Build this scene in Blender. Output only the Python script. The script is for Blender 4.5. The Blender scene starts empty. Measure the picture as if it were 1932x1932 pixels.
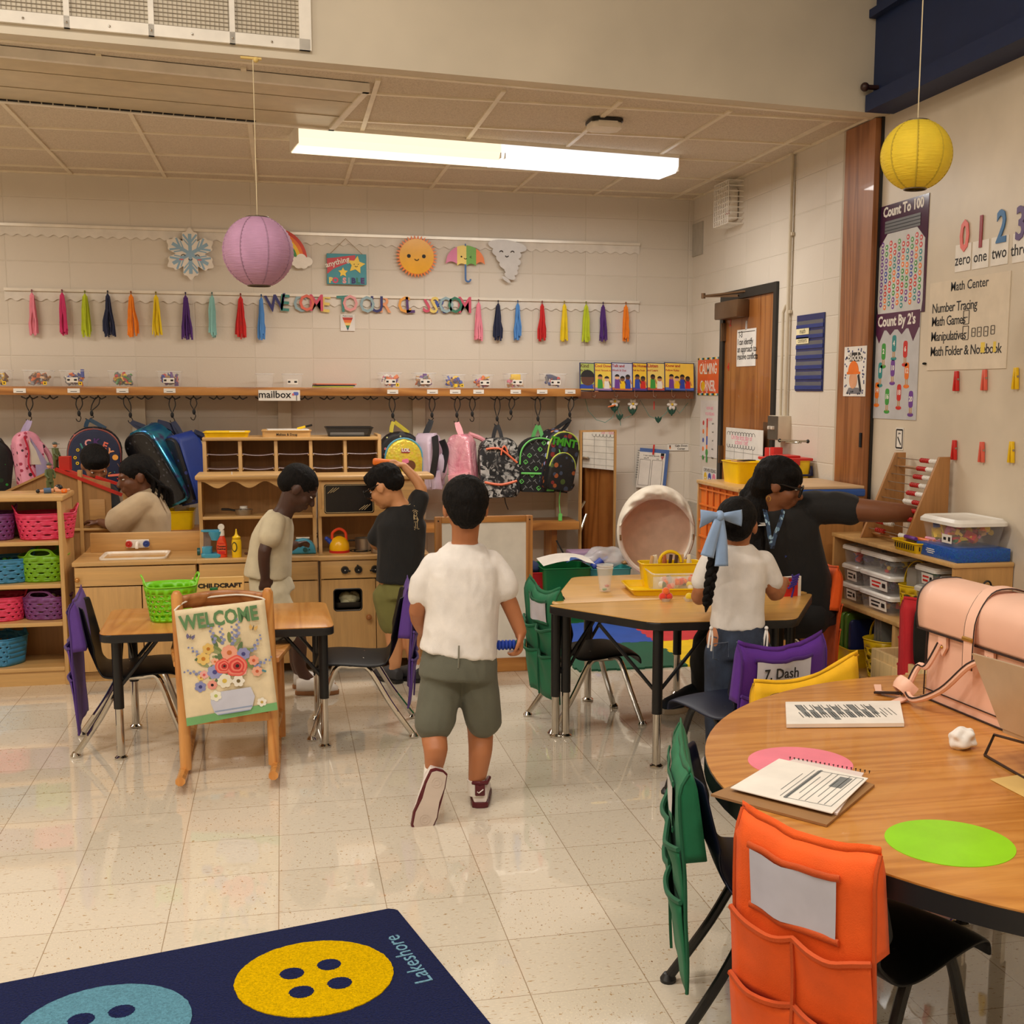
import bpy,bmesh,math,random
from math import sin,cos,pi,radians as rad,sqrt,atan2,hypot
from mathutils import Vector as V,Matrix as Mx,noise as NZ
C = bpy.context.scene.collection
SC = bpy.context.scene
random.seed(7)

# ------------------------------------------------------------------ camera, world, exposure
F,PIT,ROL,YAW = 2248.88,.1302,.0041,.2228
PPX,PPY,CAMH = 1042.2,1029.4,1.4879
_f = V((sin(YAW)*cos(PIT),cos(YAW)*cos(PIT),-sin(PIT)))
_r = V((cos(YAW),-sin(YAW),0)); _u = _r.cross(_f)
_r2 = _r*cos(ROL)+_u*sin(ROL); _u2 = _u*cos(ROL)-_r*sin(ROL)
cd = bpy.data.cameras.new('camera'); cam = bpy.data.objects.new('camera',cd); C.objects.link(cam)
cam.matrix_world = Mx(((_r2.x,_u2.x,-_f.x,0),(_r2.y,_u2.y,-_f.y,0),(_r2.z,_u2.z,-_f.z,CAMH),(0,0,0,1)))
cd.sensor_width = 36; cd.lens = F/1932*36; cd.shift_x = -(PPX-966)/1932; cd.shift_y = (PPY-966)/1932
cd.clip_start = .05; SC.camera = cam
SC.view_settings.view_transform = 'Standard'; SC.view_settings.look = 'None'
SC.view_settings.gamma = 1; SC.view_settings.use_curve_mapping = False
SC.view_settings.exposure = 0.38
SC.cycles.use_denoising = True; SC.cycles.max_bounces = 8; SC.cycles.transparent_max_bounces = 24
SC.cycles.caustics_reflective = False; SC.cycles.caustics_refractive = False
wd = bpy.data.worlds.new('world'); SC.world = wd; wd.use_nodes = True
wd.node_tree.nodes['Background'].inputs[0].default_value = (.9,.8,.66,1)
wd.node_tree.nodes['Background'].inputs[1].default_value = .08
LAMP_W = 1.0                      # scales every fluorescent lamp

def _ray(px,py):
    return _r2*((px-PPX)/F) - _u2*((py-PPY)/F) + _f
def PY(px,py,Y): d = _ray(px,py); return V((0,0,CAMH)) + d*(Y/d.y)
def PX(px,py,X): d = _ray(px,py); return V((0,0,CAMH)) + d*(X/d.x)
def PZ(px,py,z=0): d = _ray(px,py); return V((0,0,CAMH)) + d*((z-CAMH)/d.z)

# ------------------------------------------------------------------ materials
def lin(c):
    return tuple(((x/255)/12.92 if x/255 <= .04045 else ((x/255+.055)/1.055)**2.4) for x in c) + (1,)
MATS = {}
class NT:
    def __init__(s,name):
        s.mat = bpy.data.materials.new(name); s.mat.use_nodes = True; s.t = s.mat.node_tree
        s.p = s.t.nodes['Principled BSDF']; s.tc = None
    def n(s,typ,ins=None,**kw):
        o = s.t.nodes.new(typ)
        for k,v in kw.items(): setattr(o,k,v)
        for k,v in (ins or {}).items():
            if hasattr(v,'is_output') or isinstance(v,bpy.types.NodeSocket): s.t.links.new(v,o.inputs[k])
            else: o.inputs[k].default_value = v
        return o
    def co(s,scale=(1,1,1),rot=(0,0,0),loc=(0,0,0),gen=False):
        if not s.tc: s.tc = s.n('ShaderNodeTexCoord')
        return s.n('ShaderNodeMapping',{'Vector': s.tc.outputs['Generated' if gen else 'Object'],'Scale': scale,'Rotation': rot,'Location': loc}).outputs[0]
    def noise(s,vec,sc,det=3,rough=.55,dist=0):
        return s.n('ShaderNodeTexNoise',{'Vector': vec,'Scale': sc,'Detail': det,'Roughness': rough,'Distortion': dist}).outputs['Fac']
    def ramp(s,fac,stops,interp='LINEAR'):
        r = s.n('ShaderNodeValToRGB',{'Fac': fac}); cr = r.color_ramp; cr.interpolation = interp
        while len(cr.elements) < len(stops): cr.elements.new(.5)
        for e,(p,c) in zip(cr.elements,stops): e.position = p; e.color = lin(c) if len(c) == 3 else c
        return r.outputs['Color']
    def mix(s,fac,a,b,mode='MIX'):
        m = s.n('ShaderNodeMix',data_type='RGBA',blend_type=mode)
        for i,v in ((0,fac),(6,a),(7,b)):
            if isinstance(v,bpy.types.NodeSocket): s.t.links.new(v,m.inputs[i])
            elif i == 0: m.inputs[0].default_value = v
            else: m.inputs[i].default_value = lin(v) if len(v) == 3 else v
        return m.outputs[2]
    def math(s,op,a,b=0.):
        m = s.n('ShaderNodeMath',operation=op)
        for i,v in ((0,a),(1,b)):
            if isinstance(v,bpy.types.NodeSocket): s.t.links.new(v,m.inputs[i])
            else: m.inputs[i].default_value = v
        return m.outputs[0]
    def bump(s,h,st=.3,dist=.01):
        b = s.n('ShaderNodeBump',{'Height': h,'Strength': st,'Distance': dist}); s.set(Normal=b.outputs[0])
    def set(s,**kw):
        for k,v in kw.items():
            k = k.replace('_',' ')
            if isinstance(v,bpy.types.NodeSocket): s.t.links.new(v,s.p.inputs[k])
            else: s.p.inputs[k].default_value = v
        return s

def vary(c,k): return tuple(max(0,min(255,x*k)) for x in c)
def mat(name,col,rough=.55,kind='plain',metal=0,spec=.5,sc=1.,**kw):
    """a procedural material; kind picks its grain"""
    if name in MATS: return MATS[name]
    t = NT(name); t.set(Roughness=rough,Metallic=metal); t.p.inputs['Specular IOR Level'].default_value = spec
    if kind == 'plain':
        f = t.noise(t.co(),9*sc); t.set(Base_Color=t.ramp(f,[(.3,vary(col,.96)),(.7,vary(col,1.03))]))
    elif kind == 'cloth':
        v = t.co(); f = t.noise(v,14*sc,4); t.set(Base_Color=t.ramp(f,[(.3,vary(col,.955)),(.7,vary(col,1.03))]))
        t.bump(t.noise(v,420*sc,2),.35,.002); t.p.inputs['Sheen Weight'].default_value = kw.get('sheen',.04)
    elif kind in ('wood','woodx','woody'):
        s3 = {'wood': (26,26,1.6),'woodx': (1.6,26,26),'woody': (26,1.6,26)}[kind]
        v = t.co(scale=tuple(a*sc for a in s3)); f = t.noise(v,1.2,5,.65,.6); g = t.noise(t.co(scale=tuple(a*sc*5 for a in s3)),1.5,2)
        a = t.ramp(f,[(.25,vary(col,kw.get('lo',.82))),(.5,col),(.78,vary(col,1.08))])
        t.set(Base_Color=t.mix(t.math('MULTIPLY',g,.25),a,vary(col,.72))); t.bump(f,.05,.002)
    elif kind == 'glitter':
        v = t.co(); vo = t.n('ShaderNodeTexVoronoi',{'Vector': v,'Scale': 60*sc}); t.set(Base_Color=t.mix(.35,col,vo.outputs['Color'],'SOFT_LIGHT')); t.bump(vo.outputs['Distance'],.4,.004)
    if kw.get('emit'):
        t.p.inputs['Emission Color'].default_value = lin(col); t.p.inputs['Emission Strength'].default_value = kw['emit']
    if kw.get('trans'):
        t.p.inputs['Transmission Weight'].default_value = kw['trans']; t.p.inputs['IOR'].default_value = kw.get('ior',1.3)
    if kw.get('alpha') is not None: t.p.inputs['Alpha'].default_value = kw['alpha']
    if kw.get('coat'): t.p.inputs['Coat Weight'].default_value = kw['coat']; t.p.inputs['Coat Roughness'].default_value = .08
    if kw.get('sss'):
        t.p.inputs['Subsurface Weight'].default_value = kw['sss']; t.p.inputs['Subsurface Radius'].default_value = (.01,.004,.002)
    MATS[name] = t.mat; return t.mat

# ------------------------------------------------------------------ mesh building
I4 = Mx.Identity(4)
def T(x=0,y=0,z=0): return Mx.Translation((x,y,z))
def RX(a): return Mx.Rotation(rad(a),4,'X')
def RY(a): return Mx.Rotation(rad(a),4,'Y')
def RZ(a): return Mx.Rotation(rad(a),4,'Z')
def S(x,y=None,z=None): return Mx.Diagonal((x,x if y is None else y,x if z is None else z,1))
def frame(o,x,z):
    """a matrix with origin o, local x along x and local z near z"""
    x = V(x).normalized(); z = V(z); y = z.cross(x).normalized(); z = x.cross(y)
    return Mx(((x.x,y.x,z.x,o[0]),(x.y,y.y,z.y,o[1]),(x.z,y.z,z.z,o[2]),(0,0,0,1)))
ROOTM = {}
def rootm(o):
    while o.parent: o = o.parent
    return ROOTM.get(o.name,I4)
class MB:
    def __init__(s,m=None):
        s.bm = bmesh.new(); s.mats = []; s.i = 0; s.x = I4
        if m: s.m(m)
    def m(s,mt):
        if mt not in s.mats: s.mats.append(mt)
        s.i = s.mats.index(mt); return s
    def at(s,x): s.x = x; return s
    def face(s,vs):
        try:
            f = s.bm.faces.new(vs); f.material_index = s.i; return f
        except ValueError: return None
    def v(s,p): return s.bm.verts.new(s.x @ V(p))
    def box(s,c,d,bev=0,seg=2,x=None):
        x = s.x @ (T(*c) if x is None else T(*c) @ x)
        r = bmesh.ops.create_cube(s.bm,size=1,matrix=x @ S(*d)); vs = r['verts']
        fs = {f for v in vs for f in v.link_faces}
        for f in fs: f.material_index = s.i
        if bev:
            es = list({e for v in vs for e in v.link_edges})
            rr = bmesh.ops.bevel(s.bm,geom=es,offset=bev,segments=seg,affect='EDGES',profile=.5)
            for f in rr['faces']: f.material_index = s.i
        return s
    def b2(s,a,b,bev=0,seg=2):
        a,b = V(a),V(b); d = b-a; s.k = getattr(s,'k',-1)+1; e = .0005*(s.k % 5)      # no coincident faces
        d = V(tuple(math.copysign(max(abs(q)-e,abs(q)*.8),q) for q in d))
        return s.box((a+b)/2,(max(abs(d.x),1e-4),max(abs(d.y),1e-4),max(abs(d.z),1e-4)),bev,seg)
    def loft(s,rings,caps=(1,1),closed=False,wrap=True):
        R = [[s.v(p) for p in r] for r in rings]; n = len(R[0]); k = len(R)
        for i in range(k if closed else k-1):
            a,b = R[i],R[(i+1) % k]
            for j in range(n if wrap else n-1):
                s.face([a[j],a[(j+1) % n],b[(j+1) % n],b[j]])
        if not closed and wrap:
            if caps[0]: s.face(R[0][::-1])
            if caps[1]: s.face(R[-1])
        return s
    def tube(s,pts,r,n=8,closed=False,caps=(1,1),sq=None):
        """sweep a circle (or sq=(w,h) ellipse) along pts; r may be a list"""
        pts = [V(p) for p in pts]; k = len(pts); rings = []; up = None
        for i,p in enumerate(pts):
            if closed: t = pts[(i+1) % k]-pts[i-1]
            else: t = pts[min(i+1,k-1)]-pts[max(i-1,0)]
            t = t.normalized() if t.length > 1e-9 else V((0,0,1))
            if up is None:
                up = V((0,0,1)) if abs(t.z) < .9 else V((0,1,0))
                if sq and len(sq) > 2: up = V(sq[2])
            a = t.cross(up)
            a = a.normalized() if a.length > 1e-6 else t.orthogonal().normalized()
            up = a.cross(t).normalized()
            ri = r[i] if isinstance(r,(list,tuple)) else r
            w,h = (ri*sq[0],ri*sq[1]) if sq else (ri,ri)
            rings.append([p + a*(w*cos(2*pi*j/n+pi/n)) + up*(h*sin(2*pi*j/n+pi/n)) for j in range(n)])
        return s.loft(rings,caps,closed)
    def strap(s,pts,w,t,up=(0,0,1)):
        """flat band of width w (along the side direction) and thickness t"""
        return s.tube(pts,1,4,sq=(w*.7071,t*.7071,up))
    def cyl(s,a,b,r,r2=None,n=16,caps=(1,1)): return s.tube([a,b],[r,r if r2 is None else r2],n,caps=caps)
    def lathe(s,prof,n=24,x=I4,a0=0,a1=2*pi):
        o = s.x; s.x = o @ x; full = abs(a1-a0-2*pi) < 1e-6; m = n if full else n+1
        rings = [[(r*cos(a0+(a1-a0)*j/n),r*sin(a0+(a1-a0)*j/n),z) for j in range(m)] for r,z in prof]
        s.loft([[(p if abs(p[0])+abs(p[1]) > 1e-9 else (1e-5*cos(j),1e-5*sin(j),p[2])) for j,p in enumerate(r)] for r in rings],(1,1) if full else (0,0),wrap=full)
        s.x = o; return s
    def sph(s,c,r,n=16,x=I4,k=None):
        r = (r,r,r) if not isinstance(r,(tuple,list)) else r
        bmr = bmesh.ops.create_uvsphere(s.bm,u_segments=n,v_segments=k or max(6,n//2),radius=1,matrix=s.x @ T(*c) @ x @ S(*r))
        for f in {f for v in bmr['verts'] for f in v.link_faces}: f.material_index = s.i
        return s
    def prism(s,poly,z0,z1,x=I4,bev=0,seg=2):
        """extrude the 2d outline (xy) from z0 to z1, then x"""
        o = s.x; s.x = o @ x
        a = [s.v((p[0],p[1],z0)) for p in poly]; b = [s.v((p[0],p[1],z1)) for p in poly]; n = len(poly); fs = []
        area = sum(poly[i][0]*poly[(i+1) % n][1]-poly[(i+1) % n][0]*poly[i][1] for i in range(n))
        if (area > 0) != (z1 > z0): a,b = a,b
        fs.append(s.face(a[::-1])); fs.append(s.face(b))
        for i in range(n): fs.append(s.face([a[i],a[(i+1) % n],b[(i+1) % n],b[i]]))
        if bev:
            es = [e for f in fs[:2] if f for e in f.edges]
            r = bmesh.ops.bevel(s.bm,geom=es,offset=bev,segments=seg,affect='EDGES',profile=.5)
            for f in r['faces']: f.material_index = s.i
        s.x = o; return s
    def grid(s,fn,nu,nv,wrapu=False):
        g = [[s.v(fn(i/nu,j/nv)) for j in range(nv+1)] for i in range(nu if wrapu else nu+1)]
        for i in range(nu):
            for j in range(nv): s.face([g[i][j],g[(i+1) % len(g)][j],g[(i+1) % len(g)][j+1],g[i][j+1]])
        return s
    def text(s,txt,size,x=I4,depth=.001,bold=0,align='CENTER',shear=0,sp=1.):
        """lettering in local xy, facing local z"""
        cu = bpy.data.curves.new('lettering','FONT'); cu.body = txt; cu.size = size; cu.align_x = align; cu.align_y = 'CENTER'
        cu.extrude = depth/2; cu.offset = bold; cu.resolution_u = 2; cu.shear = shear; cu.space_character = sp
        ob = bpy.data.objects.new('lettering',cu)
        me = bpy.data.meshes.new_from_object(ob); n0 = len(s.bm.faces)
        me.transform(s.x @ x @ T(0,0,depth/2)); s.bm.from_mesh(me); s.bm.faces.ensure_lookup_table()
        for f in s.bm.faces[n0:]: f.material_index = s.i
        bpy.data.objects.remove(ob); bpy.data.curves.remove(cu); bpy.data.meshes.remove(me)
        return s
    def mesh(s,me,x=I4):
        n0 = len(s.bm.faces); m2 = me.copy(); m2.transform(s.x @ x); s.bm.from_mesh(m2); bpy.data.meshes.remove(m2)
        s.bm.faces.ensure_lookup_table()
        for f in s.bm.faces[n0:]: f.material_index = s.i
        return s
    def build(s,name,parent=None,smooth=35,world=False,mods=None,nrm=True):
        if world and parent is not None: s.bm.transform(rootm(parent).inverted())
        if nrm: bmesh.ops.recalc_face_normals(s.bm,faces=s.bm.faces)
        me = bpy.data.meshes.new(name); s.bm.to_mesh(me); s.bm.free()
        for m in s.mats: me.materials.append(m)
        if smooth:
            for p in me.polygons: p.use_smooth = True
            if smooth < 180: me.set_sharp_from_angle(angle=rad(smooth))
        o = bpy.data.objects.new(name,me); C.objects.link(o)
        if parent is not None: o.parent = parent
        for mname,typ,kw in (mods or []):
            md = o.modifiers.new(mname,typ)
            for k,v in kw.items(): setattr(md,k,v)
        return o
def tag(o,label,cat,group=None):
    o['label'] = label; o['category'] = cat
    if group: o['group'] = group
    return o
def thing(name,label,cat,loc=(0,0,0),rz=0,group=None):
    o = bpy.data.objects.new(name,None); C.objects.link(o); o.empty_display_size = .05
    o.location = loc; o.rotation_euler = (0,0,rad(rz)); ROOTM[o.name] = T(*loc) @ RZ(rz)
    return tag(o,label,cat,group)
def solo(mb,name,label,cat,group=None,smooth=35,base=None,mods=None):
    """a thing that is one mesh, built in world coordinates around its base"""
    if base is not None: mb.bm.transform(T(*base).inverted())
    o = mb.build(name,None,smooth,mods=mods)
    if base is not None: o.location = base
    return tag(o,label,cat,group)
def struct(mb,name,parent=None,smooth=35):
    o = mb.build(name,parent,smooth)
    if parent is None: o['kind'] = 'structure'
    return o
def copy_tree(o,loc=None,rz=None,label=None,parent=None,group=None):
    c = o.copy(); C.objects.link(c)
    if parent is not None: c.parent = parent
    else:
        if loc is not None: c.location = loc
        if rz is not None: c.rotation_euler = (0,0,rad(rz))
        ROOTM[c.name] = T(*c.location) @ RZ(math.degrees(c.rotation_euler[2]))
        if label: c['label'] = label
        if group: c['group'] = group
    for ch in list(o.children): copy_tree(ch,parent=c)
    return c
def recolor(root,old,new):
    """give a copied thing its own material (its meshes become single-user)"""
    for o in [root] + list(root.children_recursive):
        if o.type == 'MESH' and any(m == old for m in o.data.materials):
            o.data = o.data.copy()
            for i,m in enumerate(o.data.materials):
                if m == old: o.data.materials[i] = new
def arc(cx,cy,r,a0,a1,n=12,ry=None):
    return [(cx+r*cos(rad(a0+(a1-a0)*i/n)),cy+(ry or r)*sin(rad(a0+(a1-a0)*i/n))) for i in range(n+1)]
def rrect(w,h,r,n=5):
    p = []
    for cx,cy,a in ((w/2-r,h/2-r,0),(-w/2+r,h/2-r,90),(-w/2+r,-h/2+r,180),(w/2-r,-h/2+r,270)): p += arc(cx,cy,r,a,a+90,n)
    return p
def bez(pts,n=8):
    """smooth catmull-rom path through pts"""
    P = [V(p) for p in pts]; out = []
    for i in range(len(P)-1):
        a,b,c,d = P[max(i-1,0)],P[i],P[i+1],P[min(i+2,len(P)-1)]
        for k in range(n):
            t = k/n
            out.append(.5*((2*b)+(c-a)*t+(2*a-5*b+4*c-d)*t*t+(3*b-a-3*c+d)*t**3))
    return out+[P[-1]]
# ------------------------------------------------------------------ the room
XW,YB,ZC = 2.968,8.475,2.86
def block_mat(name,axis,off):
    t = NT(name); tc = t.n('ShaderNodeTexCoord'); sp = t.n('ShaderNodeSeparateXYZ',{0: tc.outputs['Object']})
    cb = t.n('ShaderNodeCombineXYZ',{0: t.math('SUBTRACT',sp.outputs[axis],off-40*.3871),1: t.math('SUBTRACT',sp.outputs[2],2.3017-20*.2032),2: 0.})
    b = t.n('ShaderNodeTexBrick',{'Vector': cb.outputs[0],'Scale': 1.,'Mortar Size': .0045,'Mortar Smooth': .6,'Brick Width': .3871,'Row Height': .2032,'Bias': 0.,
        'Color1': lin((220,211,197)),'Color2': lin((225,216,203)),'Mortar': lin((222,213,199))},offset=0.,squash=1.)
    v = t.co(); f = t.noise(v,70,4,.7); g = t.noise(v,3,2)
    c = t.mix(.35,b.outputs['Color'],t.ramp(g,[(.3,(206,192,172)),(.7,(228,216,198))]),'MULTIPLY')
    t.set(Base_Color=t.mix(.5,b.outputs['Color'],c),Roughness=.5)
    h = t.math('ADD',t.math('MULTIPLY',b.outputs['Fac'],-1.),t.math('MULTIPLY',f,.3))
    t.bump(h,.5,.005); return t.mat
BLK_B = block_mat('painted block wall',0,-.939); BLK_R = block_mat('painted block side wall',1,7.06)
WALLP = mat('beige partition paint',(216,203,182),.38,sc=.3)
SOFF = mat('beige soffit paint',(216,205,184),.6,sc=.2)
WHITE = mat('white paint',(238,230,216),.45)
BLACK = mat('black satin plastic',(22,21,22),.4)
NAVYB = mat('navy painted steel',(14,36,78),.6)
ALU = mat('chrome tube',(205,200,192),.13,metal=1)
# floor of speckled vinyl tiles
t = NT('speckled vinyl tile'); tc = t.n('ShaderNodeTexCoord'); sp = t.n('ShaderNodeSeparateXYZ',{0: tc.outputs['Object']})
u = t.math('DIVIDE',t.math('ADD',sp.outputs[0],.9567+30.48),.3048); w = t.math('DIVIDE',t.math('ADD',sp.outputs[1],30.48-4.2511),.3048)
iu,iw = t.math('FLOOR',u),t.math('FLOOR',w); fu,fw = t.math('FRACT',u),t.math('FRACT',w)
chk = t.math('MODULO',t.math('ADD',iu,iw),2.)
wn = t.n('ShaderNodeTexWhiteNoise',{'Vector': t.n('ShaderNodeCombineXYZ',{0: iu,1: iw,2: 0.}).outputs[0]},noise_dimensions='3D').outputs['Value']
base = t.mix(wn,(212,201,182),(221,210,192))
def flecks(sx,sy,seed,lo):
    nz = t.noise(t.co(scale=(sx,sy,1),loc=(seed,seed*2,0)),1.,2.5,.6)
    return t.ramp(nz,[(lo,(255,255,255)),(lo+.035,(0,0,0))])
def flk(lo,k):
    return t.mix(chk,flecks(46*k,150*k,3.1,lo),flecks(105*k,78*k,8.4,lo))
c1 = t.mix(flk(.285,1.),base,(128,92,58)); c1 = t.mix(flk(.335,.8),c1,(176,146,106)); c1 = t.mix(t.math('MULTIPLY',flk(.4,1.7),.35),c1,(240,226,200))
ed = t.math('MINIMUM',t.math('MINIMUM',fu,t.math('SUBTRACT',1.,fu)),t.math('MINIMUM',fw,t.math('SUBTRACT',1.,fw)))
seam = t.math('LESS_THAN',ed,.0042)
t.set(Base_Color=t.mix(t.math('MULTIPLY',seam,.75),c1,(140,112,78)),Roughness=t.ramp(t.noise(t.co(),6,3),[(.3,(26,26,26)),(.75,(52,52,52))]))
t.p.inputs['Specular IOR Level'].default_value = .5; t.p.inputs['Coat Weight'].default_value = .35; t.p.inputs['Coat Roughness'].default_value = .06
t.bump(t.noise(t.co(),5,2),.06,.01); FLOORM = t.mat
struct(MB(FLOORM).b2((-6.5,-3,-.12),(3.4,YB+.2,0)),'floor')
struct(MB(BLK_B).b2((-6.5,YB,0),(XW+.4,YB+.2,3.3)),'wall_back')
# right wall of block, with the doorway left open
w_ = MB(BLK_R).b2((XW,6.06,0),(XW+.2,6.93,3.3)).b2((XW,7.80,0),(XW+.2,YB,3.3)).b2((XW,6.93,2.10),(XW+.2,7.80,3.3))
struct(w_,'wall_right')
struct(MB(WALLP).b2((3.0,-3,0),(3.2,5.705,3.2)),'wall_partition')
struct(MB(WALLP).b2((-6.7,-3,0),(-6.5,YB+.2,4.6)),'wall_left')
struct(MB(WALLP).b2((-6.7,-3.2,0),(3.4,-3,4.6)),'wall_rear')
# suspended ceiling: tiles and T-bars
t = NT('mineral ceiling tile'); v = t.co(); f = t.noise(v,130,4,.75); g = t.noise(v,1.2,2)
t.set(Base_Color=t.ramp(f,[(.32,(190,176,155)),(.55,(222,209,189))]),Roughness=.9); t.bump(f,.5,.004); CEILM = t.mat
struct(MB(CEILM).prism([(-6.5,4.66),(3.17,5.70),(3.17,YB),(-6.5,YB)],ZC+.006,ZC+.08),'ceiling')
TB = mat('white ceiling t-bar',(236,224,200),.35)
b = MB(TB)
for i in range(-11,5):
    x = .46+.583*i; b.b2((x-.012,4.74+.1093*(x+6.5)+.1,ZC-.004),(x+.012,YB,ZC+.008))
for y in (5.28,5.87,6.47,7.04,7.65,8.24): b.b2((-6.5,y-.012,ZC-.003),(min(XW,(y-4.84)/.1093-6.5),y+.012,ZC+.008))
b.b2((-6.5,YB-.02,ZC-.006),(XW,YB,ZC+.01)).b2((XW-.02,5.7,ZC-.006),(XW,YB,ZC+.01))
struct(b,'trim_1')
# soffit across the room, slightly askew, and the higher ceiling on the near side
SL,SR = V((-6.5,4.62,0)),V((3.2,5.68,0)); sd = (SR-SL).normalized(); sn = V((sd.y,-sd.x,0))
def soff(s,n,z): p = SL+sd*s+sn*n; return V((p.x,p.y,z))
LS = (SR-SL).length
XS = frame(SL,sd,(0,0,1))
struct(MB(SOFF).at(XS).b2((0,0,ZC-.004),(LS,.1,4.6)),'wall_soffit')
struct(MB(TB).at(XS).b2((0,.09,ZC-.008),(LS,.12,ZC+.008)),'trim_2')
struct(MB(SOFF).b2((-6.7,-3.2,4.4),(3.4,5.9,4.6)),'ceiling_high')
# navy steel beam over the partition
b = MB(NAVYB).b2((2.9,-3,2.93),(3.2,5.66,3.9)).b2((2.845,-3,2.85),(3.2,5.62,2.93)).b2((2.86,-3,3.3),(3.2,5.66,3.34))
struct(b,'trim_3')
struct(MB(NAVYB).b2((2.98,-3,3.9),(3.2,5.66,4.5)),'wall_upper_right')
b = MB(mat('dark red knob',(52,26,22),.4)).sph((2.83,5.60,2.965),.022).cyl((2.83,5.6,2.965),(2.9,5.6,2.965),.012)
solo(b,'pipe_valve','small dark round pipe end at the corner of the navy beam and the soffit','pipe fitting',base=(2.83,5.6,2.965))
# skirting
SKIRT = mat('dark vinyl base',(58,46,40),.5)
struct(MB(SKIRT).b2((-6.5,YB-.012,0),(XW,YB,.1)),'baseboard_back')
struct(MB(SKIRT).b2((XW-.01,6.06,0),(XW,6.93,.1)).b2((XW-.01,7.8,0),(XW,YB,.1)),'baseboard_right')
# wooden end post of the folding partition
def oak_mat(name,c1,c2,c3,axis,sc=1.,rough=.42):
    t = NT(name); s3 = {'z': (8,8,.7),'x': (.7,8,8),'y': (8,.7,8)}[axis]
    v = t.co(scale=tuple(a*sc for a in s3)); wv = t.math('PINGPONG',t.math('MULTIPLY',t.noise(v,.55,2,.45,.4),15.),1.)
    g = t.noise(t.co(scale=tuple(a*sc*9 for a in s3)),1.6,3)
    a = t.ramp(wv,[(.0,c1),(.35,c2),(.9,c3)])
    t.set(Base_Color=t.mix(t.math('MULTIPLY',g,.4),a,vary(c1,.8)),Roughness=rough); t.p.inputs['Coat Weight'].default_value = .2; t.bump(g,.06,.002)
    MATS[name] = t.mat; return t.mat
OAKP = oak_mat('stained oak post',(128,76,40),(156,98,54),(174,114,68),'z',1.2)
struct(MB(OAKP).b2((2.955,5.712,0),(3.15,6.04,ZC-.01)),'trim_4')
struct(MB(mat('painted jamb edge',(190,176,156),.5)).b2((2.955,6.04,0),(3.1,6.062,ZC-.01)),'trim_5')  # painted edge of the jamb block beside the oak post
struct(MB(BLACK).b2((2.985,5.703,0),(3.1,5.713,ZC)),'trim_6')
# ------------------------------------------------------------------ lamps
def glow(name,c,s):
    t = NT(name); t.set(Base_Color=lin((250,246,236))); t.p.inputs['Emission Color'].default_value = lin(c); t.p.inputs['Emission Strength'].default_value = s
    n = t.noise(t.co(scale=(.2,14,1)),1.); return t.mat
def fluo(loc,rz,L,gm,label,power,col):
    r = thing('ceiling_light',label,'light',loc,rz,'fluorescent ceiling lights')
    MB(WHITE).b2((-L/2,-.15,.0),(L/2,.15,.03)).b2((-L/2-.006,-.15,-.075),(-L/2,.15,.03)).b2((L/2,-.15,-.075),(L/2+.006,.15,.03)).build('housing',r)
    pr = [(-.15,.0),(-.15,-.045),(-.115,-.08),(.115,-.08),(.15,-.045),(.15,.0)]
    df = MB(gm).m(glow(label[:4]+' lit diffuser edge',(255,240,206) if gm is GW else (236,244,252),.78)).m(gm).loft([[(-L/2,a,b) for a,b in pr],[(L/2,a,b) for a,b in pr]]).build('diffuser',r,smooth=0)
    for p_ in df.data.polygons: p_.material_index = 0 if p_.normal.z < -.95 else 1
    ld = bpy.data.lights.new('tube_light','AREA'); ld.shape = 'RECTANGLE'; ld.size = L*.95; ld.size_y = .22; ld.energy = power*LAMP_W; ld.color = col
    lo = bpy.data.objects.new('tube_light',ld); C.objects.link(lo); lo.parent = r; lo.location = (0,0,-.09)
    return r
WARM,COOL = (1.,.93,.84),(1.,.95,.88)
GW = glow('warm lit diffuser',(255,243,210),1.05); GC = glow('cool lit diffuser',(246,250,255),1.15)
a,b_ = V((.10,6.78,2.845)),V((2.31,7.08,2.845)); dd = (b_-a).normalized(); ang = math.degrees(atan2(dd.y,dd.x))
fluo(a+dd*.575,ang,1.14,GW,'warm white ceiling lamp, left one of the joined pair over the block wall',16,WARM)
fluo(b_-dd*.555,ang,1.10,GC,'cool white ceiling lamp, right one of the joined pair over the block wall',16,(1.,.97,.92))
for i,(x,y) in enumerate([(-2.6,.4),(-.2,.4),(1.7,.6),(-2.6,2.9),(-.3,2.9),(-4.8,1.6)]):
    fluo((x,y,4.36),0,1.2,GW,'warm ceiling lamp of the high ceiling on the near side of the soffit',38,WARM)
for x in (-2.6,-4.6): fluo((x,7.0,2.845),0,1.2,GW,'warm ceiling lamp farther along the block wall to the left',20,WARM)
# ------------------------------------------------------------------ fittings of ceiling and soffit
GRIL = mat('white enamelled grille',(240,234,222),.4)
DARK = mat('dark duct',(14,13,13),.9)
g0 = [p for p in (PY(0,57,5.2),PY(590,105,5.27))]
sx1 = (V((.164,5.27,0))-SL).dot(sd); zb = ZC+.035; r = thing('air_return_grille','long white air return grille of dark square mesh on the soffit','grille',SL+sd*(sx1-.95)+sn*.0+V((0,0,zb)),ang_s := math.degrees(atan2(sd.y,sd.x)))
GL = 1.9; GH = .5; pw = GL/6
b = MB(GRIL); b.box((0,-.008,.0225),(GL,.02,.045)).box((0,-.008,GH-.02),(GL,.02,.04)).box((GL/2-.02,-.008,GH/2),(.05,.02,GH)).box((-GL/2+.02,-.008,GH/2),(.05,.02,GH))
for i in range(1,6): b.box((-GL/2+.0+i*(GL/6),-.008,GH/2),(.022,.02,GH))
b.m(ALU)
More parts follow.
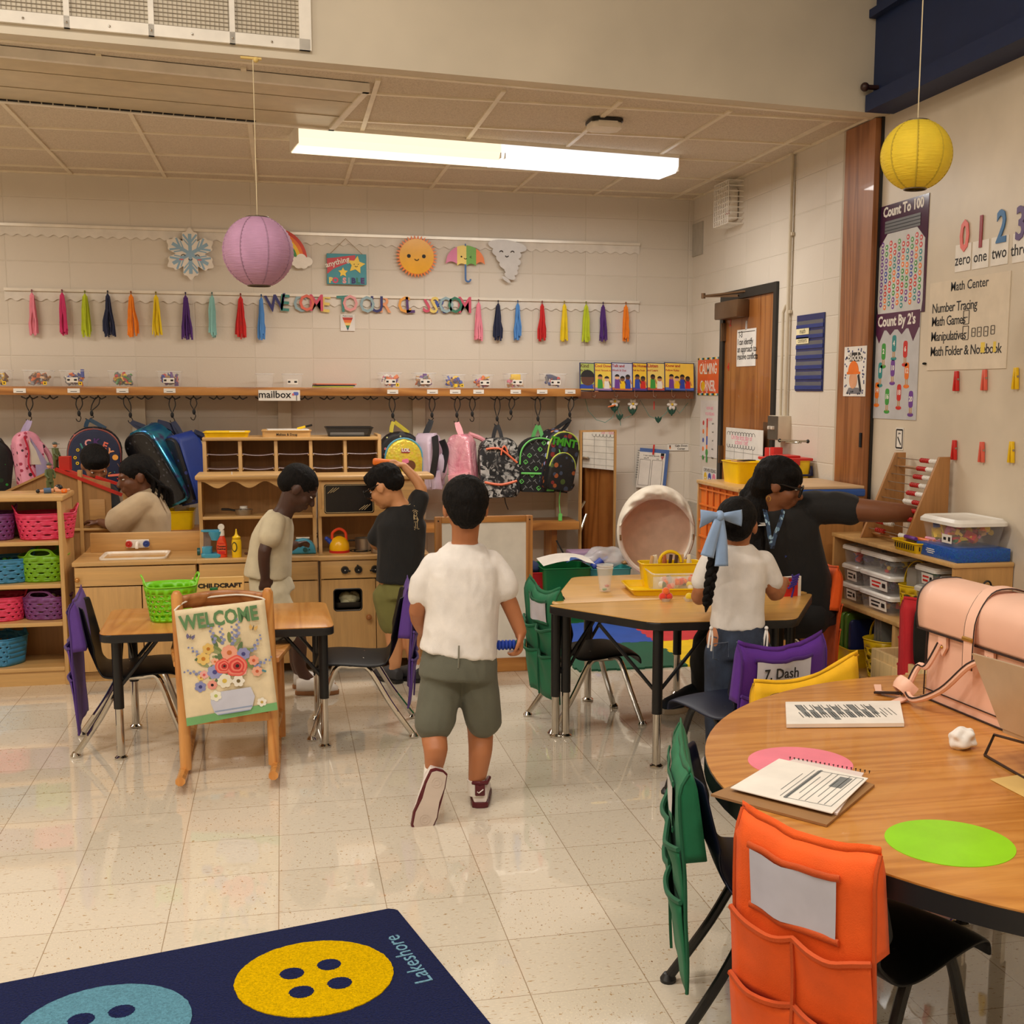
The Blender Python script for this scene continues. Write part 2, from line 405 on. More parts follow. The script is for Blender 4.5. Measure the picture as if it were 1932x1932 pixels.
for i in range(1,12): b.sph((-GL/2+i*(GL/12),-.019,.02),.005,8)
b.build('frame',r)
b = MB(mat('galvanised mesh',(150,138,118),.5))
n = int(GL/.0187)
for i in range(n): b.box((-GL/2+.04+(GL-.08)*i/(n-1),-.002,GH/2),(.0022,.004,GH-.06))
n = int(GH/.0187)
for i in range(n): b.box((0,-.002,.05+(GH-.09)*i/(n-1)),(GL-.06,.004,.0022))
b.build('wire_mesh',r,0)
MB(DARK).box((0,.004,GH/2),(GL-.03,.003,GH-.04)).build('backing',r)
# ceiling cassette air unit
zc = ZC-.03; q = [PZ(-160,87,zc),PZ(690,172,zc),PZ(625,243,zc),PZ(-160,176,zc)]; cc = sum(q,V())/4
r = thing('ceiling_air_unit','long cream metal air unit with a slotted edge set in the tiled ceiling','air conditioner',(cc.x,cc.y,zc))
CREAM = mat('cream enamel',(206,190,158),.32)
MB(CREAM).prism([(p.x,p.y) for p in q],zc,ZC+.004,bev=.004).build('panel',r,world=True)
b = MB(WHITE)
for i in range(4):
    p0,p1 = q[i],q[(i+1) % 4]; dv = (p1-p0).normalized(); L = (p1-p0).length
    b.at(frame((p0+p1)/2,dv,(0,0,1))).box((0,0,.012),(L+.03,.03,.04))
b.at(I4).build('frame',r,world=True)
b = MB(DARK); e0,e1 = q[3],q[2]; dv = (e1-e0); tv = (q[0]-q[3]).normalized()
for i in range(30):
    p = e0.lerp(e1,.03+.026*i)+tv*.03; b.at(frame(p,dv,(0,0,1))).box((0,0,-.001),(dv.length*.023,.022,.006))
b.at(I4); b.build('air_slot',r,world=True)
b = MB(mat('panel seam',(150,134,104),.5))
for k in (.35,.72): a_,b_ = q[3].lerp(q[0],k),q[2].lerp(q[1],k); b.tube([a_,b_],.003,4)
b.build('panel_seam',r,world=True)
# access point on the ceiling
p = PZ(1140,228,ZC); r = thing('wireless_access_point','square white access point with a dark rim on the ceiling tiles','access point',(p.x,p.y,ZC))
MB(BLACK).prism(rrect(.17,.17,.03),0,-.014).build('mount',r); MB(WHITE).prism(rrect(.16,.16,.03),-.014,-.045,bev=.012,seg=3).build('cover',r)
# paper lanterns
def lantern(px,py,Y,rad_,col,label,top,name):
    c = PY(px,py,Y); r = thing('paper_lantern',label,'lantern',tuple(c))
    t = NT(name); v = t.co(); t.set(Base_Color=t.ramp(t.noise(v,8,3),[(.3,vary(col,.94)),(.7,vary(col,1.04))]),Roughness=.75)
    t.bump(t.noise(t.co(scale=(1,1,9)),22,3),.5,.006); t.p.inputs['Subsurface Weight'].default_value = .15; t.p.inputs['Subsurface Radius'].default_value = (.03,.02,.02)
    prof = []; n = 44
    for i in range(n+1):
        a = -pi/2+.32+(pi-.64)*i/n; k = 1-.018*abs(sin(i*pi/2)) if i % 2 else 1.
        prof.append((rad_*cos(a)*k,rad_*sin(a)*k))
    b = MB(t.mat); N = 40
    b.loft([[(rr*cos(2*pi*j/N)*(1+.006*sin(j*1.7+i)),rr*sin(2*pi*j/N),z) for j in range(N)] for i,(rr,z) in enumerate(prof)],(0,0)); b.build('shade',r,smooth=180)
    b = MB(mat(name+' rib',vary(col,.8),.7))
    for k in range(8):
        a = 2*pi*k/8+.3; b.tube([(rr*cos(a)*1.003,rr*sin(a)*1.003,z) for rr,z in prof[1:-1:2]],.0035,5)
    b.build('seam_tape',r)
    b = MB(mat('lantern wire',(120,110,96),.4,metal=.8)); zt = prof[-1][1]; rr = prof[-1][0]
    for z_ in (prof[0][1],zt): b.tube([(rr*cos(a*pi/12),rr*sin(a*pi/12),z_) for a in range(24)],.003,6,closed=True)
    b.tube([(-rr,0,zt),(0,0,zt+.01),(rr,0,zt)],.002,5); b.build('wire_ring',r)
    MB(mat('cotton string',(222,206,168),.8)).tube([(0,0,zt),(0,0,top-c.z)],.0022,5).build('string',r)
    return c
lv = lantern(487,475,5.32,.149,(196,150,184),'lilac round paper lantern hanging on a string in front of the block wall',ZC-.01,'lilac paper')
lantern(1729,293,4.0,.1235,(240,208,52),'yellow round paper lantern hanging before the beige partition',4.4,'yellow paper')
b = MB(mat('yellowed string knot',(226,196,120),.8)).tube([lv+V((-.05,0,ZC-.012-lv.z)),lv+V((.035,.0,ZC-.014-lv.z))],.006,6).sph(lv+V((.012,0,ZC-.018-lv.z)),.012,8)
solo(b,'string_knot','short knotted piece of string tying the lilac lantern to the soffit edge','string',base=lv+V((0,0,ZC-.02-lv.z)))

# ------------------------------------------------------------------ decorations on the back wall
YW = YB-.004
def wx(px,py,d=.0): return PY(px,py,YW-d)
BORD = mat('white scalloped card',(226,218,206),.6)
def scallop(x0,x1,z,label,w=.072):
    r = thing('scalloped_border',label,'border strip',((x0+x1)/2,YW,z),0,'scalloped strips on the block wall')
    h = .062; n = int((x1-x0)/w); pts = [(x1,z),(x0,z)]
    for i in range(n*8+1):
        s_ = i/8; pts.append((x0+(x1-x0)*i/(n*8),z-h-.008*cos(2*pi*s_)))
    MB(BORD).prism(pts,0,.003,frame((0,YW-.001,0),(1,0,0),(0,-1,0))).build('scalloped_edge',r,world=True,smooth=0)
    MB(mat('aluminium map rail',(236,228,214),.3,metal=.2)).b2((x0,YW-.018,z-.006),(x1,YW,z+.012)).build('rail',r,world=True)
scallop(-3.2,2.556,2.526,'white scalloped border strip on a rail, upper of two on the block wall')
scallop(-1.733,2.556,2.116,'white scalloped border strip on a rail, lower one carrying the tassels')
TC = {'pink': (240,140,160),'magenta': (206,44,104),'lime': (190,204,30),'navy': (20,28,62),'orange': (248,136,20),'yellow': (238,206,12),'purple': (76,32,116),'aqua': (140,196,190),'red': (206,26,24),'blue': (78,140,210)}
def tassel(px,top,bot,w,col,label,rnd):
    p = wx(px,top,.03); L = (bot-top)*YB/F; rr = random.Random(rnd); W = w*YB/F*.62
    r = thing('tissue_tassel',label,'tassel',tuple(p),0,'tissue tassels along the lower strip')
    m_ = mat('tissue '+col,TC[col],.7,'cloth')
    b = MB(m_); b.sph((0,0,-.018),(.011,.009,.022),10)
    for k in range(22):
        a = rr.uniform(-1,1); y = rr.uniform(-.018,.018); l = L*rr.uniform(.86,1.03); x0 = a*.009; x1 = a*W*rr.uniform(.35,.62); wob = rr.uniform(-.006,.006)
        b.at(RZ(rr.uniform(-50,50)) if abs(a) < .3 else I4)
        b.strap([(x0,y*.4,-.012),(x0*1.6+wob,y,-l*.4),(x1,y*1.1,-l*.72),(x1+wob,y,-l)],rr.uniform(.007,.013),.0012,(0,1,0))
    b.at(I4); b.build('strips',r,smooth=0)
    b = MB(mat('tassel cord '+col,vary(TC[col],.6),.6)).tube([(0,.012,.022),(0,0,.012),(0,0,-.01)],.003,5).tube([(0.004*cos(a/8*2*pi),0,.018+.006*sin(a/8*2*pi)) for a in range(8)],.002,4,closed=True); b.build('cord',r)
for i,(px,top,bot,w,col,lb) in enumerate([
    (60,553,624,22,'pink','light pink tissue tassel, first of the row on the far left'),(117,553,624,20,'magenta','deep pink tissue tassel between the light pink and the lime one'),
    (160,555,627,18,'lime','thin lime tissue tassel beside the left navy one'),(203,555,627,28,'navy','thick navy tissue tassel left of the lilac lantern'),
    (247,556,628,26,'orange','orange tissue tassel between the left navy and yellow ones'),(294,557,627,20,'yellow','yellow tissue tassel between orange and purple under the snowflake'),
    (350,558,633,24,'purple','purple tissue tassel with stray side strips below the snowflake'),(400,558,632,18,'aqua','pale aqua tissue tassel below the lilac lantern'),
    (454,560,634,24,'red','red tissue tassel below the lilac lantern'),(493,562,635,22,'blue','blue tissue tassel just before the letters begin'),
    (903,571,642,24,'pink','pink tissue tassel just after the last letter'),(940,573,640,24,'navy','navy tissue tassel right of the letters'),
    (977,573,639,18,'blue','blue tissue tassel between navy and red on the right'),(1023,574,643,22,'red','red tissue tassel right of the letters'),
    (1065,574,643,20,'yellow','yellow tissue tassel between red and lime on the right'),(1106,575,644,20,'lime','lime tissue tassel between yellow and purple on the right'),
    (1138,576,643,20,'purple','purple tissue tassel next to the last one'),(1181,576,643,18,'orange','orange tissue tassel, last of the row on the right')]):
    tassel(px,top,bot,w,col,lb,i)
LC = {'navy': (52,52,112),'teal': (70,140,132),'grey': (150,178,186),'coral': (228,112,92),'rose': (214,82,110),'butter': (236,208,110),'pinkl': (232,160,160),'peach': (238,160,110),'amber': (238,166,70),'plum': (84,46,112),'royal': (60,84,168),'green': (52,122,96)}
for ch,px,py,col,tilt,word in [('W',521,573,'navy',-14,'WE'),('E',537,573,'teal',6,'WE'),('C',566,574,'grey',4,'COME'),('O',579,573,'coral',0,'COME'),('M',597,573,'rose',0,'COME'),('E',614,575,'butter',10,'COME'),
    ('T',647,575,'teal',-5,'TO'),('O',661,574,'pinkl',0,'TO'),('O',693,576,'grey',-6,'OUR'),('U',711,576,'navy',0,'OUR'),('R',726,576,'peach',2,'OUR'),('C',763,577,'amber',-10,'CL'),('L',773,577,'plum',-6,'CL'),
    ('S',806,576,'rose',10,'SSROOM'),('S',819,577,'butter',10,'SSROOM'),('R',830,577,'royal',2,'SSROOM'),('O',842,577,'grey',-6,'SSROOM'),('O',859,577,'green',-6,'SSROOM'),('M',877,577,'rose',0,'SSROOM')]:
    p = wx(px,py,.012+.0045*(px % 2 if ch != 'O' else 2)); b = MB(mat('card letter '+col,LC[col],.5))
    b.text(ch,.155,frame(p,(1,0,0),(0,-1,0)) @ RZ(-tilt*.6) @ S(.86,1,1),.004,.0025)
    nth = {('O',842): 'third last letter, pale blue ',('O',859): 'second last letter, green ',('S',806): 'red pink ',('S',819): 'butter yellow '}.get((ch,px),'')
    solo(b,'card_letter',f'{nth}{col if not nth else ""} card letter {ch} in the word {word} on the lower strip'.replace('  ',' '),'letter','card letters on the lower strip',base=p,smooth=20)
FW = (0,-1,0)
INK = mat('black ink',(26,22,22),.6)
def fr(px,py,d=.02): return frame(wx(px,py,d),(1,0,0),FW)
PXM = YB/F                                          # metres per pixel on the back wall
def smile(b,x,z,r,w=.0022):
    b.tube([(x+r*cos(rad(a)),z+r*sin(rad(a)),.0045) for a in range(200,341,20)],w,5)
def arch(b,x,z,r,w=.0022):
    b.tube([(x+r*cos(rad(a)),z+r*sin(rad(a)),.0045) for a in range(10,171,20)],w,5)
# snowflake
x_ = fr(359,479,.03); r = thing('snowflake_cutout','white and blue snowflake cutout with a smiling face on the upper strip','cutout',tuple(x_.translation))
PAPW = mat('glossy white card',(238,230,218),.35); SKYB = mat('pale blue print',(150,184,208),.4)
pts = []
for k in range(120):
    a = 2*pi*k/120; R_ = .146+.016*cos(6*a)+.008*cos(18*a)-.028*max(0,-cos(6*a))**2; pts.append((R_*cos(a+pi/2),R_*sin(a+pi/2)))
MB(PAPW).at(x_).prism(pts,-.002,.002).build('card',r,world=True)
b = MB(SKYB).at(x_)
for k in range(6):
    m_ = RZ(60*k); b.box((0,.065,.0028),(.022,.125,.001),x=None) if 0 else None
    for s_ in (0,-1,1):
        if s_ == 0: b.at(x_ @ m_).box((0,.065,.0026+.0002*k),(.022,.13,.0015))
        else:
            b.at(x_ @ m_ @ T(0,.07,0) @ RZ(38*s_)).box((0,.036,.0022),(.013,.07,.0015)); b.at(x_ @ m_ @ T(0,.045,0) @ RZ(40*s_)).box((0,.036,.0021),(.008,.06,.0015))
b.build('printed_arms',r,world=True)
b = MB(INK).at(x_); arch(b,-.045,-.018,.013); arch(b,.045,-.018,.013); smile(b,0,-.028,.013); b.m(mat('blush',(224,110,110),.5))
for s_ in (-1,1): b.box((s_*.058,-.038,.004),(.026,.008,.001))
b.build('face',r,world=True)
# rainbow with clouds, half behind the lantern
x_ = fr(521,475,.03); r = thing('rainbow_cutout','rainbow cutout with white clouds, half hidden behind the lilac lantern','cutout',tuple(x_.translation)); b = MB(); b.at(x_)
for k,c_ in enumerate([(206,56,30),(236,120,30),(244,196,40),(60,140,70),(50,100,160)]):
    o_,i_ = .205-.022*k,.205-.022*(k+1); b.m(mat('rainbow band %d' % k,c_,.4)).prism(arc(0,-.05,o_,0,180,20)+arc(0,-.05,i_,180,0,20),-.002,.002)
b.build('bands',r,world=True); b = MB(PAPW).at(x_)
for s_ in (-1,1):
    for dx,dy,rr in ((-.045,0,.03),(0,.015,.036),(.045,0,.03),(.015,-.018,.03),(-.02,-.018,.03)): b.at(x_ @ T(s_*.165+dx,-.06+dy,.002)).cyl((0,0,0),(0,0,.004+dx*.02+dy*.03),rr,n=18)
b.build('cloud',r,world=True)
# sun
x_ = fr(786,484,.03); r = thing('sun_cutout','smiling yellow sun cutout with orange rays on the upper strip','cutout',tuple(x_.translation))
pts = []; n = 36
for k in range(n*2): rr = .146 if k % 2 else .117; a = pi*k/n; pts.append((rr*cos(a),rr*sin(a)))
MB(mat('orange sun rays',(240,128,40),.3)).at(x_).prism(pts,-.002,.002).build('rays',r,world=True,smooth=0)
MB(mat('yellow sun disc',(244,178,38),.22)).at(x_).prism(arc(0,0,.119,0,354,59),.002,.0045).build('disc',r,world=True)
b = MB(INK).at(x_ @ T(0,0,.004))
for s_ in (-1,1): b.prism(arc(s_*.052-.002,.002,.013,0,345,23),.0005,.002)
smile(b,0,-.012,.015,.003); b.build('face',r,world=True)
# umbrella
x_ = fr(878,485,.03); r = thing('umbrella_cutout','winking striped umbrella cutout with a blue handle on the upper strip','cutout',tuple(x_.translation)); b = MB()
b.at(x_); W_ = .138
def uy(u): return -.045+.125*sqrt(max(0,1-(u)**2))
for k,c_ in enumerate([(226,128,170),(244,214,110),(112,174,60),(240,128,48)]):
    u0,u1 = [-1,-.42,.05,.55,1][k:k+2]; top = [(W_*(u0+(u1-u0)*i/8),uy(u0+(u1-u0)*i/8)) for i in range(9)]
    bt = [(W_*(u1+(u0-u1)*i/8),-.048+.016*sin(pi*i/8)-(.012 if k in (1,2) else 0)*1) for i in range(9)]
    b.m(mat('umbrella panel %d' % k,c_,.4)).prism(top+bt,-.002,.002)
b.build('canopy',r,world=True,smooth=0); b = MB(mat('blue umbrella handle',(90,130,190),.4)).at(x_)
b.tube([(0,-.05,.002)]+[(0,-.1-.02*i,.002) for i in range(3)]+[(.018+.018*cos(rad(a)),-.15+.018*sin(rad(a)),.002) for a in range(200,361,20)],.007,6).tube([(0,.075,.002),(0,.09,.002)],.005,6); b.build('handle',r,world=True)
b = MB(INK).at(x_ @ T(0,0,.001)).prism(arc(-.028,.002,.006,0,330,11),.001,.002); smile(b,0,-.004,.01); b.tube([(.042,.008,.003),(.03,.001,.003),(.042,-.005,.003)],.002,5); b.build('face',r,world=True)
# tornado
x_ = fr(956,492,.03); r = thing('tornado_cutout','grey white smiling whirlwind cutout at the right end of the upper strip','cutout',tuple(x_.translation))
b = MB(mat('pearl grey card',(210,206,202),.28));
for k,(dx,dz,ww,hh,tl) in enumerate([(.005,.1,.138,.042,-6),(0,.052,.105,.045,-8),(.012,.005,.09,.04,-12),(.015,-.035,.07,.034,-14),(.03,-.07,.05,.028,-18),(.022,-.105,.042,.022,-25),(-.005,-.13,.036,.012,-35)]):
    b.at(x_ @ T(dx,dz,.0012*k) @ RZ(tl)).prism(arc(0,0,ww,0,350,35,hh),-.002,.002)
b.build('swirl',r,world=True); b = MB(INK).at(x_ @ T(0,.05,.006)); arch(b,-.04,.005,.012,.003); arch(b,.04,.005,.012,.003); smile(b,0,-.012,.012,.003); b.build('face',r,world=True)
# hanging plaque
x_ = fr(654,508,.02); r = thing('wall_plaque','teal plaque with a red banner and yellow stars hung from a cord','plaque',tuple(x_.translation))
b = MB(mat('teal plaque board',(70,150,164),.5)).at(x_).box((0,0,0),(.268,.205,.012),.003)
b.m(mat('plaque red banner',(206,72,80),.5)).prism([(-.132,-.035),(-.09,.0),(-.02,.03),(.06,.06),(.06,.095),(-.02,.085),(-.08,.075),(-.132,.07)],.006,.0075)
def star(b,cx,cy,R,x,z=.008,a0=90):
    b.at(x).prism([((R if k % 2 == 0 else R*.5)*cos(rad(a0+36*k))+cx,(R if k % 2 == 0 else R*.5)*sin(rad(a0+36*k))+cy) for k in range(10)],z,z+.002)
b.m(mat('plaque star yellow',(244,206,70),.4)); star(b,.065,.03,.062,x_,a0=80); star(b,-.025,-.022,.034,x_)
b.m(INK).text('is',.045,x_ @ T(-.025,-.024,.0105),.001)
for s_ in (-1,1): b.prism(arc(.065+s_*.014,.034,.003,0,300,6),.0105,.0115,)
b.at(x_ @ T(0,0,.007)); smile(b,.065,.026,.01,.0015)
b.at(x_); b.m(WHITE).text('anything',.05,T(-.062,.045,.009) @ RZ(16),.001,.001)
for i,(ch,c_) in enumerate(zip('POSSIBLE',['butter','rose','teal','pinkl','grey','navy','green','plum'])): b.m(mat('card letter '+c_,LC[c_],.5)).text(ch,.05,T(-.108+.0305*i,-.078,.0065),.001,.003)
b.build('board',r,world=True,smooth=0)
MB(mat('jute cord',(160,132,92),.9)).at(x_).tube([(-.11,.1,0),(-.004,.205,0),(.11,.1,0)],.002,5).build('cord',r,world=True)
# small sleeve with a paper triangle
x_ = fr(656,609,.004); b = MB(mat('clear plastic sleeve paper',(230,226,220),.3)).at(x_).box((0,0,0),(.098,.112,.003))
for k,c_ in enumerate([(190,60,50),(236,120,50),(240,200,110),(60,130,90),(40,70,110)]):
    y0,y1 = .036-.018*k,.036-.018*(k+1); w0,w1 = .036*(y0+.054)/.09,.036*(y1+.054)/.09; b.m(mat('triangle band %d' % k,c_,.5)).prism([(-w0,y0),(w0,y0),(w1+1e-4,y1),(-w1-1e-4,y1)],.0016,.0026)
b.m(INK).text('Made it here',.013,T(0,.046,.0018),.0006)
solo(b,'paper_badge','small white square badge with a striped triangle below the plaque','badge',base=x_.translation,smooth=0)
# strobe cage, vent opening, conduit and switch box on the right wall
p = PX(1374,386,XW-.06); r = thing('caged_alarm','small white alarm light behind a wire cage high on the side wall','alarm',tuple(p))
b = MB(GRIL); x_ = frame(p,(0,-1,0),(-1,0,0))
for i in range(9): b.at(x_).tube([(-.13+.0325*i,-.135,-.055),(-.13+.0325*i,-.135,.05),(-.13+.0325*i,.135,.05),(-.13+.0325*i,.135,-.055)],.0035,5)
for i in range(9): b.tube([(-.13,-.135+.034*i,-.055),(-.13,-.135+.034*i,.05),(.13,-.135+.034*i,.05),(.13,-.135+.034*i,-.055)],.0035,5)
b.build('wire_cage',r,world=True)
b = MB(WHITE).at(x_).box((-.02,0,-.03),(.12,.2,.05),.01).m(mat('strobe lens',(220,214,206),.1)).box((-.02,.03,.005),(.09,.06,.03),.01).m(mat('alarm red',(170,60,60),.4)).box((-.02,-.05,-.002),(.06,.02,.004)); b.build('alarm_body',r,world=True)
p = PX(1313,452,XW-.01); struct(MB(mat('grey recess',(176,168,154),.6)).b2((p.x-.0,p.y-.13,p.z-.115),(p.x+.02,p.y+.13,p.z+.115)),'trim_7')
PIPE = mat('painted conduit',(206,194,172),.45)
c0,c1_ = PX(1494,290,XW-.02),PX(1482,790,XW-.02); c0.y = c1_.y = (c0.y+c1_.y)/2
b = MB(PIPE).cyl((c0.x,c0.y,ZC),(c0.x,c0.y,c1_.z),.012)
for z_ in (1.95,2.4): b.box((c0.x+.008,c0.y,z_),(.02,.05,.02),.003)
solo(b,'conduit_pipe','thin painted conduit running down the side wall right of the door','pipe',base=(c0.x,c0.y,c1_.z))
b = MB(PIPE).cyl((c0.x,c0.y+.07,1.95),(c0.x,c0.y+.07,c1_.z),.009).tube([(c0.x,c0.y+.07,1.9),(c0.x,c0.y+.07,1.95),(c0.x,c0.y+.03,1.99)],.009)
solo(b,'conduit_pipe','short conduit branch beside the long pipe above the switch box','pipe',base=(c0.x,c0.y+.07,c1_.z))
p = PX(1471,807,XW-.04); r = thing('switch_box','square cream switch box with steel plate and two toggles beside the door','switch',tuple(p))
MB(PIPE).box(p,(.085,.15,.145),.005).build('box',r,world=True); MB(mat('steel switch plate',(120,112,102),.35,metal=.7)).box(p+V((-.045,.0,0)),(.004,.145,.14)).build('face_plate',r,world=True)
b = MB(WHITE)
for s_ in (-.025,.025): b.box(p+V((-.055,s_,0)),(.025,.012,.02),.003)
b.build('toggle',r,world=True)
# ------------------------------------------------------------------ coat rack shelf along the back wall
OAK = oak_mat('golden oak',(150,94,40),(184,122,58),(204,142,72),'x',1.4)
OAKZ = oak_mat('golden oak upright',(150,94,40),(184,122,58),(204,142,72),'z',1.4)
YS = 8.2; SZ = 1.495
r = thing('coat_rack_shelf','long oak shelf with black coat hooks under it on the block wall','shelf',(-.6,YS,1.44))
MB(OAK).b2((-3.4,YS,SZ-.055),(2.06,YB,SZ),.003).build('shelf_board',r,world=True)
HX = [56,94,150,185,237,273,325,365,409,452,496,575,617,656,699,739,784,815,863,891,938,966,1014,1078]
hooks = {}
HKM = mat('black coated hook',(24,22,22),.35)
hb = None
for px in [-25]+HX:
    p = PY(px,747,YS+.045); x = p.x; b = MB(HKM); zt = SZ-.055
    b.tube([(x,p.y,zt),(x,p.y,zt-.012)],.006,6)
    for s_ in (-1,1): b.tube(bez([(x,p.y,zt-.008),(x+s_*.018,p.y,zt-.024),(x+s_*.034,p.y-.004,zt-.018),(x+s_*.05,p.y-.006,zt-.004-.006)],4),.0042,6)
    b.build('coat_hook',r,world=True); hooks[px] = V((x,p.y,zt-.02))
for px in (262,537,790,1060):
    p = PY(px,780,YB-.03); w = .075; q = MB(WALLP); q.b2((p.x-w/2-.006,YB-.05,.57),(p.x+w/2+.006,YB,SZ-.055)); q.build('support_board',r,world=True)
# name tags stuck on the shelf edge
TAGM = mat('white sticker',(236,230,220),.45)
for i,(px,lb) in enumerate([(37,'white blank name tag on the shelf edge above the far left backpack'),(139,'white name tag on the shelf edge left of the black lettered backpack'),(231,'white name tag on the shelf edge above the shiny blue backpack'),(320,'white name tag on the shelf edge above the plain blue backpack'),
    (741,'white name tag on the shelf edge above the yellow sequin backpack'),(816,'white name tag on the shelf edge above the lilac backpack'),(859,'white name tag on the shelf edge above the shiny pink backpack'),(903,'white name tag on the shelf edge between the pink and camouflage backpacks'),(973,'white name tag on the shelf edge right of the camouflage backpack'),(1023,'torn white name tag on the shelf edge above the pickaxe print backpack'),(1076,'white name tag at the right end of the shelf edge')]):
    p = PY(px,737 if px < 400 else 739,YS-.002); w = .074
    b = MB(TAGM).b2((p.x-w/2,YS-.003,p.z-.014),(p.x+w/2,YS,p.z+.014)).m(INK).b2((p.x-.02,YS-.0034,p.z-.007),(p.x+.02,YS-.003,p.z-.003))
    solo(b,'name_tag',lb,'name tag','name tags on the shelf edge',base=p)
p = PY(527,746,YS-.004); b = MB(TAGM).box((p.x,YS-.004,p.z),(.27,.004,.07)); x_ = frame((p.x,YS-.0062,p.z),(1,0,0),FW)
b.m(INK).text('mailbox',.066,x_ @ T(-.03,.004,0),.0008,.001)
b.m(mat('mailbox picture blue',(90,110,190),.5)).at(x_).prism(rrect(.034,.022,.008),0,.001,T(.108,.012,0)).m(INK).box((.112,-.016,.0006),(.004,.034,.001)).m(mat('blush',(224,110,110),.5)).box((.09,.006,.0008),(.012,.014,.001))
solo(b,'mailbox_sign','white sign reading mailbox hung over the shelf edge','sign',base=p,smooth=0)
# clear bins on the shelf
CLEAR = mat('clear plastic',(250,250,250),.08,trans=.0,alpha=.07,spec=.6)
CLEARR = mat('clear plastic rim',(246,246,244),.15,alpha=.35,spec=.6)
JUNK = {k: mat('bright plastic '+k,c,.4) for k,c in dict(red=(206,40,34),blue=(40,70,170),yellow=(240,196,20),green=(60,150,60),orange=(240,120,30),white=(232,228,220),purple=(110,60,150),tan=(196,150,96),teal=(40,140,140),pink=(236,130,160),grey=(120,120,126),brown=(110,66,40)).items()}
def tub(r,w,d,h,tw=1.14,mt=None,rim=None,th=.0025):
    """open tub, base at local z=0, centred"""
    mt = mt or CLEAR; rim = rim or CLEARR
    o = [[(x,y,z) for x,y in rrect(w*k,d*k,.02,3)] for k,z in ((1,0),(tw,h))]
    i_ = [[(x,y,z) for x,y in rrect(w*k-2*th,d*k-2*th,.018,3)] for k,z in ((tw,h),(1,th))]
    MB(mt).loft(o+i_,(1,1)).build('tub',r)
    MB(rim).tube([(x,y,h) for x,y in rrect(w*tw+.006,d*tw+.006,.022,3)],.0035,6,closed=True).build('rim',r)
def junk(b,w,d,h,n,cols,rnd,z0=.004,s=.02):
    rr = random.Random(rnd)
    for k in range(n):
        b.m(JUNK[rr.choice(cols)]); sz = s*rr.uniform(.6,1.3); x,y = rr.uniform(-.5,.5)*(w-s*2),rr.uniform(-.5,.5)*(d-s*2)
        z = z0+sz*.6+(h-z0)*rr.random()*(1-.9*max(abs(x)/w,abs(y)/d))
        ro = Mx.Rotation(rr.uniform(0,6),4,V((rr.random()-.5,rr.random()-.5,rr.random()-.5)).normalized())
        k_ = rr.random()
        if k_ < .35: b.box((x,y,z),(sz*1.3,sz,sz*.6),x=ro)
        elif k_ < .6: b.sph((x,y,z),(sz*.6,sz*.6,sz*.6),8)
        else: b.box((x,y,z),(sz*2,sz*.6,sz*.35),x=ro)
    return b
ALLC = list(JUNK)
